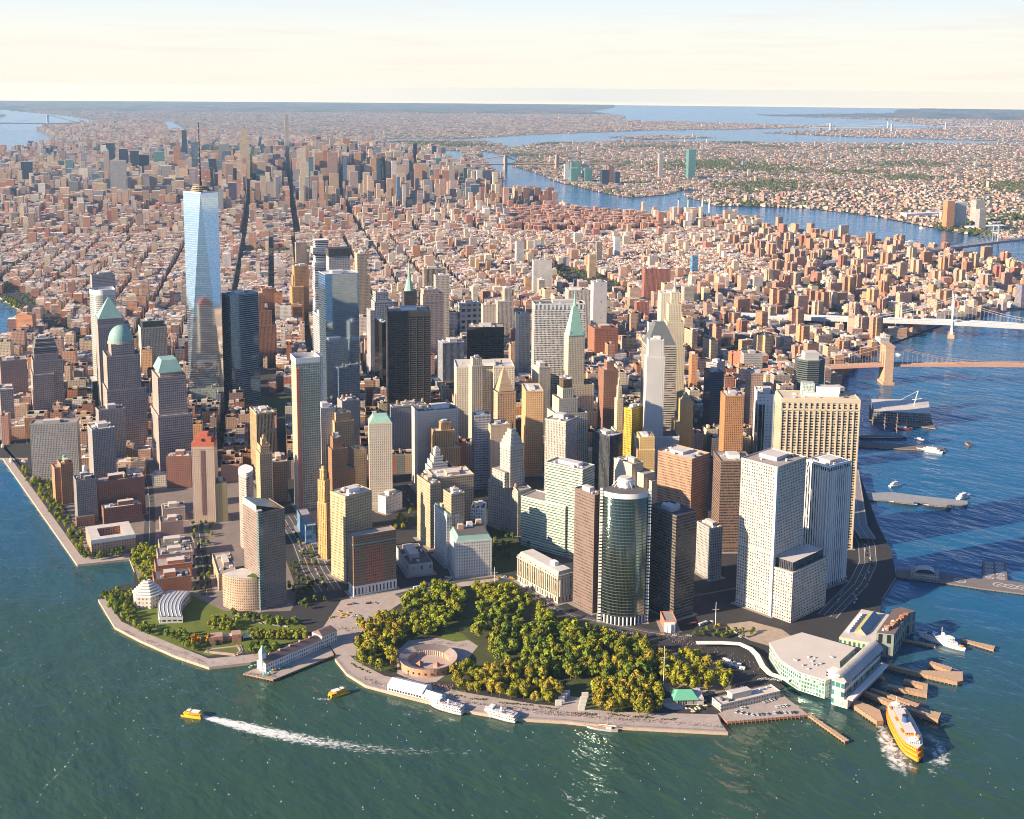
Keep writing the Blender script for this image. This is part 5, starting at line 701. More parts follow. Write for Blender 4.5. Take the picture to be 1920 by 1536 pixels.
    if sp=='scaffold':
        q=MB(); q.box(-hw-1,hw+1,-hd-1,hd+1,h-2,h+16,st('scaffoldwrap'),MR['dark']); q.build('scaffold_deck',root)
    if sp=='dishes':
        for k in range(5):
            q=MB(); cx,cyy=rnd.uniform(-.35,.35)*w,rnd.uniform(-.3,.35)*d; q.tube((cx,cyy,h),(cx,cyy,h+2.5),.3,MR['white']); q.tube((cx,cyy-.8,h+3.6),(cx,cyy+.2,h+2.8),2.6,MR['white'],12,.3); q.build('satellite_dish',root)
    if sp=='porch':
        q=MB(); q.cyl(-hw*.1,-hd,0,h-1,6.2,6.2,MR['white'],16); q.build('curved_porch',root)
        for k in range(5):
            t=-math.pi*(k+.5)/5; q=MB(); q.cyl(-hw*.1+6.7*math.cos(t),-hd+6.7*math.sin(t),0,h-1,.5,.5,MR['white'],8); q.build('column',root)
    if sp=='custom':
        q=MB(); q.prism(rect(-hw+.6,hw-.6,-hd+.6,hd-.6),h+.1,h+5,plain('slate_green',(.30,.34,.30),.6),MR['roofl'],None,rect(-hw+3,hw-3,-hd+3,hd-3)); q.build('mansard_roof',root)
        q=MB(); q.box(-hw-.9,hw+.9,-hd-.9,hd+.9,h-3,h-1.6,wm,wm,wm); q.box(-hw-.6,hw+.6,-hd-.6,hd+.6,8,9.2,wm,wm,wm); q.build('cornice',root)
        for k in range(22):
            yy=-hd+d*(k+.5)/22; q=MB(); q.cyl(-hw-1.0,yy,9.2,h-3.2,.75,.65,wm,8,False); q.build('column',root)
        for k in range(5):
            xx=-hw+w*(k+.5)/5; q=MB(); q.cyl(xx,-hd-1.0,9.2,h-3.2,.75,.65,wm,8,False); q.build('column',root)
        q=MB(); q.box(-3,3,-hd*.55,-hd*.35,h+5,h+10,MR['white']); q.build('penthouse',root)
    if sp=='hotel':
        P=arc(-hw*.2,hd*1.0,40,185,262,14)+[(hw*.2,-hd+6),(-hw,hd)]
        q=MB(); q.prism([(p[0]-4,p[1]-2) for p in P],0,40,facade('podium_brick',(.42,.30,.21),(.05,.05,.06),2.6,3.2,.45,.5),MR['roofl']); q.build('curved_podium',root)
        q=MB(); 
        for k in range(5): q.boxc(-22+k*5,-14+k*2.4,3.2,14,40,41.2,MR['hedge'],None,.5)
        q.build('roof_garden',root)
        q=MB(); q.box(-hw-.4,-hw+5,-hd-.4,-hd+5,0,h+4,facade('hotel_glass',(.3,.34,.34),(.10,.16,.17),1.5,3.2,.88,.8,.55,.08),MR['metal']); q.build('glass_corner',root)
        q=MB(); q.prism(rect(-hw,hw,-hd,hd),h+.1,h+.3,MR['dark'],MR['dark']); q.face([(-hw,-hd+6,h+9),(hw*.9,-hd+1,h+.5),(hw*.9,hd,h+.5),(-hw,hd,h+9)],plain('dark_green_glass',(.03,.06,.05),.2)); q.face([(-hw,-hd+6,h+.3),(hw*.9,-hd+1,h+.3),(hw*.9,-hd+1,h+.5),(-hw,-hd+6,h+9)],MR['dark']); q.face([(-hw,hd,h+.3),(-hw,-hd+6,h+.3),(-hw,-hd+6,h+9),(-hw,hd,h+9)],MR['white']); q.build('slanted_roof',root)
    tk=ex.get('tk')
    if tk=='green': tank(root,0,hd*.3,h,3,6,MR['green'])
    if tk=='white': q=MB(); q.box(-6,6,-4,4,h,h+8,fm,MR['roofl']); q.build('penthouse',root); tank(root,0,0,h+8,3,7,MR['white'])
    if tk in('three','tanks'):
        for k in range(3 if tk=='three' else 4): tank(root,(-.3+.25*k)*w,.1*d,h,2.4,4.5)
    if not sp or sp in ('nyp','notch','tealedge','dishes','curvefront','none') :
        if s not in ('bluewrap','tanstone') and not far:
            tt=[t for t in T if t[5]==max(q[5] for q in T)][0]
            if not cr: plant(root,tt[1]-tt[0],tt[3]-tt[2],tt[5],rnd,wm if h<90 else MR[rnd.choice(['roofl','metal','white'])],1.0,None,(tt[0]+tt[1])/2,(tt[2]+tt[3])/2)
            if not tk and not cr and s in ('tanorn','tanpunch','redbrick','brownpunch2','limepunch','creampunch','goldpunch','brownbay','whitetall','creamequit') : tank(root,rnd.uniform(-.3,.3)*(tt[1]-tt[0])+(tt[0]+tt[1])/2,rnd.uniform(-.3,.3)*(tt[3]-tt[2])+(tt[2]+tt[3])/2,tt[5])
    if s=='piers':
        q=MB(); q.box(-hw*.42,-hw*.1,-3,9,h,h+17,facade('lattice_box',(.5,.6,.55),(.25,.3,.28),2,2,.7,.7),MR['metal']); q.build('antenna_frame',root)
        q=MB(); q.box(-hw*.05,hw*.55,-6,8,h,h+13,MR['white'],MR['roofl']); q.build('penthouse',root)
    return root
def wtc():
    bx,by=WTC; rt=empty('glass_skyscraper',(bx,by,3),brg(WTCA),'tallest tower, chamfered mirror glass with tapering triangles and a tall mast','tower')
    a=31; q=MB(); q.box(-a,a,-a,a,0,53,facade('podium_glass',(.40,.44,.38),(.30,.36,.31),1.5,4.2,.8,.82,.25,.2,.05),None); q.build('podium',rt)
    q=MB(); q.box(-11,11,-a-.3,-a-.05,6,20,MR['glass']); q.build('entrance_screen',rt)
    q=MB(); m1=facade('mirror_tower',(.50,.58,.64),(.60,.70,.78),1.5,4.1,1,.93,.95,.05,.0)
    z0,z1=53,414; B=[(-a,-a),(a,-a),(a,a),(-a,a)]; b=31; Tt=[(0,-b),(b,0),(0,b),(-b,0)]
    for k in range(4):
        p0,p1=B[k],B[(k+1)%4]; t=Tt[k]; t2=Tt[(k+1)%4]
        q.face([(*p0,z0),(*p1,z0),(*t,z1)],m1,[(0,z0),(62,z0),(31,z1)])
        q.face([(*p1,z0),(*t2,z1),(*t,z1)],m1,[(31,z0),(62,z1),(0,z1)])
    q.face([(*t,z1) for t in Tt],MR['roofd']); q.build('glass_shaft',rt)
    q=MB(); q.prism(Tt,z1+.05,z1+3,MR['white']); q.build('parapet',rt)
    q=MB()
    for k in range(3): q.cyl(0,0,z1+4+k*3.2,z1+5.6+k*3.2,18-k*2.0,18-k*2.0,plain('ring_tan',(.34,.27,.2),.8),28)
    for k in range(14):
        t=k*math.pi/7; q.tube((16*math.cos(t),16*math.sin(t),z1),(13*math.cos(t),13*math.sin(t),z1+11),.5,MR['tan'])
    q.build('antenna_ring',rt)
    q=MB(); q.cyl(0,0,z1,z1+20,3.4,3.0,MR['dark'],10)
    for k in range(10):
        za=z1+20+k*10.8; r=3.0-.2*k; q.cyl(0,0,za,za+9.6,r*.7,r*.6,MR['dark'],8); q.cyl(0,0,za+9.6,za+10.8,r,r,MR['metal'],8)
    q.build('antenna_mast',rt)
    FOOT.append((bx,by,R(90-WTCA),62,62,414,None))
for i_,rec in enumerate(HEROES): hero(i_,rec)
wtc()
# ---------------- sea, land, generic city ----------------
def pip(px_,py_,poly):
    px_=np.asarray(px_,float); py_=np.asarray(py_,float); ins=np.zeros(px_.shape,bool); n=len(poly)
    for i in range(n):
        x1,y1=poly[i]; x2,y2=poly[(i+1)%n]
        if y1==y2: continue
        c=((y1>py_)!=(y2>py_))&(px_<(x2-x1)*(py_-y1)/(y2-y1)+x1); ins^=c
    return ins
def gzv(x,y): return np.zeros_like(np.asarray(x,float))
def npmesh(name,V,F,mats,mi=None,uv=None,col=None,smooth=False):
    me=bpy.data.meshes.new(name); V=np.asarray(V,np.float32); F=np.asarray(F,np.int32); nf,k=F.shape
    me.vertices.add(len(V)); me.vertices.foreach_set('co',V.ravel()); me.loops.add(nf*k); me.loops.foreach_set('vertex_index',F.ravel())
    me.polygons.add(nf); me.polygons.foreach_set('loop_start',np.arange(0,nf*k,k,dtype=np.int32)); 
    for m in mats: me.materials.append(m)
    if mi is not None: me.polygons.foreach_set('material_index',np.asarray(mi,np.int32))
    if uv is not None: l=me.uv_layers.new(name='UVMap'); l.data.foreach_set('uv',np.asarray(uv,np.float32).ravel())
    if col is not None: a=me.attributes.new('col','FLOAT_VECTOR','FACE'); a.data.foreach_set('vector',np.asarray(col,np.float32).ravel())
    me.polygons.foreach_set('use_smooth',np.full(nf,bool(smooth)))
    me.update(calc_edges=True); me.validate(); return put(bpy.data.objects.new(name,me))
def boxes(name,B,wm,rm):
    # B columns: x y rot w d z0 z1 wr wg wb rr rg rb
    B=np.asarray(B,float); n=len(B); c,s=np.cos(B[:,2]),np.sin(B[:,2]); V=np.zeros((n,8,3))
    for k,(a,b) in enumerate(((-.5,-.5),(.5,-.5),(.5,.5),(-.5,.5))):
        lx,ly=a*B[:,3],b*B[:,4]; X=B[:,0]+lx*c-ly*s; Y=B[:,1]+lx*s+ly*c
        V[:,k,0]=X;V[:,k,1]=Y;V[:,k,2]=B[:,5];V[:,k+4,0]=X;V[:,k+4,1]=Y;V[:,k+4,2]=B[:,6]
    F0=np.array([[0,1,5,4],[1,2,6,5],[2,3,7,6],[3,0,4,7],[4,5,6,7]]); F=(F0[None]+np.arange(n)[:,None,None]*8).reshape(-1,4)
    uv=np.zeros((n,5,4,2)); u=np.random.RandomState(3).rand(n)*50; h=B[:,6]-B[:,5]
    for k in range(4):
        L=B[:,3] if k%2==0 else B[:,4]; uv[:,k,0,0]=u;uv[:,k,1,0]=u+L;uv[:,k,2,0]=u+L;uv[:,k,3,0]=u; uv[:,k,2,1]=h;uv[:,k,3,1]=h; u=u+L
    col=np.zeros((n,5,3)); col[:,:4]=B[:,None,7:10]; col[:,4]=B[:,10:13]
    mi=np.tile([0,0,0,0,1],n)
    return npmesh(name,V.reshape(-1,3),F,[wm,rm],mi,uv,col.reshape(-1,3))
# --- water
def water_mat():
    m,n,l,b=mat('river_water'); wp=n.new('ShaderNodeTexNoise'); wp.inputs['Scale'].default_value=.0035; wp.inputs['Detail'].default_value=4; tc=n.new('ShaderNodeTexCoord'); sep=n.new('ShaderNodeSeparateXYZ'); l.new(tc.outputs['Object'],sep.inputs[0])
    t=mth(n,l,'MULTIPLY_ADD',sep.outputs[0],.0011,mth(n,l,'MULTIPLY',sep.outputs[1],.0007)); nz=n.new('ShaderNodeTexNoise'); nz.inputs['Scale'].default_value=.004; nz.inputs['Detail'].default_value=6; l.new(tc.outputs['Object'],nz.inputs['Vector'])
    t=mth(n,l,'ADD',t,mth(n,l,'MULTIPLY_ADD',nz.outputs['Fac'],.7,-.35)); cr=n.new('ShaderNodeValToRGB'); l.new(t,cr.inputs[0])
    cr.color_ramp.elements[0].color=(*WGREEN,1); cr.color_ramp.elements[0].position=.0; cr.color_ramp.elements[1].color=(*WBLUE,1); cr.color_ramp.elements[1].position=.6  # eastward blue puts reflected sky and shade into the water's own colour
    l.new(cr.outputs[0],b.inputs['Base Color']); b.inputs['Roughness'].default_value=.11; b.inputs['IOR'].default_value=1.333
    mp=n.new('ShaderNodeMapping'); mp.inputs['Rotation'].default_value=(0,0,R(35)); mp.inputs['Scale'].default_value=(1,.45,1); l.new(tc.outputs['Object'],mp.inputs[0])
    h=None
    for sc,am in ((.018,5.0),(.06,2.2),(.17,.8),(.5,.22)):
        z=n.new('ShaderNodeTexNoise'); z.inputs['Scale'].default_value=sc; z.inputs['Detail'].default_value=2; l.new(mp.outputs[0],z.inputs['Vector']); v=mth(n,l,'MULTIPLY',z.outputs['Fac'],am); h=v if h is None else mth(n,l,'ADD',h,v)
    bp=n.new('ShaderNodeBump'); l.new(tc.outputs['Object'],wp.inputs['Vector']); l.new(mth(n,l,'MULTIPLY_ADD',wp.outputs['Fac'],1.5,.08),bp.inputs['Strength']); bp.inputs['Distance'].default_value=1.0; l.new(h,bp.inputs['Height']); l.new(bp.outputs[0],b.inputs['Normal'])
    return m
def polar(name,rads,azs,mats,z,mask=None):
    A,D=np.meshgrid(np.radians(azs),rads); X=CAM[0]+D*np.sin(A); Y=CAM[1]+D*np.cos(A); Z=gzv(X,Y)+z
    nr,na=X.shape; V=np.stack([X,Y,Z],-1).reshape(-1,3); i=np.arange(nr*na).reshape(nr,na)
    F=np.stack([i[:-1,:-1],i[1:,:-1],i[1:,1:],i[:-1,1:]],-1).reshape(-1,4)
    if mask is not None:
        cx=(X[:-1,:-1]+X[1:,1:])/2; cy_=(Y[:-1,:-1]+Y[1:,1:])/2; F=F[mask(cx.ravel(),cy_.ravel())]
        used=np.unique(F); re=np.zeros(len(V),int); re[used]=np.arange(len(used)); V=V[used]; F=re[F]
    return npmesh(name,V,F,mats,None,None,None,True)
rr=np.concatenate([[1],np.geomspace(60,HORD,60)])
wt=polar('water',rr,np.arange(0,361,2),[water_mat()],0.0); tag(wt,kind='structure')
FOV_A=(9,75)
# --- far land (curved sheet, cut to the shorelines)
def land_mat():
    m,n,l,b=mat('far_land'); tc=n.new('ShaderNodeTexCoord')
    v=n.new('ShaderNodeTexVoronoi'); v.inputs['Scale'].default_value=.022; l.new(tc.outputs['Object'],v.inputs['Vector'])
    z=n.new('ShaderNodeTexNoise'); z.inputs['Scale'].default_value=.0011; z.inputs['Detail'].default_value=8; z.inputs['Roughness'].default_value=.65; l.new(tc.outputs['Object'],z.inputs['Vector'])
    sp=n.new('ShaderNodeSeparateXYZ'); l.new(v.outputs['Color'],sp.inputs[0])
    cr=n.new('ShaderNodeValToRGB'); l.new(sp.outputs[0],cr.inputs[0]); e=cr.color_ramp.elements
    for p_,c in ((0,(.05,.06,.05)),(.25,(.22,.17,.14)),(.5,(.40,.31,.25)),(.75,(.30,.20,.15)),(1,(.62,.56,.50))):
        q=e.new(p_) if p_ not in (0,1) else e[0 if p_==0 else -1]; q.color=(*c,1)
    cr.color_ramp.interpolation='CONSTANT'
    d=n.new('ShaderNodeVectorMath'); d.operation='DISTANCE'; l.new(tc.outputs['Object'],d.inputs[0]); d.inputs[1].default_value=CAM
    thr=n.new('ShaderNodeMapRange'); l.new(d.outputs['Value'],thr.inputs[0]); thr.inputs[1].default_value=9000; thr.inputs[2].default_value=26000; thr.inputs[3].default_value=.62; thr.inputs[4].default_value=.52
    k=mth(n,l,'GREATER_THAN',z.outputs['Fac'],thr.outputs[0]); z2=n.new('ShaderNodeTexNoise'); z2.inputs['Scale'].default_value=.012; z2.inputs['Detail'].default_value=4; l.new(tc.outputs['Object'],z2.inputs['Vector'])
    k2=mth(n,l,'GREATER_THAN',z2.outputs['Fac'],.55); k=mth(n,l,'MAXIMUM',k,k2)
    l.new(mixc(n,l,k,cr.outputs[0],(.05,.072,.045)),b.inputs['Base Color']); b.inputs['Roughness'].default_value=.95; b.inputs['Specular IOR Level'].default_value=.1
    return m
rl=[3300.]
while rl[-1]<HORD-300: rl.append(rl[-1]+rl[-1]**2*.8/760000)
def lmask(x,y):
    k=np.zeros(x.shape,bool)
    for nm in ('longisland','bronx','newjersey','wards','rikers','roosevelt'): k|=pip(x,y,PL[nm])
    return k&~pip(x,y,PL['manhattan'])
fl=polar('far_land',np.array(rl),np.arange(FOV_A[0],FOV_A[1],.055),[land_mat()],2.0,lmask); tag(fl,kind='structure')
# --- Manhattan ground and surfaces
def sheet(name,poly,z,m,kind='structure',skirt=None,zb=-3):
    mb=MB(); mb.prism([tuple(p) for p in poly],zb if skirt else z-.001,z,skirt or m,m); o=mb.build(name)
    bm=bmesh.new(); bm.from_mesh(o.data); bmesh.ops.triangulate(bm,faces=[f for f in bm.faces if len(f.verts)>4]); bm.to_mesh(o.data); bm.free()
    return tag(o,kind=kind)
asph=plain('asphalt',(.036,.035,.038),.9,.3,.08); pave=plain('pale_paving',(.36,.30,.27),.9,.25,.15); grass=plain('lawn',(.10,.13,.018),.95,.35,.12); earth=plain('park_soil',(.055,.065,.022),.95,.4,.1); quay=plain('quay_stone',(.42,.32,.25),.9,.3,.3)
sheet('ground',PL['manhattan'],3.0,asph,skirt=quay)
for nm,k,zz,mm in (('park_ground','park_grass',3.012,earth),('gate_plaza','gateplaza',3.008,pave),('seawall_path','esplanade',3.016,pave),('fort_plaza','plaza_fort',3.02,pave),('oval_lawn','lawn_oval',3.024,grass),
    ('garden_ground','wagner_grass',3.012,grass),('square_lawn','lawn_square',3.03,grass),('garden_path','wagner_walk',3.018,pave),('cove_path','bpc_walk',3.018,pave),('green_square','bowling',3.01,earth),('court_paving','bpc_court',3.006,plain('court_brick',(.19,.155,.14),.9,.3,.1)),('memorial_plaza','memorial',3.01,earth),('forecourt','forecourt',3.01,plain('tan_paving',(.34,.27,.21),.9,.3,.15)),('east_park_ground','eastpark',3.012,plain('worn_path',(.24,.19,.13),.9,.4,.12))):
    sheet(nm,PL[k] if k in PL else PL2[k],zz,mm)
def road(name,pts,w,z,m,mark=None,th=None):
    mb=MB(); P=[Vector((p[0],p[1])) for p in pts]; L=[];Rr=[]
    for i,p in enumerate(P):
        t=(P[min(i+1,len(P)-1)]-P[max(i-1,0)]).normalized(); nn=Vector((-t.y,t.x)); L.append(p+nn*w/2); Rr.append(p-nn*w/2)
    for i in range(len(P)-1):
        mb.face([(*L[i],z),(*Rr[i],z),(*Rr[i+1],z),(*L[i+1],z)],m)
        if th: mb.face([(*Rr[i],z-th),(*Rr[i+1],z-th),(*Rr[i+1],z),(*Rr[i],z)],m); mb.face([(*L[i+1],z-th),(*L[i],z-th),(*L[i],z),(*L[i+1],z)],m); mb.face([(*L[i+1],z-th),(*Rr[i+1],z-th),(*Rr[i],z-th),(*L[i],z-th)],m)
        if mark:
            for f in mark:
                a=L[i].lerp(Rr[i],f); b_=L[i+1].lerp(Rr[i+1],f); dd=(b_-a).normalized(); q=Vector((-dd.y,dd.x))*.2; mb.face([(*(a+q),z+.02),(*(a-q),z+.02),(*(b_-q),z+.02),(*(b_+q),z+.02)],MR['white'])
    return mb.build(name)
# --- generic fill
rs=np.random.RandomState(11)
A29=R(30.8); ca,sa=math.sin(A29),math.cos(A29)     # avenue direction
def st_(x,y): return x*ca+y*sa, x*sa-y*ca           # t along avenues, s across
def xy_(t,s): return t*ca+s*sa, t*sa-s*ca
WPAL=np.array([(.50,.31,.22),(.47,.25,.15),(.54,.39,.27),(.60,.49,.37),(.40,.17,.10),(.43,.36,.31),(.58,.53,.48),(.31,.21,.17),(.52,.29,.15),(.25,.25,.27),(.045,.07,.11),(.09,.15,.22)])
WNAME=['pinkish brown','terracotta','tan','cream','red brick','grey stone','whitish','dark brown','orange brick','slate grey','dark glass','blue glass']
RPAL=np.array([(.50,.42,.38),(.30,.24,.21),(.64,.58,.53),(.14,.13,.13),(.46,.32,.25)]); RNAME=['pale grey roof','brown roof','whitish roof','black roof','tan roof']
def overl(x,y,r,pad=2):
    for (fx,fy,frot,fw,fd,fh,ft) in FOOT:
        dx,dy=x-fx,y-fy; c,s=math.cos(frot),math.sin(frot); lx,ly=abs(dx*c+dy*s),abs(-dx*s+dy*c)
        ex=1.0 if not ft else 1.5
        if lx<fw/2*ex+r+pad and ly<fd/2*ex+r+pad: return True
    return False
NEARF=[f for f in FOOT]
gen=[]   # x y rot w d z0 z1 wall roof  wi ri tank
def zone_h(t,s,x,y):
    r=rs.rand()
    if t<1250: return rs.uniform(20,52)
    if t<2350: return rs.uniform(17,36) if r<.88 else rs.uniform(40,72)
    if t<4000:
        if s>900 : return rs.uniform(12,20) if r<.965 else rs.uniform(26,50)
        return rs.uniform(14,26) if r<.95 else rs.uniform(32,58)
    if t<4850: return rs.uniform(16,42) if r<.92 else rs.uniform(48,85)
    c=math.exp(-((s-150)/750)**2)
    if t<5600: return rs.uniform(20,58) if r<.8 else rs.uniform(60,95+90*c)
    if t<7700: return rs.uniform(22,60+50*c) if r>.55*c+.16 else rs.uniform(80,110+165*c)
    if t<10600: return rs.uniform(18,48) if r<.82 else rs.uniform(60,120)
    return rs.uniform(14,30) if r<.88 else rs.uniform(35,65)
man=PL['manhattan']
t=700.
rows=[]
def aves(lo,hi,aw):
    s=-3300.; out=[]
    while s<3000: b_=rs.uniform(lo,hi); out.append((s,b_)); s+=b_+aw
    return out
AV=[aves(70,110,15),aves(60,100,18),aves(150,240,30)]
while t<19500:
    bt=(62 if t>1300 else 50)*(1 if t<9000 else 1.5); sw=15 if t>1300 else 11
    for s,bs in AV[0 if t<1300 else 1 if t<3900 else 2]: rows.append((t,s,bt,bs))
    t+=bt+sw
cand=[]
for (t,s,bt,bs) in rows:
    for half in (0,1):
        p=s
        while p<s+bs-7:
            far_=t>5000; lw=rs.uniform(9,30) if not far_ else rs.uniform(18,50)
            if s+bs-p-lw<8: lw=s+bs-p
            dd=bt/2*(rs.uniform(.7,.98) if rs.rand()<.7 else .99); tt=t+(dd/2 if half==0 else bt-dd/2); cand.append((tt,p+lw/2,lw*.995,dd)); p+=lw
C=np.array(cand); X,Y=C[:,0]*ca+C[:,1]*sa, C[:,0]*sa-C[:,1]*ca
az=np.degrees(np.arctan2(X-CAM[0],Y-CAM[1])); dist=np.hypot(X-CAM[0],Y-CAM[1])
ok=pip(X,Y,man)&(az>FOV_A[0]+6)&(az<FOV_A[1]-4)
shr=[(x*.0+x,y) for x,y in man]
for nm in ('park_grass','wagner_grass','gateplaza','esplanade','memorial','stuytown','columbuspark','bowling','churchyard','fdr','westst','westland','bpc_walk'): ok&=~pip(X,Y,PL[nm])
ok&=~((Y<1150)&(X<25)) ; ok&=~((Y<440)&(X<150)); ok&=~(Y-.0*X<-20)
T_,S_=C[:,0],C[:,1]; INLES=pip(X,Y,PL['les']); ok&=~(INLES&(rs.rand(len(X))>.5))
CP=(T_>7640)&(T_<11700)&(S_>-820)&(S_<40); ok&=~CP
WSQ=(T_>3330)&(T_<3560)&(S_>-250)&(S_<60); ok&=~WSQ
for i in np.nonzero(ok)[0]:
    tt,ss,lw,dd=C[i]; x,y=X[i],Y[i]
    if dist[i]<9000 and overl(x,y,min(lw,dd)*.45): continue
    hgt=zone_h(tt,ss,x,y)
    if x<160 and y<1000: hgt=rs.uniform(11,24)
    if INLES[i]: hgt=rs.uniform(9,19)
    if tt<1250:
        dmin=min((math.hypot(x-f[0],y-f[1]),f[5]) for f in NEARF)
        if dmin[0]<60: hgt=min(hgt,max(14,dmin[1]*.32))
    wi=rs.choice(10,p=[.16,.13,.17,.13,.11,.09,.08,.05,.05,.03]) if tt<5000 or hgt<70 else rs.choice(12,p=[.10,.04,.15,.12,.05,.10,.06,.12,.02,.10,.09,.05]); ri=rs.choice(5,p=[.34,.2,.26,.08,.12])
    gen.append([x,y,R(90-30.5)-math.pi/2,lw,dd,3+gz(x,y),3+hgt+gz(x,y),wi,ri])
# rotated lots: local x across avenues
for g in gen: g[2]=math.atan2(-ca,sa)
# housing estates by the east side
def estate(poly,n,hr,pal,step,rot,wr=(16,30),cross=.5):
    xs=[p[0] for p in poly]; ys=[p[1] for p in poly]; out=[]
    for _ in range(n*6):
        x,y=rs.uniform(min(xs),max(xs)),rs.uniform(min(ys),max(ys))
        if not pip([x],[y],poly)[0] or not pip([x],[y],man)[0]: continue
        if any((x-o[0])**2+(y-o[1])**2<step*step for o in out) or overl(x,y,14): continue
        out.append((x,y,rs.uniform(*hr)))
        if len(out)>=n: break
    for x,y,h_ in out:
        wi=rs.choice(pal); ri=rs.choice([0,1,4]); a=rot+rs.choice([0,math.pi/2]); w_,d_=rs.uniform(*wr),rs.uniform(14,19)
        gen.append([x,y,a,w_,d_,3,3+h_,wi,ri])
        if rs.rand()<cross: gen.append([x,y,a+math.pi/2,w_*.9,d_*.85,3,3+h_-.6,wi,ri])
estate(PL['stuytown'],230,(32,40),[4,1,4],38,R(-29),(28,52),.75)
estate(PL['les'],175,(28,58),[8,1,4,0,2,1],56,R(-20),(24,44),.55)
G=np.array(gen); gd=np.hypot(G[:,0]-CAM[0],G[:,1]-CAM[1])
def cols(wi,ri,seed=5):
    r=np.random.RandomState(seed); k=r.uniform(.72,1.15,(len(wi),1)); return np.concatenate([np.clip(WPAL[wi]*k+r.uniform(-.02,.02,(len(wi),3)),.02,.75),np.clip(RPAL[ri]*r.uniform(.8,1.15,(len(ri),1)),.03,.75)],1)
wcity=facade('city_walls',(0,0,0),(.035,.04,.05),2.9,3.4,.46,.52,0,.2,.2,True); rcity=plain('city_roofs',(0,0,0),.9,.3,.1,0,.2,True)
CC=cols(G[:,7].astype(int),G[:,8].astype(int)); GB=np.concatenate([G[:,:7],CC],1)
# choose the individually built ones: the largest in the picture
def proj(x,y,z):
    v=M.inverted()@Vector((x,y,z)); f=2338.39; return 960+f*v.x/-v.z, 553.27-f*v.y/-v.z
area=(G[:,6]-G[:,5])*np.maximum(G[:,3],G[:,4])/gd**2
cen=[proj(a,b,c) for a,b,c in zip(G[:,0],G[:,1],G[:,6])]; inf=np.array([0<p[0]<1920 and 180<p[1]<1536 for p in cen]); area[~inf]=0
# leave out roofs that taller named towers cover: a coarse visibility test against footprints
def hidden(i):
    x,y,z=G[i,0],G[i,1],G[i,6]
    for (fx,fy,fr,fw,fd,fh,ft) in FOOT:
        ex,ey=x-CAM[0],y-CAM[1]; L=math.hypot(ex,ey); ux,uy=ex/L,ey/L; tx,ty=fx-CAM[0],fy-CAM[1]; al=tx*ux+ty*uy
        if al<=0 or al>=L-10: continue
        if abs(tx*uy-ty*ux)<min(fw,fd)*.42 and CAM[2]+(z-CAM[2])*al/L<fh+2: return True
    return False
order=[i for i in np.argsort(-area) if area[i]>0]
sel=[]
for i in order:
    if len(sel)>=296: break
    if not hidden(i): sel.append(i)
selset=set(sel)
rest=np.array([i for i in range(len(G)) if i not in selset])
o=boxes('city_blocks',GB[rest],wcity,rcity); tag(o,kind='stuff')
# bulkheads and plant on the near stuff roofs
near=[i for i in rest if gd[i]<5200]; BH=[]
for i in near:
    for q in range(rs.randint(1,4)):
        x,y,a,w_,d_=G[i,:5]; lx,ly=rs.uniform(-.36,.36)*w_,rs.uniform(-.36,.36)*d_; c,s=math.cos(a),math.sin(a)
        BH.append([x+lx*c-ly*s,y+lx*s+ly*c,a,rs.uniform(2,.32*w_+2),rs.uniform(2,.3*d_+2),G[i,6],G[i,6]+rs.uniform(1.5,4.5),*(GB[i,7:10] if rs.rand()<.6 else (.5,.47,.44)),*GB[i,10:13]])
o=boxes('roof_bulkheads',BH,plain('bulkhead_wall',(0,0,0),.9,.2,.1,0,.2,True),rcity); tag(o,kind='stuff')
SHORT=[]
for rec in HEROES:
    s_=rec[2]
    for cut in (' with ',' behind ',' beside ',' right of',' left of',' in front',' standing',' facing',' on the',' at ',' of ',' crowned',' rising',' against',' before',' carrying',' below',' near',' between',' by ',' half ',' along',' among',' to thin',' tapering',' wrapped',' and a',', ',' under',' alone',' second',' in the',' tallest',' right'):
        k=s_.find(cut)
        if k>0: s_=s_[:k]
    if 2<=len(s_.split())<=5: SHORT.append((proj(rec[3],rec[4],rec[8]*.6),s_,rec[4]))
cnt={}
for q in SHORT: cnt[q[1]]=cnt.get(q[1],0)+1
SHORT=[q for q in SHORT if cnt[q[1]]==1]+[(proj(*WTC,200),'tallest mirror glass tower',WTC[1])]
used=set()
def gen_label(i):
    x,y=G[i,0],G[i,1]; p=proj(x,y,G[i,6]); h_=G[i,6]-G[i,5]; size='low' if h_<22 else 'mid-height' if h_<45 else 'tall'
    a=WNAME[int(G[i,7])]; r_=RNAME[int(G[i,8])]; top=' and water tank' if i%3==0 else ''
    for sh in sorted(SHORT,key=lambda q:math.hypot(q[0][0]-p[0],(q[0][1]-p[1])*1.0)):
        dx,dy=p[0]-sh[0][0],p[1]-sh[0][1]
        rel=('right of' if dx>0 else 'left of') if abs(dx)>abs(dy) else ('above' if dy<0 else 'below')
        L='%s %s block with %s%s, %s the %s'%(size,a,r_,top,rel,sh[1])
        if L not in used and len(L.split())<=16: used.add(L); return L
plw=plain('bulkhead_wall',(0,0,0))
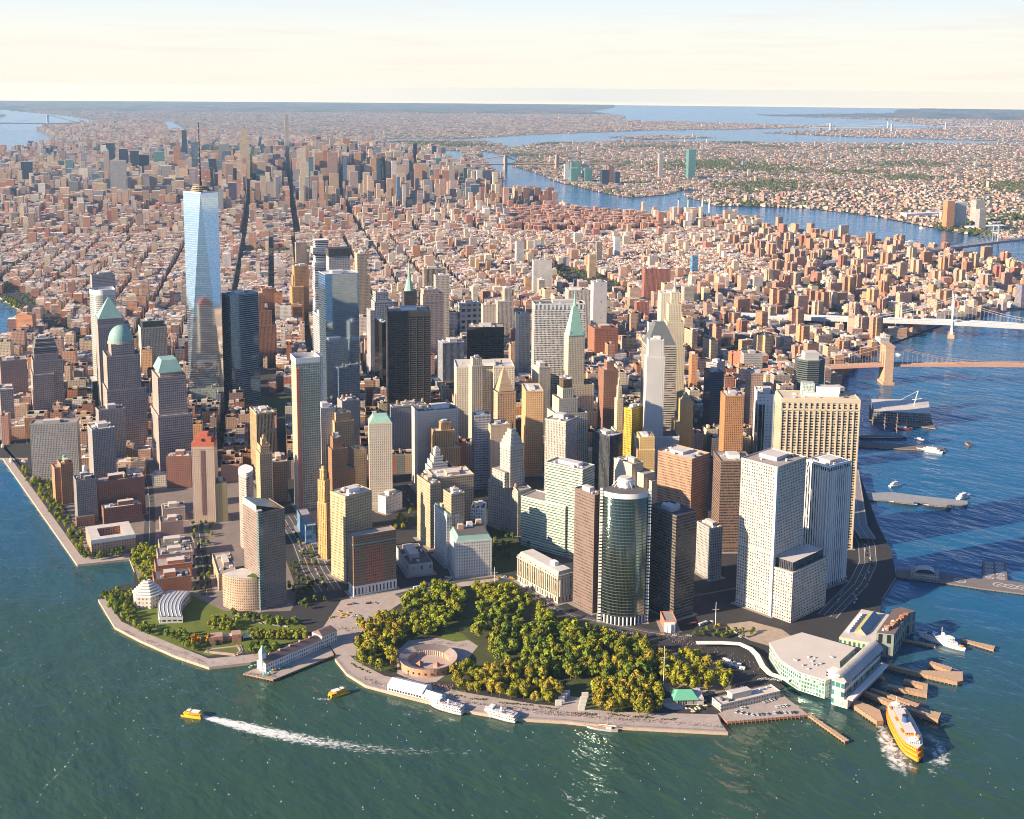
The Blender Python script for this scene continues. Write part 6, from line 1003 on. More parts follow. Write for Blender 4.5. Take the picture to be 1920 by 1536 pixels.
def gen_thing(i):
    x,y,a,w_,d_,z0,z1=G[i,:7]; rnd=random.Random(int(i)); h_=z1-z0
    rt=empty('city_block',(x,y,z0),a,gen_label(i),'building','city blocks filling the streets')
    mb=MB(); mb.col=tuple(GB[i,7:10]); mb.box(-w_/2,w_/2,-d_/2,d_/2,0,h_-.1,wcity,None); mb.build('main_block',rt)
    mb=MB(); mb.col=tuple(GB[i,10:13]); mb.face([(-w_/2,-d_/2,h_-.1),(w_/2,-d_/2,h_-.1),(w_/2,d_/2,h_-.1),(-w_/2,d_/2,h_-.1)],rcity); mb.col=tuple(np.clip(GB[i,7:10]*1.1,0,.7)); parapet(mb,rect(-w_/2,w_/2,-d_/2,d_/2),h_-.1,plw,1.1,.4); rf=mb.build('roof',rt)
    mb=MB(); mb.col=tuple(GB[i,7:10]) if i%2 else (.5,.47,.44); pw,pd=w_*rnd.uniform(.2,.45),d_*rnd.uniform(.2,.45); cx,cy_=rnd.uniform(-.2,.2)*w_,rnd.uniform(-.2,.2)*d_; mb.boxc(cx,cy_,pw,pd,h_-.1,h_+rnd.uniform(2.5,5),plw,rcity); mb.build('penthouse',rf)
    if i%3==0: tank(rf,-cx*1.4+w_*.1,-cy_*1.4+d_*.1,h_-.1,1.8,3.4)
    if rnd.random()<.6:
        mb=MB(); mb.boxc(rnd.uniform(-.35,.35)*w_,rnd.uniform(-.35,.35)*d_,3,2.2,h_-.1,h_+1.6,MR[rnd.choice(['metal','white','roofd'])]); mb.build('rooftop_unit',rf)
for i in sel: gen_thing(i)
# --- far boroughs: low roofs and trees as one mass each
FB=[]; FT=[]
Fn=78000
az_=np.radians(rs.uniform(16,68,Fn)); u_=rs.rand(Fn); dd_=1/(1/3400-(1/3400-1/17000)*u_); dd_=np.where(rs.rand(Fn)<.5,dd_,np.sqrt(rs.uniform(3400**2,30000**2,Fn)))
fx,fy=CAM[0]+dd_*np.sin(az_),CAM[1]+dd_*np.cos(az_); k=lmask(fx,fy); fx,fy,dd_=fx[k],fy[k],dd_[k]; n_=len(fx)
wi=rs.choice(10,n_,p=[.16,.13,.17,.14,.13,.08,.1,.04,.04,.01]); ri=rs.choice(5,n_,p=[.34,.14,.34,.05,.13]); cc=cols(wi,ri,9); big=rs.rand(n_)
hh=np.where(big<.95,rs.uniform(6,10.5,n_),np.where(big<.994,rs.uniform(11,20,n_),rs.uniform(25,50,n_))); ww=rs.uniform(10,30,n_)*np.where(big<.08,2.4,1)*np.clip(dd_/7000,.8,3)**.5; wd=rs.uniform(9,20,n_)*np.clip(dd_/7000,.8,3)**.5
rot=np.where(fy>3500,R(-28),R(12))+0*ww; zz=gzv(fx,fy)+1.5
o=boxes('far_roofs',np.concatenate([np.stack([fx,fy,rot,ww,wd,zz,zz+hh],1),cc],1),wcity,rcity); tag(o,kind='stuff')
def blobs(name,P,m,seed=2):
    r=np.random.RandomState(seed); P=np.asarray(P,float); n=len(P); O=np.array([(1,0,0),(.3,.95,0),(-.8,.6,0),(-.8,-.6,0),(.3,-.95,0),(0,0,.9)],float)
    V=P[:,None,:3]+O[None]*P[:,None,3:4]*r.uniform(.75,1.25,(n,6,1)); V[:,:5,2]=P[:,None,2]+P[:,None,3]*r.uniform(-.1,.25,(n,5)); V[:,5,2]=P[:,2]+P[:,3]*r.uniform(.8,1.2,n)
    F0=np.array([[0,1,5],[1,2,5],[2,3,5],[3,4,5],[4,0,5]]); F=(F0[None]+np.arange(n)[:,None,None]*6).reshape(-1,3)
    c=np.repeat(np.array([(.045,.065,.02)])*r.uniform(.6,1.5,(n,1)),5,0); c[:,0]*=np.repeat(r.uniform(.8,1.7,n),5)
    o=npmesh(name,V.reshape(-1,3),F,[m],None,None,c); return tag(o,kind='stuff')
leafm=plain('far_leaves',(0,0,0),.95,.3,.3,0,.1,True)
Fn=30000; az_=np.radians(rs.uniform(16,68,Fn)); dd_=np.sqrt(rs.uniform(3400**2,17000**2,Fn)); fx,fy=CAM[0]+dd_*np.sin(az_),CAM[1]+dd_*np.cos(az_); k=lmask(fx,fy); fx,fy=fx[k],fy[k]
blobs('far_trees',np.stack([fx,fy,gzv(fx,fy)+4,rs.uniform(4,9,len(fx))],1),leafm)
GP=[]
for _ in range(46):
    a_=math.radians(rs.uniform(18,66)); d_=rs.uniform(4200,15000); cx_,cy2=CAM[0]+d_*math.sin(a_),CAM[1]+d_*math.cos(a_); sp_=rs.uniform(90,330); m_=int(sp_*1.1)
    gx,gy=rs.normal(cx_,sp_,m_),rs.normal(cy2,sp_*.8,m_); kk=lmask(gx,gy); GP+=[(a,b,6,rs.uniform(9,16)) for a,b in zip(gx[kk],gy[kk])]
blobs('far_parks',GP,leafm,12)
P=[]
for nm,n_ in (('les',1500),('stuytown',900),('columbuspark',420),('westland',160)):
    xs=[p[0] for p in PL[nm]]; ys=[p[1] for p in PL[nm]]; x,y=rs.uniform(min(xs),max(xs),n_*2),rs.uniform(min(ys),max(ys),n_*2); k=pip(x,y,PL[nm])&pip(x,y,man)
    P+= [(a,b,6,rs.uniform(4,7)) for a,b in zip(x[k],y[k])]
for _ in range(2600): a,b=xy_(rs.uniform(7640,11700),rs.uniform(-820,40)); P.append((a,b,7+gz(a,b),rs.uniform(8,16)))
for _ in range(160): a,b=xy_(rs.uniform(3340,3550),rs.uniform(-240,50)); P.append((a,b,7,rs.uniform(6,9)))
Cx=C[~ok & pip(X,Y,man)]
for _ in range(2600):
    tt,ss=rs.uniform(1300,5000),rs.uniform(-1500,2600); a,b=xy_(tt,ss)
    if pip([a],[b],man)[0]: P.append((a,b,6,rs.uniform(3,5.5)))
blobs('street_trees',P,leafm,4)
# ---------------- bridges ----------------
def V2(p): return Vector((p[0],p[1]))
def lt(o,v,z=0): return (v[0],v[1],z)
def cable(mb,A,B,za,zb,sag_z,r,m,n=14):
    # parabola from A(za) to B(zb) with lowest value sag_z measured as mid drop
    P=[]
    for i in range(n+1):
        f=i/n; z=za+(zb-za)*f-4*sag_z*f*(1-f); P.append(Vector((A.x+(B.x-A.x)*f,A.y+(B.y-A.y)*f,z)))
    for i in range(n): mb.tube(P[i],P[i+1],r,m,4)
    return P
def bridge(name,label,tower,ang,spans,zd,zt,width,tm,dm,tower_fn,sag,deckh,zend=(None,None)):
    # local x along the axis (tower at origin), y across
    rt=empty(name,(tower[0],tower[1],0),brg(ang),label,'bridge')
    L0,L1,S=spans   # shore side length, water side main span, anchor offset
    def deckz(x): 
        if x<0: return zd-(zd-(zend[0] or zd))*min(1,(-x/L0))
        return zd+2*math.sin(min(1,x/L1)*math.pi)
    n=40; mb=MB(); X=[-L0+(L0+L1+S)*i/n for i in range(n+1)]
    for i in range(n):
        a,b=X[i],X[i+1]; za,zb=deckz(a),deckz(b)
        for (y0,y1,h0,h1,mm) in ((-width/2,width/2,-deckh,0,dm),(-width/2,-width/2+.8,0,1.6,tm),(width/2-.8,width/2,0,1.6,tm),(-1.2,1.2,.02,2.2,tm)):
            P=[(a,y0,za+h0),(b,y0,zb+h0),(b,y1,zb+h0),(a,y1,za+h0),(a,y0,za+h1),(b,y0,zb+h1),(b,y1,zb+h1),(a,y1,za+h1)]
            for f in ((0,3,2,1),(4,5,6,7),(0,1,5,4),(2,3,7,6)): mb.face([P[k] for k in f],mm)
    mb.build('deck',rt)
    mb=MB()
    for i in range(n*2):
        a=-L0+(L0+L1+S)*i/(n*2); b=a+(L0+L1+S)/(n*2); za,zb=deckz(a),deckz(b)
        for y in (-width/2,width/2): mb.tube((a,y,za-deckh if i%2 else za),(b,y,zb if i%2 else zb-deckh),.3,tm)
    if deckh>5: mb.build('side_truss',rt)
    for x in (0,L1):
        q=MB(); tower_fn(q,x,zt,zd); q.build('tower',rt)
    for y in (-width/2+1,width/2-1):
        q=MB()
        P=cable(q,Vector((0,y)),Vector((L1,y)),zt-2,zt-2,sag,.5,tm,24); P2=cable(q,Vector((-S,y)),Vector((0,y)),deckz(-S)+2,zt-2,8,.5,tm,12); P3=cable(q,Vector((L1,y)),Vector((L1+S,y)),zt-2,zd,8,.5,tm,12); q.build('main_cable',rt)
        q=MB()
        for PP,k in ((P,3),(P2,2),(P3,2)):
            for i in range(len(PP)-1):
                for f in (.0,.5):
                    p=PP[i].lerp(PP[i+1],f)
                    if p.z>deckz(p.x)+1.5: q.tube(p,(p.x,p.y,deckz(p.x)),.16,tm,3)
        tag(q.build('suspender_net',rt),kind='stuff')
    if L0>S:
        k=int((L0-S)/55)
        for i in range(k):
            x=-S-(L0-S)*(i+.5)/k; q=MB(); q.box(x-1.5,x+1.5,-width/2+1,width/2-1,2,deckz(x)-deckh+.2,tm); q.build('approach_pier',rt)
    return rt
def stone_tower(q,x,zt,zd):
    m=MR['stone']; t=9; w=20.5
    q.box(x-t-3,x+t+3,-w-3,w+3,-3,6,m)
    for y0,y1 in ((-w,-w+9),(-4.5,4.5),(w-9,w)): q.box(x-t,x+t,y0,y1,6,zt-14,m)
    q.box(x-t+.1,x+t-.1,-w+.1,w-.1,6,zd-7,m)
    for s in (-1,1):
        y0,y1=(4.5,w-9) if s>0 else (-w+9,-4.5); c=(y0+y1)/2; hw=(y1-y0)/2
        for k in range(5):
            f=k/5; yy=hw*(1-f); q.prism([(x-t+.2,c-hw-.01),(x+t-.2,c-hw-.01),(x+t-.2,c-yy+.0),(x-t+.2,c-yy)],zt-24+k*2,zt-22+k*2,m,m,m) if f>0 else None
            if f>0: q.prism([(x-t+.2,c+yy),(x+t-.2,c+yy),(x+t-.2,c+hw+.01),(x-t+.2,c+hw+.01)],zt-24+k*2,zt-22+k*2,m,m,m)
    q.box(x-t,x+t,-w,w,zt-14,zt-3.5,m); q.box(x-t-1.2,x+t+1.2,-w-1.2,w+1.2,zt-3.5,zt,m)
def steel_tower(q,x,zt,zd):
    m=MR['steel']; w=17
    q.box(x-8,x+8,-w-6,w+6,-3,10,MR['stone'])
    for s in (-1,1):
        q.prism(rect(x-4,x+4,s*w-4,s*w+4),10,zd-8,m,m,None,rect(x-2.2,x+2.2,s*w-3.4,s*w+3.4)); q.box(x-2.2,x+2.2,s*w-3.4,s*w+3.4,zd-8,zt-3,m); q.cyl(x,s*w,zt-3,zt+3,2.4,1.0,m,8)
    for z in (zd-10,zd+14,zt-16,zt-5): q.box(x-1.6,x+1.6,-w,w,z,z+4,m)
    for z0,z1 in ((zd+18,zt-16),):
        q.tube((x,-w,z0),(x,w,z1),1,m); q.tube((x,w,z0),(x,-w,z1),1,m)
def lattice_tower(q,x,zt,zd):
    m=MR['steel']; w=14
    for s in (-1,1):
        for e in (-1,1): q.tube((x+e*5,s*w,-2),(x+e*2.5,s*(w-4),zt),1.3,m)
        for z in range(0,int(zt),14): q.tube((x-5,s*w,z),(x+4,s*(w-1),z+14),.6,m); q.tube((x+5,s*w,z),(x-4,s*(w-1),z+14),.6,m)
    for z in (zd-4,zt-30,zt-2): q.box(x-3,x+3,-w,w,z,z+3,m)
_b=PT['bk_deck']; _ang=math.degrees(math.atan2(_b[1][0]-_b[0][0],_b[1][1]-_b[0][1]))
bk=bridge('suspension_bridge','pinkish stone towered suspension bridge nearest the camera','x' and PT['bk_tower'],_ang,(520,486,285),41,84,26,MR['stone'],plain('deck_pink',(.44,.24,.19),.85,.2,.2),stone_tower,36,3.2,(12,None))
_b=PT['mh_deck']; _ang2=math.degrees(math.atan2(_b[2][0]-_b[0][0],_b[2][1]-_b[0][1]))
mh=bridge('suspension_bridge','blue grey steel suspension bridge with latticed deck, second bridge up the river',PT['mh_tower'],_ang2,(760,448,222),41,102,36,MR['steel'],plain('deck_grey',(.38,.38,.40),.8,.2,.2),steel_tower,46,8,(14,None))
_b=PT['wb_deck']; _ang3=math.degrees(math.atan2(_b[3][0]-_b[2][0],_b[3][1]-_b[2][1]))
wb=bridge('suspension_bridge','far pale lattice towered bridge by the white sheds on the far bank',PT['wb_tower'],_ang3,(980,488,180),41,102,36,MR['steel'],plain('deck_rose',(.36,.27,.26),.8,.2,.2),lattice_tower,50,8,(10,None))
# masonry anchorage gate of the second bridge
_d=Vector((math.sin(R(_ang2)),math.cos(R(_ang2)))); ap=V2(PT['mh_tower'])-_d*222
t=empty('bridge_anchorage',(ap.x,ap.y,3),brg(_ang2),'stone arched anchorage block under the blue grey steel bridge','bridge anchorage'); am=plain('anchorage_stone',(.45,.33,.24),.85,.25,.2)
q=MB(); q.box(-30,30,-25,-12,0,33,am); q.box(-30,30,12,25,0,33,am); q.box(-30,30,-12,12,17,33,am); q.build('masonry_block',t)
for sx in (-1,1):
    q=MB()
    for k in range(7): q.box(sx*22-3,sx*22+3,-24+k*7.6,-24+k*7.6+3,39,50,am)
    q.box(sx*22-4,sx*22+4,-25.5,25.5,50,54,am); q.build('colonnade',t)
# far bridges
def far_bridge(lat,label,p0,p1,tows,zt,zd,m):
    rt=empty('suspension_bridge',(p0[0],p0[1],gz(*p0)),0,label,'bridge'); q=MB(); d=Vector((p1[0]-p0[0],p1[1]-p0[1])); z1=gz(*p1)-gz(*p0)
    q.tube((0,0,zd),(d.x,d.y,zd+z1),6,m,4); q.build('deck',rt); T=[]
    for f in tows: q=MB(); x,y=d.x*f,d.y*f; q.boxc(x,y,24,24,-3+z1*f,zt+z1*f,m); q.build('tower',rt); T.append(Vector((x,y,zt+z1*f)))
    if len(T)>1:
        q=MB(); cable(q,Vector((T[0].x,T[0].y)),Vector((T[1].x,T[1].y)),T[0].z,T[1].z,(zt-zd)*.9,4,m,10); q.tube((0,0,zd),T[0],4,m); q.tube(T[1],(d.x,d.y,zd+z1),4,m); q.build('main_cable',rt)
gp=plain('far_grey_steel',(.40,.42,.45),.8,.1,.1)
far_bridge(0,'grey bridge across the wide river far upper left',(4600,16900),(6500,16350),(.15,.78),184,65,gp)
far_bridge(0,'pale bridge low over the water, far right distance, left one',(15600,10500),(16700,9400),(.2,.8),115,45,gp)
far_bridge(0,'pale bridge low over the water, far right distance, right one',(17300,11000),(18900,9300),(.3,.7),110,43,gp)
far_bridge(0,'rust coloured lattice bridge over the long green island',(5150,6330),(6330,5700),(.3,.6),107,42,plain('rust_steel',(.36,.24,.19),.8,.2,.1))
# ---------------- piers, slips ----------------
wood=plain('pier_timber',(.30,.19,.12),.9,.35,.25); deckp=plain('pier_deck',(.34,.29,.26),.9,.25,.15)
def pier(name,label,poly,z,m,top=None,cat='pier',group=None,piles=True):
    cx=sum(p[0] for p in poly)/len(poly); cy_=sum(p[1] for p in poly)/len(poly); rt=empty(name,(cx,cy_,0),0,label,cat,group)
    L=[(p[0]-cx,p[1]-cy_) for p in poly]; q=MB(); q.prism(L,1.2,z,m,top or m,m); o=q.build('deck',rt)
    bm=bmesh.new(); bm.from_mesh(o.data); bmesh.ops.triangulate(bm,faces=[f for f in bm.faces if len(f.verts)>4]); bm.to_mesh(o.data); bm.free()
    if piles:
        q=MB()
        for i in range(len(L)):
            a,b=Vector(L[i]),Vector(L[(i+1)%len(L)]); n=max(1,int((b-a).length/4))
            for k in range(n): p=a.lerp(b,k/n)*.99; q.cyl(p.x,p.y,-2,z+.5,.35,.35,m,5)
        tag(q.build('piling_fringe',rt),kind='stuff')
    return rt
SL=['long timber slip wall second from the coast boat, tip sunlit','hooked timber slip rack with dark ramp between the two long slips','long timber slip wall just beyond the orange ferry','thin timber slip wall behind the orange ferry','curved timber slip rack beside the white stub tower','thin timber breakwater from the parking pier corner','pinkish short pier with round end beyond the coast boat','thin dark slip wall below the coast boat','short sunlit timber slip end below the coast boat']
for i in range(9): pier('ferry_slip',SL[i],PL['slip%d'%i],5.5 if i not in (5,6,7) else 3.0,wood,MR['tan'],'slip','timber ferry slips')
pier('parking_pier','brick red edged parking pier with rows of parked cars',PL['parking_pier'],3.4,plain('rust_edge',(.30,.13,.08),.85,.3,.3),deckp)
pier('landing_pier','grey timber deck under the white pier house with umbrellas',PL['pier_a_deck'],2.6,wood,deckp)
pier('helipad_pier','grey helicopter pier with painted white landing circles',PL['helipad'],3.0,plain('pier_side',(.16,.14,.13),.9),plain('helipad_deck',(.16,.14,.14),.9,.2,.1))
hp=pier('helipad_pier','square helicopter apron with rows of white circles joining the long pier',PL['helipad_wing'],3.1,plain('pier_side',(0,0,0)),plain('helipad_deck',(0,0,0)))
def ring(rt,x,y,z,r,name='landing_circle'):
    q=MB(); n=24
    for i in range(n):
        a,b=2*math.pi*i/n,2*math.pi*(i+1)/n; q.face([(x+r*math.cos(a),y+r*math.sin(a),z),(x+r*math.cos(b),y+r*math.sin(b),z),(x+(r-.8)*math.cos(b),y+(r-.8)*math.sin(b),z),(x+(r-.8)*math.cos(a),y+(r-.8)*math.sin(a),z)][::-1],MR['white'])
    q.face([(x-r,y-.3,z),(x+r,y-.3,z),(x+r,y+.3,z),(x-r,y+.3,z)],MR['white']); q.face([(x-.3,y-r,z+.01),(x+.3,y-r,z+.01),(x+.3,y+r,z+.01),(x-.3,y+r,z+.01)],MR['white'])
    return q.build(name,rt)
_w=PL['helipad_wing']; c0=hp.location
for i in range(5):
    for j in (0.27,0.73):
        a=V2(_w[0]).lerp(V2(_w[3]),(i+.5)/5); b=V2(_w[1]).lerp(V2(_w[2]),(i+.5)/5); p=a.lerp(b,j); ring(hp,p.x-c0.x,p.y-c0.y,3.13,5.0)
hp2=[o for o in bpy.data.objects if o.name.startswith('helipad_pier') and o!=hp][0]; c0=hp2.location; _h=PL['helipad']
for f in (.15,.48,.82):
    p=V2(_h[3]).lerp(V2(_h[4]),f)*.5+V2(_h[6]).lerp(V2(_h[5]),f)*.5; ring(hp2,p.x-c0.x,p.y-c0.y,3.03,7.5)
p=V2(_h[2]).lerp(V2(_h[3]),.55)*.5+V2(_h[7]).lerp(V2(_h[8]),.45)*.5; ring(hp2,p.x-c0.x,p.y-c0.y,3.03,7.5)
t=empty('heliport_terminal',(*((V2(_h[1]).lerp(V2(_h[2]),.7)+V2(_h[8]).lerp(V2(_h[0]),.2))/2),3),R(-56),'grey vaulted roof terminal on the helicopter pier','terminal building')
q=MB(); q.box(-17,17,-10,10,0,6,st('greystone'),MR['roof']); q.build('main_block',t)
q=MB(); n=10
for i in range(n):
    a,b=math.pi*i/n,math.pi*(i+1)/n; q.face([(12*math.cos(a),-8,6+5*math.sin(a)),(12*math.cos(a),8,6+5*math.sin(a)),(12*math.cos(b),8,6+5*math.sin(b)),(12*math.cos(b),-8,6+5*math.sin(b))],MR['metal'])
q.face([(12*math.cos(math.pi*i/n),-8,6+5*math.sin(math.pi*i/n)) for i in range(n+1)],MR['dark']); q.build('vaulted_roof',t)
pier('museum_pier','dark timber pier behind the moored white yacht',PL['pier16'],2.6,wood,plain('pier_dark',(.15,.13,.12),.9))
pier('shopping_pier','broad dark pier under the shaded glass pavilion',PL['pier17'],2.8,wood,plain('pier_dark',(0,0,0)))
pier('ferry_landing','long low ferry landing pier below the cream pier slab',PL['pier11'],2.6,plain('pier_side',(0,0,0)),plain('landing_roof',(.25,.26,.28),.8))
def block(name,label,cat,poly,z0,z1,wm,rm,part='main_block'):
    cx=sum(p[0] for p in poly)/len(poly); cy_=sum(p[1] for p in poly)/len(poly); rt=empty(name,(cx,cy_,z0),0,label,cat); L=[(p[0]-cx,p[1]-cy_) for p in poly]
    q=MB(); q.prism(L,0,z1-z0,wm,rm); o=q.build(part,rt)
    bm=bmesh.new(); bm.from_mesh(o.data); bmesh.ops.triangulate(bm,faces=[f for f in bm.faces if len(f.verts)>4]); bm.to_mesh(o.data); bm.free()
    return rt,L
t,L=block('shopping_pavilion','shaded steel framed shopping pavilion on the broad dark pier','pavilion',PL['pier17_house'],2.8,22,facade('pavilion_frame',(.20,.20,.22),(.03,.03,.035),5,4.5,.8,.6),MR['roofl'])
q=MB(); q.tube((20,-15,19),(24,-20,48),.8,MR['white']); q.tube((24,-20,48),(-8,12,22),.25,MR['white']); q.tube((18,-12,30),(28,-26,33),.6,MR['white']); q.build('roof_mast',t)
# ferry terminal
t,L=block('ferry_terminal','broad ferry terminal with flat pale roof and slanted green glass wall','ferry terminal',PL['terminal_roof'],3,22,facade('terminal_glass',(.52,.54,.48),(.10,.24,.18),3.2,4.2,.78,.72,.2),plain('terminal_roof',(.52,.47,.42),.85,.08,.05))
q=MB(); q.prism([(a*1.012,b*1.012) for a,b in L],19.05,20.2,MR['white'],plain('terminal_roof',(0,0,0)),MR['white']); o=q.build('roof',t)
bm=bmesh.new(); bm.from_mesh(o.data); bmesh.ops.triangulate(bm,faces=[f for f in bm.faces if len(f.verts)>4]); bm.to_mesh(o.data); bm.free()
for k in range(12):
    q=MB(); x,y=RND.uniform(-28,18),RND.uniform(-14,22); q.boxc(x,y,RND.uniform(1.5,3),RND.uniform(1.5,3),20.2,20.2+RND.uniform(1,2),MR['metal']); q.build('rooftop_unit',t)
_f=[V2(p) for p in PL['terminal_front']]; ca_=V2(t.location)
q=MB(); A,B=_f[2]-ca_,_f[3]-ca_; nn=Vector((-(B-A).y,(B-A).x)).normalized()
def quadbox(q,A,B,w,z0,z1,m,mt=None): q.prism([(A.x,A.y),(B.x,B.y),(B.x+nn.x*w,B.y+nn.y*w),(A.x+nn.x*w,A.y+nn.y*w)],z0,z1,m,mt or m)
quadbox(q,A,B,13,0,26,facade('concourse',(.55,.52,.47),(.06,.20,.20),6,9,.9,.6,.2),MR['white']); q.build('concourse',t)
q=MB(); n=9
for i in range(n):
    a,b=i/n,(i+1)/n; za,zb=27+7*math.sin(a*math.pi*.9),27+7*math.sin(b*math.pi*.9); wa,wb=-3+17*a,-3+17*b
    q.face([(A.x+nn.x*wa,A.y+nn.y*wa,za),(B.x+nn.x*wa,B.y+nn.y*wa,za),(B.x+nn.x*wb,B.y+nn.y*wb,zb),(A.x+nn.x*wb,A.y+nn.y*wb,zb)],facade('seam_roof',(.40,.38,.36),(.22,.21,.20),1.6,50,.25,1) )
q.build('curved_roof',t)
q=MB(); quadbox(q,A-nn*9,B-nn*9,6,10,11.5,MR['white']); quadbox(q,A-nn*4,B-nn*4,3.9,0,9,MR['conc']); q.build('canopy',t)
st_t,L=block('stub_tower','blank white corner block of the ferry terminal standing in the water','tower block',PL['stub_tower'],0,31,MR['white'],MR['white'])
q=MB(); P=[V2(p)-V2(st_t.location) for p in PL['stub_tower']]
for k in range(9): a=P[0].lerp(P[3],.06+.0*k); q.boxc(P[0].x*.995,P[0].y*.995,1.6,1.6,3+k*3,4.6+k*3,MR['glass'])
q.build('window_strip',st_t)
# elevated walkway to the terminal
rt=road('elevated_walkway',WALK,6,9,MR['white'],None,1.2); rt.name='elevated_walkway'; tag(rt,'curved white elevated walkway leading to the ferry terminal','walkway')
# slip station (old maritime building)
t,L=block('maritime_station','old ferry station with white roof, green gabled monitor beside the new terminal','ferry station',PL['slip_station'],0,19,facade('station_wall',(.48,.40,.26),(.05,.18,.20),5,9,.55,.6),MR['roofl'])
P=[V2(p)-V2(t.location) for p in PL['slip_station']]; ax=(P[1]-P[0]).normalized(); ay=Vector((ax.y,-ax.x)); Ls=(P[1]-P[0]).length
q=MB(); c=(P[0]+P[1]+P[2]+P[4])/4; a,b=c-ax*Ls*.3,c+ax*Ls*.34
for s,m_ in ((-1,plain('gable_olive',(.34,.30,.12),.7)),(1,plain('gable_blue',(.16,.24,.30),.5))):
    e0,e1=a+ay*7*s,b+ay*7*s; q.face([(a.x,a.y,26),(b.x,b.y,26),(e1.x,e1.y,20),(e0.x,e0.y,20)],m_)
for e in (a,b): q.face([(*(e-ay*7),19.1),(*(e+ay*7),19.1),(e.x,e.y,26)],MR['tan'])
q.build('gabled_monitor',t)
for k in range(8):
    q=MB(); p=a.lerp(b,k/8)-ay*13; q.boxc(p.x,p.y,4,3.4,19.1,22,MR['white'],None,math.atan2(ax.y,ax.x)); q.build('rooftop_unit',t)
t,L=block('slip_house','tall open slip house with rust coloured roof plant by the coast boat','slip house',PL['slip_tower'],0,27,facade('slip_wall',(.20,.24,.22),(.02,.025,.03),9,14,.5,.7),plain('slip_deck',(.16,.11,.10),.9))
q=MB(); rr_=random.Random(4); rust=plain('rust_plant',(.38,.17,.10),.8,.3,.6)
for k in range(34):
    f,g=rr_.uniform(.1,.85),rr_.uniform(.15,.85); A=Vector(L[0]).lerp(Vector(L[2]),f); B=Vector(L[5]).lerp(Vector(L[3]),f) if False else Vector(L[1]).lerp(Vector(L[3]),f); p=A.lerp(B,g*.6); q.boxc(p.x,p.y,rr_.uniform(2,5),rr_.uniform(1.5,4),27,27+rr_.uniform(1,3.5),rust if k%4 else MR['roofl'],None,rr_.uniform(0,3))
q.build('roof_plant',t)
# ---------------- pier house with clock tower ----------------
P=[V2(p) for p in PL['pier_a_house']]; a=(P[0]+P[1])/2; b=(P[2]+P[3])/2; wd=(P[1]-P[0]).length*.8; LL=(b-a).length; ang=math.atan2((b-a).y,(b-a).x)
t=empty('pier_house',(a.x,a.y,2.6),ang,'long white pier house with dark roof and copper tipped clock tower','pier house'); pw=facade('pier_house_wall',(.60,.58,.55),(.04,.045,.05),3.0,4.4,.42,.5)
q=MB(); q.box(0,LL*.78,-wd/2,wd/2,0,10,pw,None); q.box(LL*.781,LL,-wd/2-1,wd/2+1,0,14,pw,None); q.build('main_block',t)
q=MB(); dr=plain('dark_brown_roof',(.16,.11,.10),.8,.2,.3)
for x0,x1,z,w_ in ((-.5,LL*.78,10,wd/2+.6),(LL*.78,LL+.5,14,wd/2+1.6)): q.prism(rect(x0,x1,-w_,w_),z,z+4,dr,dr,None,rect(x0+(2 if z>12 else 0),x1-2,-.8,.8))
rfp=q.build('roof',t)
q=MB(); q.box(-1,4.4,-2.7,2.7,0,20,MR['white']); ckt=q.build('clock_tower',t)
q=MB(); q.prism(rect(-1.5,4.9,-3.2,3.2),20,28,MR['copper'],None,None,rect(1.6,1.8,-.1,.1)); q.build('spire',ckt)
for k in range(5): q=MB(); q.box(10+k*LL*.14,12+k*LL*.14,-1,1,12,15.5,MR['tan']); q.build('chimney',rfp)
um=[]
for k in range(26):
    p=a+(b-a)*RND.uniform(-.07,.28)+Vector((-(b-a).y,(b-a).x)).normalized()*RND.uniform(-wd*.95,-wd*.62)*(1 if k%3 else -1)
    r_=empty('umbrella',(p.x,p.y,2.6),0,'teal parasol on the deck round the pier house','umbrella','teal parasols on the pier deck'); q=MB(); q.tube((0,0,0),(0,0,2.4),.06,MR['white']); q.build('pole',r_); q=MB(); q.cyl(0,0,2.2,2.9,1.7,.05,MR['cyan'] if k%4 else MR['yellow'],8,False); q.build('canopy',r_)
    if k%4==0: r_['label']='yellow parasol on the deck round the pier house'; r_['group']='yellow parasols on the pier deck'
# ---------------- round fort ----------------
fx,fy=PT['fort']; t=empty('round_fort',(fx,fy,3),R(-35),'round sandstone fort with open courtyard and slate inner roof','fort'); sand=plain('fort_sandstone',(.42,.24,.15),.85,.3,.3); ro,ri=31,22
q=MB(); n=48
for i in range(n):
    a,b=2*math.pi*i/n,2*math.pi*(i+1)/n; ca0,sa0,ca1,sa1=math.cos(a),math.sin(a),math.cos(b),math.sin(b)
    q.face([(ro*ca0,ro*sa0,0),(ro*ca1,ro*sa1,0),(ro*ca1,ro*sa1,8.5),(ro*ca0,ro*sa0,8.5)],sand,[(a*ro,0),(b*ro,0),(b*ro,8.5),(a*ro,8.5)])
    q.face([(ri*ca1,ri*sa1,0),(ri*ca0,ri*sa0,0),(ri*ca0,ri*sa0,5.5),(ri*ca1,ri*sa1,5.5)],sand)
[q.face([(ri*math.cos(2*math.pi*i/n),ri*math.sin(2*math.pi*i/n),0),(ri*math.cos(2*math.pi*(i+1)/n),ri*math.sin(2*math.pi*(i+1)/n),0),(ro*math.cos(2*math.pi*(i+1)/n),ro*math.sin(2*math.pi*(i+1)/n),0),(ro*math.cos(2*math.pi*i/n),ro*math.sin(2*math.pi*i/n),0)],sand) for i in range(n)]; q.build('ring_wall',t)
q=MB()
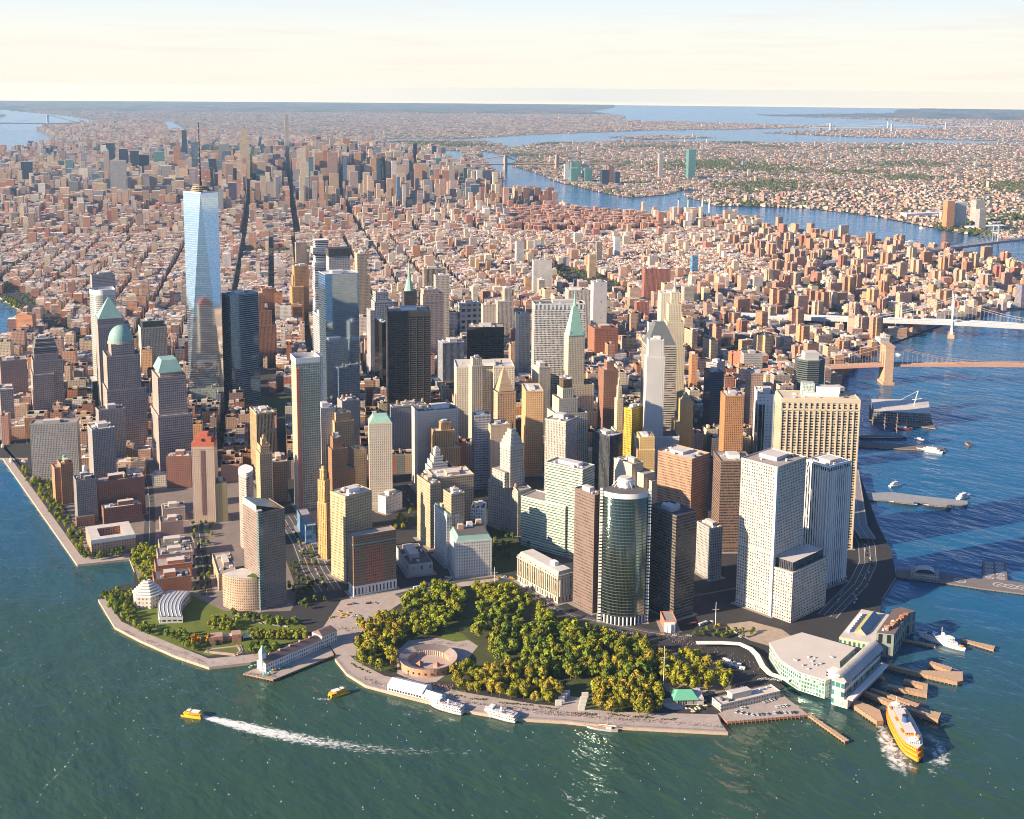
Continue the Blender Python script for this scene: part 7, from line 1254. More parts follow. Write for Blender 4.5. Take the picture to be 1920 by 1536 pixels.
for i in range(n):
    a,b=2*math.pi*i/n,2*math.pi*(i+1)/n; m_=plain('fort_roof',(.33,.26,.23),.85,.25,.2)
    if 5<=i<=15: m_=plain('fort_slate',(.14,.12,.12),.8,.2,.2)
    q.face([(ro*math.cos(a),ro*math.sin(a),8.6),(ro*math.cos(b),ro*math.sin(b),8.6),(ri*math.cos(b),ri*math.sin(b),5.6),(ri*math.cos(a),ri*math.sin(a),5.6)],m_)
q.build('ring_roof',t)
q=MB(); q.face([(ri*.99*math.cos(2*math.pi*i/32),ri*.99*math.sin(2*math.pi*i/32),.08) for i in range(32)],plain('court_paving',(.40,.30,.26),.9,.2,.2)); q.build('courtyard',t)
for k in range(14): a=R(40+k*6); q=MB(); q.cyl((ri-.6)*math.cos(a),(ri-.6)*math.sin(a),.1,5.4,.35,.35,MR['white'],6); q.build('column',t)
for x,y in ((-9,-3),(9,-8)): q=MB(); q.cyl(x,y,.1,2.5,4,4,sand,4); q.cyl(x,y,2.5,6,4.6,.1,plain('kiosk_roof',(.30,.15,.10),.8),4,False); q.build('kiosk',t)
for k in range(9): a=R(225+k*12); q=MB(); q.boxc((ro-.2)*math.cos(a),(ro-.2)*math.sin(a),1.6,1.2,2.4,4.4,MR['glass'],None,a); q.build('gun_port',t)
# ---------------- white tents ----------------
def tent(pts,z,wd_,lab,hgt):
    a,b=V2(pts[0]),V2(pts[1]); L=(b-a).length; t=empty('marquee_tent',(a.x,a.y,z),math.atan2((b-a).y,(b-a).x),lab,'tent'); w_=MR['white']; q=MB()
    n=6
    for i in range(n):
        x0,x1=L*i/n,L*(i+1)/n-.25
        for y0,z0,y1,z1 in ((0,hgt*.6,wd_*.5,hgt),(wd_*.5,hgt,wd_,hgt*.6)): q.face([(x0,y0,z0),(x1,y0,z0),(x1,y1,z1),(x0,y1,z1)],w_)
    q.build('roof',t); q=MB(); q.box(.1,L-.3,.1,wd_-.1,0,hgt*.59,w_,None); q.face([(0.1,.1,hgt*.59),(.1,wd_/2,hgt-.1),(.1,wd_-.1,hgt*.59)],w_); q.face([(L-.3,.1,hgt*.59),(L-.3,wd_-.1,hgt*.59),(L-.3,wd_/2,hgt-.1)],w_); sw_=q.build('side_wall',t)
    for i in range(int(L/3.2)): q=MB(); q.box(2+i*3.2,4+i*3.2,-.06,.05,.9,3,MR['glass']); q.build('window',sw_)
tent(PT['t0'],3,20,'large white marquee tent with dark window row on the seawall',10)
tent(PT['t1'],3,13,'smaller white marquee tent joined to the large one near the first boat',7.5)
# ---------------- green roofed restaurant ----------------
_p=conv_green
t=empty('restaurant',(_p[0][0],_p[0][1],3),R(-38),'low restaurant with hipped green metal roof by the seawall trees','restaurant')
q=MB(); q.box(-11,11,-9,9,0,6,facade('restaurant_glass',(.45,.38,.3),(.05,.06,.06),2.5,6,.8,.7)); q.build('main_block',t)
q=MB(); q.prism(rect(-13,13,-11,11),6,12.5,MR['green'],None,MR['green'],rect(-7,7,-.3,.3)); q.build('roof',t)
q=MB(); q.box(11.1,18,-9,12,0,7,MR['conc'],MR['roofl']); q.build('kitchen_wing',t)
q=MB(); q.cyl(-11,-6,0,.6,12,12,MR['conc'],24); q.build('terrace',t)
for k in range(16):
    r_=empty('umbrella',(_p[0][0]+RND.uniform(-14,16),_p[0][1]-17+RND.uniform(-7,4),3),0,'pale parasol on the terrace of the green roofed restaurant','umbrella','pale parasols by the green roof'); q=MB(); q.tube((0,0,0),(0,0,2.4),.06,MR['white']); q.build('pole',r_); q=MB(); q.cyl(0,0,2.2,2.9,1.6,.05,plain('parasol_cream',(.62,.52,.3),.8),8,False); q.build('canopy',r_)
# ---------------- stepped hexagon, brick arch, canopy tent ----------------
hx,hy=HEXC; t=empty('hexagon_museum',(hx,hy,3),R(15),'white six-sided museum with stepped tiered roof','museum'); q=MB(); hexm=facade('hexagon_wall',(.52,.48,.42),(.05,.05,.05),4.5,4.6,.35,.4)
q.cyl(0,0,0,14,17.5,17.5,hexm,6); q.build('main_block',t)
for k in range(6): q=MB(); r_=19-k*2.7; q.cyl(0,0,14+k*2.6,14+k*2.6+1.6,r_,r_,MR['white'],6); q.cyl(0,0,14+k*2.6+1.6,14+k*2.6+2.6,r_-2.2,r_-2.2,plain('hexagon_shade',(.3,.28,.26),.8),6,False); q.build('roof_tier',t)
wx,wy=ARCH; t=empty('brick_pavilion',(wx,wy,3),R(-25),'red brick arch pavilion above the square lawn','pavilion'); q=MB(); bk_=facade('pavilion_brick',(.40,.19,.12),(.36,.17,.11),1.2,.6,.9,.85,0,.9)
for x0,x1 in ((-19,-5),(5,15)): q.box(x0,x1,-7,5,0,9,bk_,plain('brick_roof',(.38,.24,.19),.9)); 
q.box(-5,5,-2,5,0,6,bk_,MR['roofl']); q.build('main_block',t)
q=MB(); q.cyl(-12,-7.1,0,5.4,2.4,2.4,MR['dark'],12); q.build('arch_opening',t)
t=empty('canopy_tent',(wx+24,wy-10,3),R(-25),'white canopy tent beside the brick arch pavilion','tent'); q=MB(); 
for k in range(4): q.box(-9+k*4.6,-5+k*4.6,-6,5,3.2,3.6,MR['white']); q.prism(rect(-9+k*4.6,-5+k*4.6,-6,5),3.6,5.0,MR['white'],None,None,rect(-7.2+k*4.6,-6.8+k*4.6,-4,3))
q.build('roof',t)
for x,y in ((-8.5,-5.5),(8.5,-5.5),(-8.5,4.5),(8.5,4.5)): q=MB(); q.tube((x,y,0),(x,y,3.3),.12,MR['white']); q.build('pole',t)
# steps round the square lawn
q=MB(); S=[V2(p) for p in PL['lawn_square']]
for k in range(len(S)):
    a,b=S[k],S[(k+1)%len(S)]; d_=(b-a); nn_=Vector((d_.y,-d_.x)).normalized()
    for e in range(2): q.prism([(a+nn_*(1+e*2.2)).to_tuple(),(b+nn_*(1+e*2.2)).to_tuple(),(b+nn_*(2.8+e*2.2)).to_tuple(),(a+nn_*(2.8+e*2.2)).to_tuple()],3,3.5+e*.5,plain('step_stone',(.42,.30,.26),.85),plain('step_stone',(0,0,0)))
o=q.build('terrace_steps'); tag(o,'pinkish stone terrace steps framing the square lawn','steps')
# memorial slabs
_n=0
for row in PYL:
    a,b=V2(row[0]),V2(row[1])
    for k in range(4):
        p=a.lerp(b,k/3); q=MB(); q.boxc(0,0,6.5,1.4,0,6,plain('granite_slab',(.58,.55,.5),.7,.1,.3)); o=q.build('memorial_slab'); o.location=(p.x,p.y,3); o.rotation_euler=(0,0,R(-35))
        tag(o,'pale granite memorial slab, %s in the %s row by the waterfront trees'%(('nearest the water','second from the water','third from the water','farthest from the water')[k],'left' if row is PYL[0] else 'right'),'memorial','rows of granite memorial slabs')
sheet('memorial_floor',[PYL[0][0],PYL[0][1],PYL[1][1],PYL[1][0]],3.024,pave)
# flagpoles
for (x,y),h_,lab in ((PT['flagpole'],42,'tall white flagpole with crossarm among the gold park trees'),(PT['pole2'],26,'white flagpole at the park edge before the white corner block'),(PT['pole3'],30,'white lamp mast in the garden before the pale gridded tower')):
    t=empty('flagpole',(x,y,3),0,lab,'flagpole'); q=MB(); q.tube((0,0,0),(0,0,h_),.45,MR['white'],8,.2); ms=q.build('mast',t); q=MB(); q.tube((-3.5,2,h_*.7),(3.5,-2,h_*.7),.2,MR['white']); q.build('crossarm',ms)
# ---------------- boats ----------------
def hull_pts(L,B,bow=.35,stern=.8,n=10):
    # local x forward, closed outline
    up=[]
    for i in range(n+1):
        f=i/n; x=-L/2+L*f; w=B/2*(stern+(1-stern)*min(1,f/.2)) if f<.2 else B/2*(1 if f<1-bow else math.cos((f-(1-bow))/bow*math.pi/2)**.7)
        up.append((x,max(w,.05)))
    return up+[(x,-w) for x,w in up[::-1]]
def hull(q,L,B,z0,z1,m,deck,bow=.35,stern=.8,flare=.82,stripe=None):
    P=hull_pts(L,B,bow,stern); Q=[(x*.96,y*flare) for x,y in P]
    if stripe: zm=z0+(z1-z0)*.45; Mid=[((a[0]+b[0])/2,(a[1]+b[1])/2) for a,b in zip(P,Q)]; q.prism(Q,z0,zm,stripe,None,None,Mid); q.prism(Mid,zm,z1,m,deck,None,P)
    else: q.prism(Q,z0,z1,m,deck,None,P)
def boat_root(name,lab,cat,key,group=None):
    a,b=V2(PT[key][0]),V2(PT[key][1]); c=(a+b)/2; return empty(name,(c.x,c.y,0),math.atan2((a-b).y,(a-b).x),lab,cat,group),(a-b).length
win=facade('cabin_windows',(.62,.60,.56),(.02,.025,.03),1.8,2.6,.62,.45)
winor=facade('ferry_windows',(.80,.26,.02),(.05,.03,.02),2.2,3.4,.6,.4); winy=facade('taxi_windows',(.75,.42,.02),(.02,.02,.025),1.6,2.4,.75,.45)
t,L=boat_root('orange_ferry','big orange double-ended passenger ferry churning away from the slips','ferry','ferry'); L=98; B=21
def oval(L,B,n=9,p=.55):
    u=[(-L/2+L*i/n,B/2*(1-abs(2*i/n-1)**3.2)**p+.6) for i in range(n+1)]; return u+[(x,-y) for x,y in u[::-1]]
q=MB(); q.prism(oval(L*.97,B*.85),-.5,2.2,MR['dark'],None,None,oval(L,B)); q.prism(oval(L,B),2.2,5.5,MR['orange'],MR['orange']); q.build('hull',t)
q=MB(); q.prism(oval(L*.95,B*.96),5.55,9,winor,None); q.prism(oval(L*.97,B),9,9.5,MR['orange'],MR['orange'],MR['orange']); q.prism(oval(L*.90,B*.94),9.55,12.6,winor,None); q.build('passenger_decks',t)
q=MB(); q.prism(oval(L*.92,B*.98),12.65,13.3,MR['orange'],plain('deck_white',(.58,.55,.53),.7,.1,.2),MR['orange']); q.build('roof_deck',t)
q=MB(); q.box(-26,22,-5,5,13.4,16.2,winor,plain('deck_white',(0,0,0))); q.build('upper_cabin',t)
for s in (-1,1): q=MB(); q.box(s*34-3,s*34+3,-4.5,4.5,13.4,16.4,win,MR['white']); q.cyl(s*34,0,16.4,17,4,4,MR['white'],12); wh=q.build('wheelhouse',t); q=MB(); q.tube((s*34,0,17),(s*34,0,24),.25,MR['white']); q.build('mast',wh)
q=MB(); q.cyl(0,0,16.2,21.5,3.2,2.8,MR['blue'],12); fn=q.build('funnel',t); q=MB(); q.cyl(0,0,21.5,22.5,2.9,2.9,MR['dark'],12); q.build('rim',fn)
for k in range(6): q=MB(); q.boxc(-30+k*11,6.5*(1 if k%2 else -1),6,1.6,13.4,14.8,MR['orange']); q.build('lifeboat',t)
for key,lab in (('taxi1','yellow water taxi catamaran trailing a long white wake'),('taxi2','yellow water taxi catamaran nosing to the seawall float')):
    t,L=boat_root('water_taxi',lab,'water taxi',key,'yellow water taxis'); L=22; B=8
    for s in (-1,1): q=MB(); P=[(x,y*.28+s*2.7) for x,y in hull_pts(L,B,.45,.8)]; q.prism([(x*.97,(y-s*2.7)*.7+s*2.7) for x,y in P],-.4,1.7,MR['yellow'],MR['yellow'],None,P); q.build('hull',t)
    q=MB(); q.prism([(x*.86-.8,y*.95) for x,y in hull_pts(L,B,.35,.9)],1.75,4.3,winy,MR['yellow'],MR['yellow']); q.build('main_cabin',t)
    q=MB(); q.box(1.5,5.5,-2.4,2.4,4.35,6.4,winy,MR['white']); q.build('wheelhouse',t)
    q=MB(); q.box(-8,.5,-3,3,5.9,6.1,MR['white']); 
    for x in (-7.5,0): q.tube((x,-2.8,4.3),(x,-2.8,6),.1,MR['white']); q.tube((x,2.8,4.3),(x,2.8,6),.1,MR['white'])
    q.build('awning',t); q=MB(); q.tube((2,0,6.4),(1,0,9.5),.12,MR['white']); q.build('mast',t)
for key,lab in (('boat1','white three-decked excursion boat moored beside the marquee tents'),('boat2','white three-decked excursion boat moored second from the tents')):
    t,L=boat_root('excursion_boat',lab,'boat',key,'white excursion boats'); L=39; B=11; t.rotation_euler.z+=math.pi*0
    q=MB(); hull(q,L,B,-.5,2.6,MR['white'],MR['white'],.4,.75,.8,plain('boot_red',(.18,.06,.05),.6)); q.build('hull',t)
    for k,(a,b,c_) in enumerate(((.92,.93,2.65),(.86,.9,5.3))): q=MB(); q.prism([(x*a-1,y*b) for x,y in hull_pts(L,B,.35,.85)],c_,c_+2.3,win,None); q.prism([(x*(a+.02)-1,y*(b+.05)) for x,y in hull_pts(L,B,.35,.85)],c_+2.3,c_+2.6,MR['white'],plain('deck_white',(0,0,0)),MR['white']); q.build('deck_house',t)
    q=MB(); q.box(6,11,-3,3,8,10.6,win,MR['white']); q.build('wheelhouse',t); q=MB(); q.cyl(-2,0,8,11.5,1.2,1.0,MR['white'],10); q.build('funnel',t); q=MB(); q.tube((8,0,10.6),(7,0,16),.15,MR['white']); q.build('mast',t)
    for k in range(40):
        if k<1: q=MB()
        q.boxc(RND.uniform(-17,4),RND.uniform(-4,4),.5,.5,8,9.0,MR[('dark','red','white','blue')[k%4]])
    q.build('seat_mesh',t)
t,L=boat_root('schooner','white two-masted schooner with bare spars at the seawall','schooner','schooner'); L=31; q=MB(); hull(q,L,6.4,-.5,2,plain('schooner_hull',(.40,.42,.46),.5),MR['tan'],.5,.55); q.build('hull',t)
for x,h_ in ((4,27),(-5,29)): q=MB(); q.tube((x,0,2),(x-.5,0,h_),.28,MR['tan'],6,.12); ms=q.build('mast',t); q=MB(); q.tube((x,0,4),(x-9,0,4.6),.2,MR['tan']); q.build('boom',ms); q=MB(); q.tube((x-.5,0,4.9),(x-8.5,0,5.3),.4,MR['white'],6); q.build('furled_sail',ms)
q=MB(); q.tube((14,0,2),(21,0,3.4),.18,MR['tan']); q.build('bowsprit',t)
q=MB()
for x,h_ in ((4,27),(-5,29)):
    for s in (-1,1): q.tube((x-.4,0,h_*.85),(x-1.5,s*3,2),.05,MR['dark'],3)
q.tube((21,0,3.4),(3.6,0,25),.05,MR['dark'],3); q.tube((-15,0,2.5),(-5.4,0,28),.05,MR['dark'],3); q.build('rigging_mesh',t)
q=MB(); q.box(-9,-4,-1.6,1.6,2,3.6,MR['white']); q.build('deck_house',t)
def motor(key,lab,L,B,kind,name='motor_boat',cat='boat',hm=None,group=None):
    t,_=boat_root(name,lab,cat,key,group); hm=hm or MR['white']; q=MB(); hull(q,L,B,-.4,L*.06+.8,hm,MR['white'] if kind!='work' else MR['brown'],.4,.85); q.build('hull',t); zt=L*.06+.85
    if kind=='yacht':
        for a,b,k in ((.62,.78,0),(.42,.6,1)): q=MB(); q.prism([(x*a-L*.07,y*b) for x,y in hull_pts(L,B,.4,.9)],zt+k*2.5,zt+k*2.5+2.3,win,MR['white']); q.build('deck_house',t)
        q=MB(); q.tube((-L*.08,0,zt+5),(-L*.12,0,zt+9),.2,MR['white']); q.build('mast',t)
    elif kind=='work':
        q=MB(); q.box(-L*.3,L*.25,-B*.36,B*.36,zt,zt+2.6,facade('work_windows',(.30,.19,.1),(.02,.02,.02),1.6,2.6,.5,.4),MR['dark']); q.build('cabin',t)
    elif kind=='dark':
        q=MB(); q.box(-L*.38,L*.3,-B*.4,B*.4,zt,zt+2.6,facade('barge_windows',(.16,.17,.19),(.02,.02,.03),2,2.6,.6,.4),MR['roof']); q.build('cabin',t)
    elif kind=='sail':
        q=MB(); q.tube((0,0,zt),(0,0,zt+L*1.1),.14,MR['white']); q.build('mast',t); q=MB(); q.tube((0,0,zt+1.2),(-L*.4,0,zt+1.3),.2,MR['white']); q.build('boom',t)
    else:
        q=MB(); q.box(-L*.15,L*.2,-B*.33,B*.33,zt,zt+1.8,win,MR['white']); q.build('cabin',t)
    return t
motor('yacht','long white yacht at the outer end of the dark timber pier',45,8,'yacht')
motor('small','white motor boat with blue awning passing the landing pier',26,7,'yacht')
motor('shuttle','sunlit white ferry catamaran at the tip of the landing pier',34,9,'yacht')
motor('barge','small brown work boat out on the river alone',16,7,'work',hm=MR['brown'])
motor('dark1','dark moored ferry under the landing pier, near the shore',42,9,'dark',hm=MR['dark']); motor('dark2','dark moored ferry under the landing pier, farther from shore',40,9,'dark',hm=MR['dark'])
motor('sm2','small white boat beside the shaded tall ship',18,5,'small')
for k,lb in (('m1','biggest white yacht moored inside the basin wall'),('m2','white cabin cruiser beside the biggest basin yacht'),('m3','white yacht cut by the left picture edge'),('m4','small white cruiser at the basin far wall')): motor(k,lb,(24,16,26,13)[('m1','m2','m3','m4').index(k)],5.4,'yacht' if k in('m1','m3') else 'small')
motor('m5','white sailing yacht with tall mast before the grey slab',18,5,'sail')
motor('r1','small white boat far up the river by the long white shed',40,12,'yacht'); motor('r2','small white boat on the far river before the brick estates',40,11,'yacht'); motor('r3','small white boat between the two suspension bridges',22,7,'small')
t,L=boat_root('coast_boat','white patrol ship with orange bow patch moored in the far slip','ship','coast'); L=54; q=MB(); hull(q,L,11,-.5,4.2,MR['white'],MR['roofl'],.4,.8,.8); q.build('hull',t)
q=MB(); q.prism([(x*.72-2,y*.8) for x,y in hull_pts(L,11,.35,.9)],4.25,7,win,MR['white']); q.build('deck_house',t); q=MB(); q.prism([(x*.28+6,y*.7) for x,y in hull_pts(L,11,.35,.9)],7.05,10.5,win,MR['white']); q.build('bridge_deck',t)
q=MB(); q.dome(0,0,10.5,2.6,3,MR['white'],12,4); q.build('radar_dome',t); q=MB(); q.box(-18,-8,-3.5,3.5,7.05,9.3,MR['blue'],MR['blue']); q.build('stern_house',t); q=MB(); q.tube((-2,0,10),(-2,0,19),.3,MR['white']); q.build('mast',t); q=MB(); q.box(21,24,-2.4,2.4,4.3,5.0,MR['orange']); q.build('bow_patch',t)
t,L=boat_root('tall_ship','shaded black and white hulled tall ship behind the timber pier','tall ship','tallship'); L=92; q=MB(); hull(q,L,13,-.5,4,MR['dark'],MR['brown'],.4,.5); q.build('hull',t); q=MB(); P=hull_pts(L,13.3,.4,.5); q.prism([(x*1.0,y) for x,y in P],3.0,3.7,MR['white'],None); q.build('white_strake',t)
for x in (26,4,-18,-36): 
    q=MB(); q.tube((x,0,4),(x,0,46 if x!=-36 else 36),.5,MR['tan'],6,.2); q.build('mast',t)
    q=MB()
    for z in (16,24,31,37): q.tube((x,-11+z*.15,z),(x,11-z*.15,z),.25,MR['tan'])
    if x!=-36: q.tube((x+.2,0,15),(x+.2,0,38),.3,MR['tan']); q.build('yard_mesh',t)
t,L=boat_root('lightship','dark red hulled lightship in the shade between the piers','ship','lightship'); L=40; q=MB(); hull(q,L,9,-.5,4,plain('ship_red',(.22,.04,.04),.6),MR['brown'],.4,.6); q.build('hull',t); q=MB(); q.box(-8,9,-3,3,4.05,7,win,MR['white']); q.build('deck_house',t)
for x in (9,-9): q=MB(); q.tube((x,0,4),(x,0,20),.35,MR['tan']); q.build('mast',t)
# ---------------- foam ----------------
def foam_mat(name,sx,sy,thr):
    m,n,l,b=mat(name); uv=n.new('ShaderNodeUVMap'); uv.uv_map='UVMap'; mp=n.new('ShaderNodeMapping'); mp.inputs['Scale'].default_value=(sx,sy,1); l.new(uv.outputs[0],mp.inputs[0]); sp=n.new('ShaderNodeSeparateXYZ'); l.new(uv.outputs[0],sp.inputs[0])
    z=n.new('ShaderNodeTexNoise'); z.inputs['Scale'].default_value=1; z.inputs['Detail'].default_value=7; z.inputs['Roughness'].default_value=.72; z.inputs['Distortion'].default_value=.8; l.new(mp.outputs[0],z.inputs['Vector'])
    at=n.new('ShaderNodeAttribute'); at.attribute_name='dens'
    a=mth(n,l,'MULTIPLY_ADD',at.outputs['Fac'],1.15,thr); a=mth(n,l,'ADD',a,mth(n,l,'MULTIPLY_ADD',z.outputs['Fac'],2.4,-1.2)); k=n.new('ShaderNodeClamp'); l.new(mth(n,l,'MULTIPLY',a,2.2),k.inputs[0]); l.new(k.outputs[0],b.inputs['Alpha'])
    b.inputs['Base Color'].default_value=(.62,.66,.64,1); b.inputs['Roughness'].default_value=.9; return m
def foam(name,pts,dens,w,m,z=.12,label=None):
    # pts centre line, dens per point (0..1), w per point
    P=[V2(p) for p in pts]; V=[];F=[];D=[];UV=[]; K=9; s=0
    for i,p in enumerate(P):
        t_=(P[min(i+1,len(P)-1)]-P[max(i-1,0)]).normalized(); nn_=Vector((-t_.y,t_.x)); s+=(p-P[i-1]).length if i else 0
        for j in range(K):
            f=j/(K-1)*2-1; q_=p+nn_*w[i]*.5*f; V.append((q_.x,q_.y,z)); D.append(dens[i]*(1-abs(f)**2.2)); UV.append((s,f*w[i]*.5))
    for i in range(len(P)-1):
        for j in range(K-1): F.append((i*K+j,(i+1)*K+j,(i+1)*K+j+1,i*K+j+1))
    me=bpy.data.meshes.new(name); me.from_pydata(V,[],F); me.materials.append(m); l=me.uv_layers.new(name='UVMap')
    for lp in me.loops: l.data[lp.index].uv=UV[lp.vertex_index]
    a=me.attributes.new('dens','FLOAT','POINT'); a.data.foreach_set('value',D); o=put(bpy.data.objects.new(name,me)); return tag(o,kind='stuff')
fm1=foam_mat('wake_foam',.16,.35,-.52); fm2=foam_mat('wash_foam',.13,.13,-.62); fm3=foam_mat('drift_foam',.25,.25,-.70)
foam('wake_foam',WAKE,[1.0,1.0,.95,.85,.75,.62,.52,.44,.36,.25],[8,16,22,26,28,28,27,26,25,22],fm1)
foam('wake_foam',WAKE2,[.8,.5,.2],[5,6,6],fm1,.13)
foam('wash_foam',WASH1,[.35,.7,.85,.8,.5],[10,22,30,36,30],fm2); foam('wash_foam',WASH2,[.3,.6,.7,.45],[14,26,30,24],fm2,.14)
foam('drift_foam',DRIFT,[.35,.6,.55,.5,.6,.4],[3,4,4,4,4,3],fm3)

# white caps and scraps of foam on the bay
r=random.Random(21); V=[];F=[]
for k in range(900):
    f=r.random(); x,y=(r.uniform(-420,330),r.uniform(-640,60)) if k%3 else (r.uniform(-360,-170),r.uniform(60,900))
    if pip([x],[y],PL['manhattan'])[0]: continue
    a=r.gauss(.9,.35); L_=r.uniform(.5,1.9); w_=r.uniform(.15,.5); c_,s_=math.cos(a),math.sin(a); b_=len(V)
    for u,v in ((-L_,0),(-L_*.3,-w_),(L_,.0),(L_*.2,w_)): V.append((x+u*c_-v*s_,y+u*s_+v*c_,.16))
    F.append((b_,b_+1,b_+2,b_+3))
me=bpy.data.meshes.new('white_caps'); me.from_pydata(V,[],F); me.materials.append(plain('cap_foam',(.6,.63,.6),.9)); tag(put(bpy.data.objects.new('white_caps',me)),kind='stuff')
# ---------------- trees ----------------
leaf=plain('tree_leaves',(0,0,0),.85,.25,.5,0,.15,True); bark=plain('tree_bark',(.10,.07,.05),.9,.3,.8)
def crown_mesh(seed,col,H=13,Rr=5.6,N=420,cone=False):
    r=random.Random(seed); V=[];F=[];Cc=[]; cl=[]
    for k in range(13):
        a=r.uniform(0,6.283); rad=Rr*.62*math.sqrt(r.random()); z=H*.38+H*.5*r.random(); k_=1-.45*((z-H*.38)/(H*.5))
        if cone: k_=1.15-.95*((z-H*.3)/(H*.65))
        cl.append((rad*k_*math.cos(a),rad*k_*math.sin(a),z,r.uniform(.32,.5)*Rr*(.75 if cone else 1),r.uniform(.72,1.3)))
    for i in range(N):
        c=cl[r.randrange(len(cl))]; v=Vector((r.gauss(0,1),r.gauss(0,1),r.gauss(0,.8))).normalized(); p=Vector(c[:3])+v*c[3]*r.uniform(.7,1.05); s=r.uniform(.55,1.05)
        nn_=(v+Vector((r.uniform(-.5,.5),r.uniform(-.5,.5),r.uniform(-.2,.6)))).normalized(); x=nn_.orthogonal().normalized(); y=nn_.cross(x); a=r.uniform(0,3); x,y=x*math.cos(a)+y*math.sin(a),y*math.cos(a)-x*math.sin(a)
        b=len(V); V+=[tuple(p+x*s),tuple(p+y*s*.8),tuple(p-x*s),tuple(p-y*s*.8)]; F.append((b,b+1,b+2,b+3)); k=c[4]*r.uniform(.75,1.25); Cc+=[col[0]*k*r.uniform(.85,1.15),col[1]*k,col[2]*k]
    me=bpy.data.meshes.new('crown'); me.from_pydata(V,[],F); me.materials.append(leaf); a=me.attributes.new('col','FLOAT_VECTOR','FACE'); a.data.foreach_set('vector',Cc); me.update(); return me
def trunk_mesh(seed,H=13):
    r=random.Random(seed); q=MB(); q.tube((0,0,0),(.2,.1,H*.45),.36,bark,6,.22)
    for k in range(5): a=k*1.256+r.random(); q.tube((.1,.05,H*(.28+.04*k)),(2.6*math.cos(a),2.6*math.sin(a),H*(.55+.05*k)),.16,bark,4,.06)
    o=q.build('trunk'); me=o.data; bpy.data.objects.remove(o); return me
TCOL=dict(green=(.13,.165,.017),dark=(.07,.105,.014),yellow=(.26,.25,.018),gold=(.265,.205,.022),olive=(.185,.185,.018),orange=(.40,.19,.01),lime=(.22,.25,.02))
TM={k:[crown_mesh(i*17+len(k),c,13,5.8) for i in range(4)] for k,c in TCOL.items()}; TRK=[trunk_mesh(i) for i in range(3)]
CONE=[crown_mesh(90+i,TCOL['green'],11,3.6,300,True) for i in range(2)]
TREES=[]
def scatter(poly,n,kinds,mind,size,where,seed,holes=(),z=3):
    r=random.Random(seed); xs=[p[0] for p in poly]; ys=[p[1] for p in poly]; pts=[]
    for _ in range(n*40):
        if len(pts)>=n: break
        x,y=r.uniform(min(xs),max(xs)),r.uniform(min(ys),max(ys))
        if not pip([x],[y],poly)[0] or any(pip([x],[y],h_)[0] for h_ in holes) or any((x-a)**2+(y-b)**2<mind**2 for a,b in pts): continue
        if overl(x,y,2,0): continue
        pts.append((x,y)); ks=list(kinds); TREES.append((x,y,z,r.choices(ks,[kinds[k] for k in ks])[0],r.uniform(*size),where,r))
for poly,n,kinds,mind,size,where,seed,holes in TREEZ:
    scatter(PL2[poly] if poly in PL2 else PL[poly],n,kinds,mind,size,where,seed,[PL[h_] if h_ in PL else PL2[h_] for h_ in holes])
KN=dict(green='green leafy tree',dark='dark green tree',yellow='yellowing plane tree',gold='gold olive plane tree',olive='olive green tree',orange='bright orange autumn tree',lime='bright yellow green tree',cone='pointed green conifer')
TREES.sort(key=lambda t:math.hypot(t[0]-CAM[0],t[1]-CAM[1])); rest_t=[]
for i,(x,y,z,k,s,where,r) in enumerate(TREES):
    if i>=300: rest_t.append((x,y,z,k,s,i)); continue
    rt=empty('park_tree',(x,y,z),r.uniform(0,6.28),KN[k]+' '+where,'tree','%s %s'%(KN[k]+'s',where)); rt.scale=(s*r.uniform(.9,1.1),s*r.uniform(.9,1.1),s*r.uniform(.85,1.15))
    o=bpy.data.objects.new('crown',CONE[i%2] if k=='cone' else TM[k][r.randrange(4)]); put(o,rt); o=bpy.data.objects.new('trunk',TRK[i%3]); put(o,rt)
if rest_t:      # the farther trees of the park and streets, one planted mass
    VV=[];FF=[];CCc=[];nb=0
    for (x,y,z,k,s,i) in rest_t:
        me=CONE[i%2] if k=='cone' else TM[k][i%4]; nv=len(me.vertices); v=np.empty(nv*3,np.float32); me.vertices.foreach_get('co',v); v=v.reshape(-1,3)*s; a=i*1.3; v=np.stack([v[:,0]*math.cos(a)-v[:,1]*math.sin(a)+x,v[:,0]*math.sin(a)+v[:,1]*math.cos(a)+y,v[:,2]+z],1)
        c_=np.empty(len(me.polygons)*3,np.float32); me.attributes['col'].data.foreach_get('vector',c_); VV.append(v); FF.append(np.arange(nv).reshape(-1,4)+nb); CCc.append(c_.reshape(-1,3)); nb+=nv
    o=npmesh('tree_groves',np.concatenate(VV),np.concatenate(FF),[leaf],None,None,np.concatenate(CCc)); tag(o,kind='stuff')
# shrubs and beds along the sea wall
for nm,pl,n_ in (('shrub_beds','esplanade',0),):
    pass
sb=[]
for a,b in BEDS:
    a,b=V2(a),V2(b); n_=int((b-a).length/1.6)
    for k in range(n_): p=a.lerp(b,k/n_); sb.append((p.x+RND.uniform(-1,1),p.y+RND.uniform(-1,1),3,RND.uniform(.8,1.6)))
blobs('low_shrubs',sb,leafm,6)
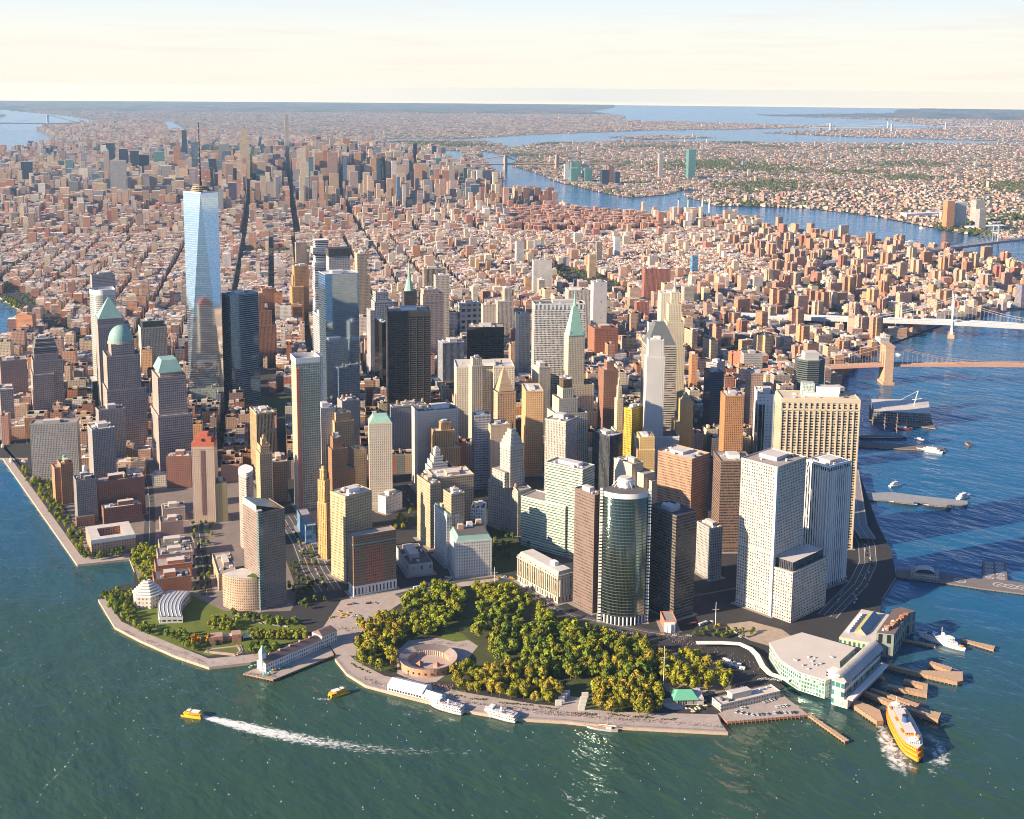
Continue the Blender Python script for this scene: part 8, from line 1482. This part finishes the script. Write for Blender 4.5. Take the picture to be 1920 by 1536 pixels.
# ---------------- vehicles ----------------
CARC=dict(white=(.62,.61,.6),silver=(.36,.37,.38),black=(.02,.02,.022),yellow=(.72,.40,.015),red=(.38,.03,.025),blue=(.05,.09,.22),grey=(.16,.16,.17))
def car_mesh(c,L=4.6,W=1.85,H=1.5,van=False):
    b=plain('car_'+c,CARC[c],.35,.05,.2,.0,.5); g=MR['glass']; q=MB(); z=.32
    q.prism(rect(-L/2,L/2,-W/2,W/2),z,z+.58,b,b,b); x0,x1=(-L*.36,L*.2) if not van else (-L*.48,L*.3)
    q.prism(rect(x0,x1,-W*.46,W*.46),z+.59,z+H-.35,g,b,None,rect(x0+.45*(not van),x1-.55,-W*.38,W*.38))
    for sx in (-1,1):
        for sy in (-1,1): q.boxc(sx*L*.31,sy*W*.44,.66,.24,0,.62,MR['dark'])
    o=q.build('car'); me=o.data; bpy.data.objects.remove(o); return me
CM={c:car_mesh(c) for c in CARC}
def bus_obj(x,y,a,lab,colr=(.62,.62,.62),L=12.5):
    t=empty('city_bus',(x,y,3.02),a,lab,'bus'); q=MB(); q.box(-L/2,L/2,-1.3,1.3,.4,3.1,facade('bus_%d'%int(colr[0]*100),colr,(.02,.025,.03),1.6,2.7,.85,.38),plain('bus_roof_%d'%int(colr[0]*100),colr,.5,.05)); q.build('body',t)
    for sx in (-.3,.3):
        for sy in (-1,1): q=MB(); q.boxc(sx*L,sy*1.22,1,.3,0,1,MR['dark']); q.build('wheel',t)
    q=MB(); q.box(-2,1.5,-.8,.8,3.1,3.4,MR['metal']); q.build('roof_unit',t)
for x,y,a,lab,c_ in BUSES: bus_obj(x,y,R(90-a),lab,c_)
ncar=0
def cars_line(p0,p1,n,palette,place,jit=1.2,seed=1,fill=1.0,z=3.03,across=False):
    r=random.Random(seed); a,b=V2(p0),V2(p1); an=math.atan2((b-a).y,(b-a).x)+(math.pi/2 if across else 0)
    for k in range(n):
        if r.random()>fill: continue
        p=a.lerp(b,(k+.5+r.uniform(-.3,.3)*(not across))/n); c=r.choice(palette); o=bpy.data.objects.new('parked_car' if across else 'car',CM[c]); put(o); o.location=(p.x+r.uniform(-jit,jit)*(not across),p.y+r.uniform(-jit,jit)*(not across),z); o.rotation_euler=(0,0,an+r.uniform(-.05,.05)+(math.pi if r.random()<.5 else 0)); o.scale=(1.05,1.05,1.05)
        tag(o,'%s car %s'%(c,place),'car','%s cars %s'%(c,place))
for args in CARL: cars_line(*args)
# yellow cabs waiting as a group
# ---------------- people ----------------
r=random.Random(5); q=MB(); pm=[plain('clothes_%d'%i,c,.9) for i,c in enumerate(((.04,.04,.05),(.45,.42,.4),(.25,.06,.05),(.06,.09,.2),(.35,.25,.18)))]
def person(q,x,y,z,h=1.72):
    m=r.choice(pm); q.cyl(x,y,z,z+h*.48,.17,.2,r.choice(pm),5); q.cyl(x,y,z+h*.48,z+h*.82,.23,.2,m,5); q.cyl(x,y,z+h*.84,z+h,.11,.1,plain('skin_tone',(.42,.26,.18),.8),5)
for a,b,n_,sp_ in CROWD:
    a,b=V2(a),V2(b)
    for k in range(n_): p=a.lerp(b,r.random()); person(q,p.x+r.gauss(0,sp_),p.y+r.gauss(0,sp_),3.03)
o=q.build('crowd'); tag(o,kind='stuff')
# ---------------- power station ----------------
cx,cy_=PWR; t=empty('power_station',(cx,cy_,3),R(-28),'red brick power station with tall chimneys by the river','power station'); q=MB(); q.box(-55,55,-35,35,0,38,facade('power_wall',(.42,.13,.10),(.50,.45,.40),9,38,.4,.55),plain('power_roof',(.36,.10,.09),.9)); q.build('main_block',t)
for k,x in enumerate((-38,10,80,115)): q=MB(); q.cyl(x,10,0 if k>1 else 38,112,4.2,3,MR['white'] if k>1 else plain('stack_grey',(.45,.42,.4),.8),12); q.cyl(x,10,104,112.3,3.4,3.2,MR['dark'] if k<2 else MR['tan'],12); q.build('chimney',t)
# far white sheds
for (x,y),L,W,lab in SHEDS:
    t=empty('river_shed',(x,y,2),R(-18),lab,'shed'); q=MB(); q.box(-L/2,L/2,-W/2,W/2,0,16,MR['white'],MR['white']); q.build('main_block',t); q=MB(); q.prism(rect(-L/2,L/2,-W/2,W/2),16.05,19,MR['white'],None,None,rect(-L/2,L/2,-1,1)); q.build('roof',t)
# highway decks along the east shore
for nm,pts,w_,zz in HWY: o=road(nm,pts,w_,zz if zz>4 else 3.04,plain('highway_deck',(.22,.20,.20),.9,.2,.05),(.06,.5,.94),1.0 if zz>4 else None); tag(o,kind='structure')
for nm,pts,w_,mk in ROADS: o=road(nm,pts,w_,3.035,plain('road_asphalt',(.075,.07,.07),.9,.25,.1),mk); tag(o,kind='structure')

# lamp posts along the walks
lpm=None
for i,(x,y) in enumerate(LAMPS):
    t=empty('lamp_post',(x,y,3.02),0,'slim dark lamp post standing on the waterfront walk','street lamp','lamp posts along the waterfront walks')
    if lpm is None:
        q=MB(); q.tube((0,0,0),(0,0,5.2),.12,MR['dark'],6,.08); o=q.build('pole',t); q=MB(); q.cyl(0,0,5.2,5.9,.28,.34,MR['white'],8); q.cyl(0,0,5.9,6.2,.36,.05,MR['dark'],8,False); o2=q.build('lamp_head',t); lpm=(o.data,o2.data)
    else: put(bpy.data.objects.new('pole',lpm[0]),t); put(bpy.data.objects.new('lamp_head',lpm[1]),t)
# railing on the sea wall
q=MB(); rp_=[V2(p) for p in RAIL]
for a,b in zip(rp_[:-1],rp_[1:]):
    for z in (3.5,4.1): q.tube((a.x,a.y,z),(b.x,b.y,z),.06,MR['dark'],3)
    n_=int((b-a).length/2.5)
    for k in range(n_): p=a.lerp(b,k/n_); q.tube((p.x,p.y,3),(p.x,p.y,4.15),.06,MR['dark'],3)
o=q.build('seawall_railing'); tag(o,'thin dark railing along the curved seawall edge of the park','railing')
# ---------------- air ----------------
q=MB(); q.box(CAM[0]-HORD-50,CAM[0]+HORD+50,CAM[1]-HORD-50,CAM[1]+HORD+50,-4.0,618,MR['white'],MR['white'],MR['white']); hz=q.build('haze'); tag(hz,kind='stuff')
hm=bpy.data.materials.new('air_haze'); hm.use_nodes=True; n=hm.node_tree.nodes; n.clear(); ho=n.new('ShaderNodeOutputMaterial'); pv=n.new('ShaderNodeVolumePrincipled'); pv.inputs['Color'].default_value=(*HAZEC,1); pv.inputs['Density'].default_value=HAZED; pv.inputs['Anisotropy'].default_value=0.2
hm.node_tree.links.new(pv.outputs[0],ho.inputs['Volume']); hz.data.materials.clear(); hz.data.materials.append(hm)
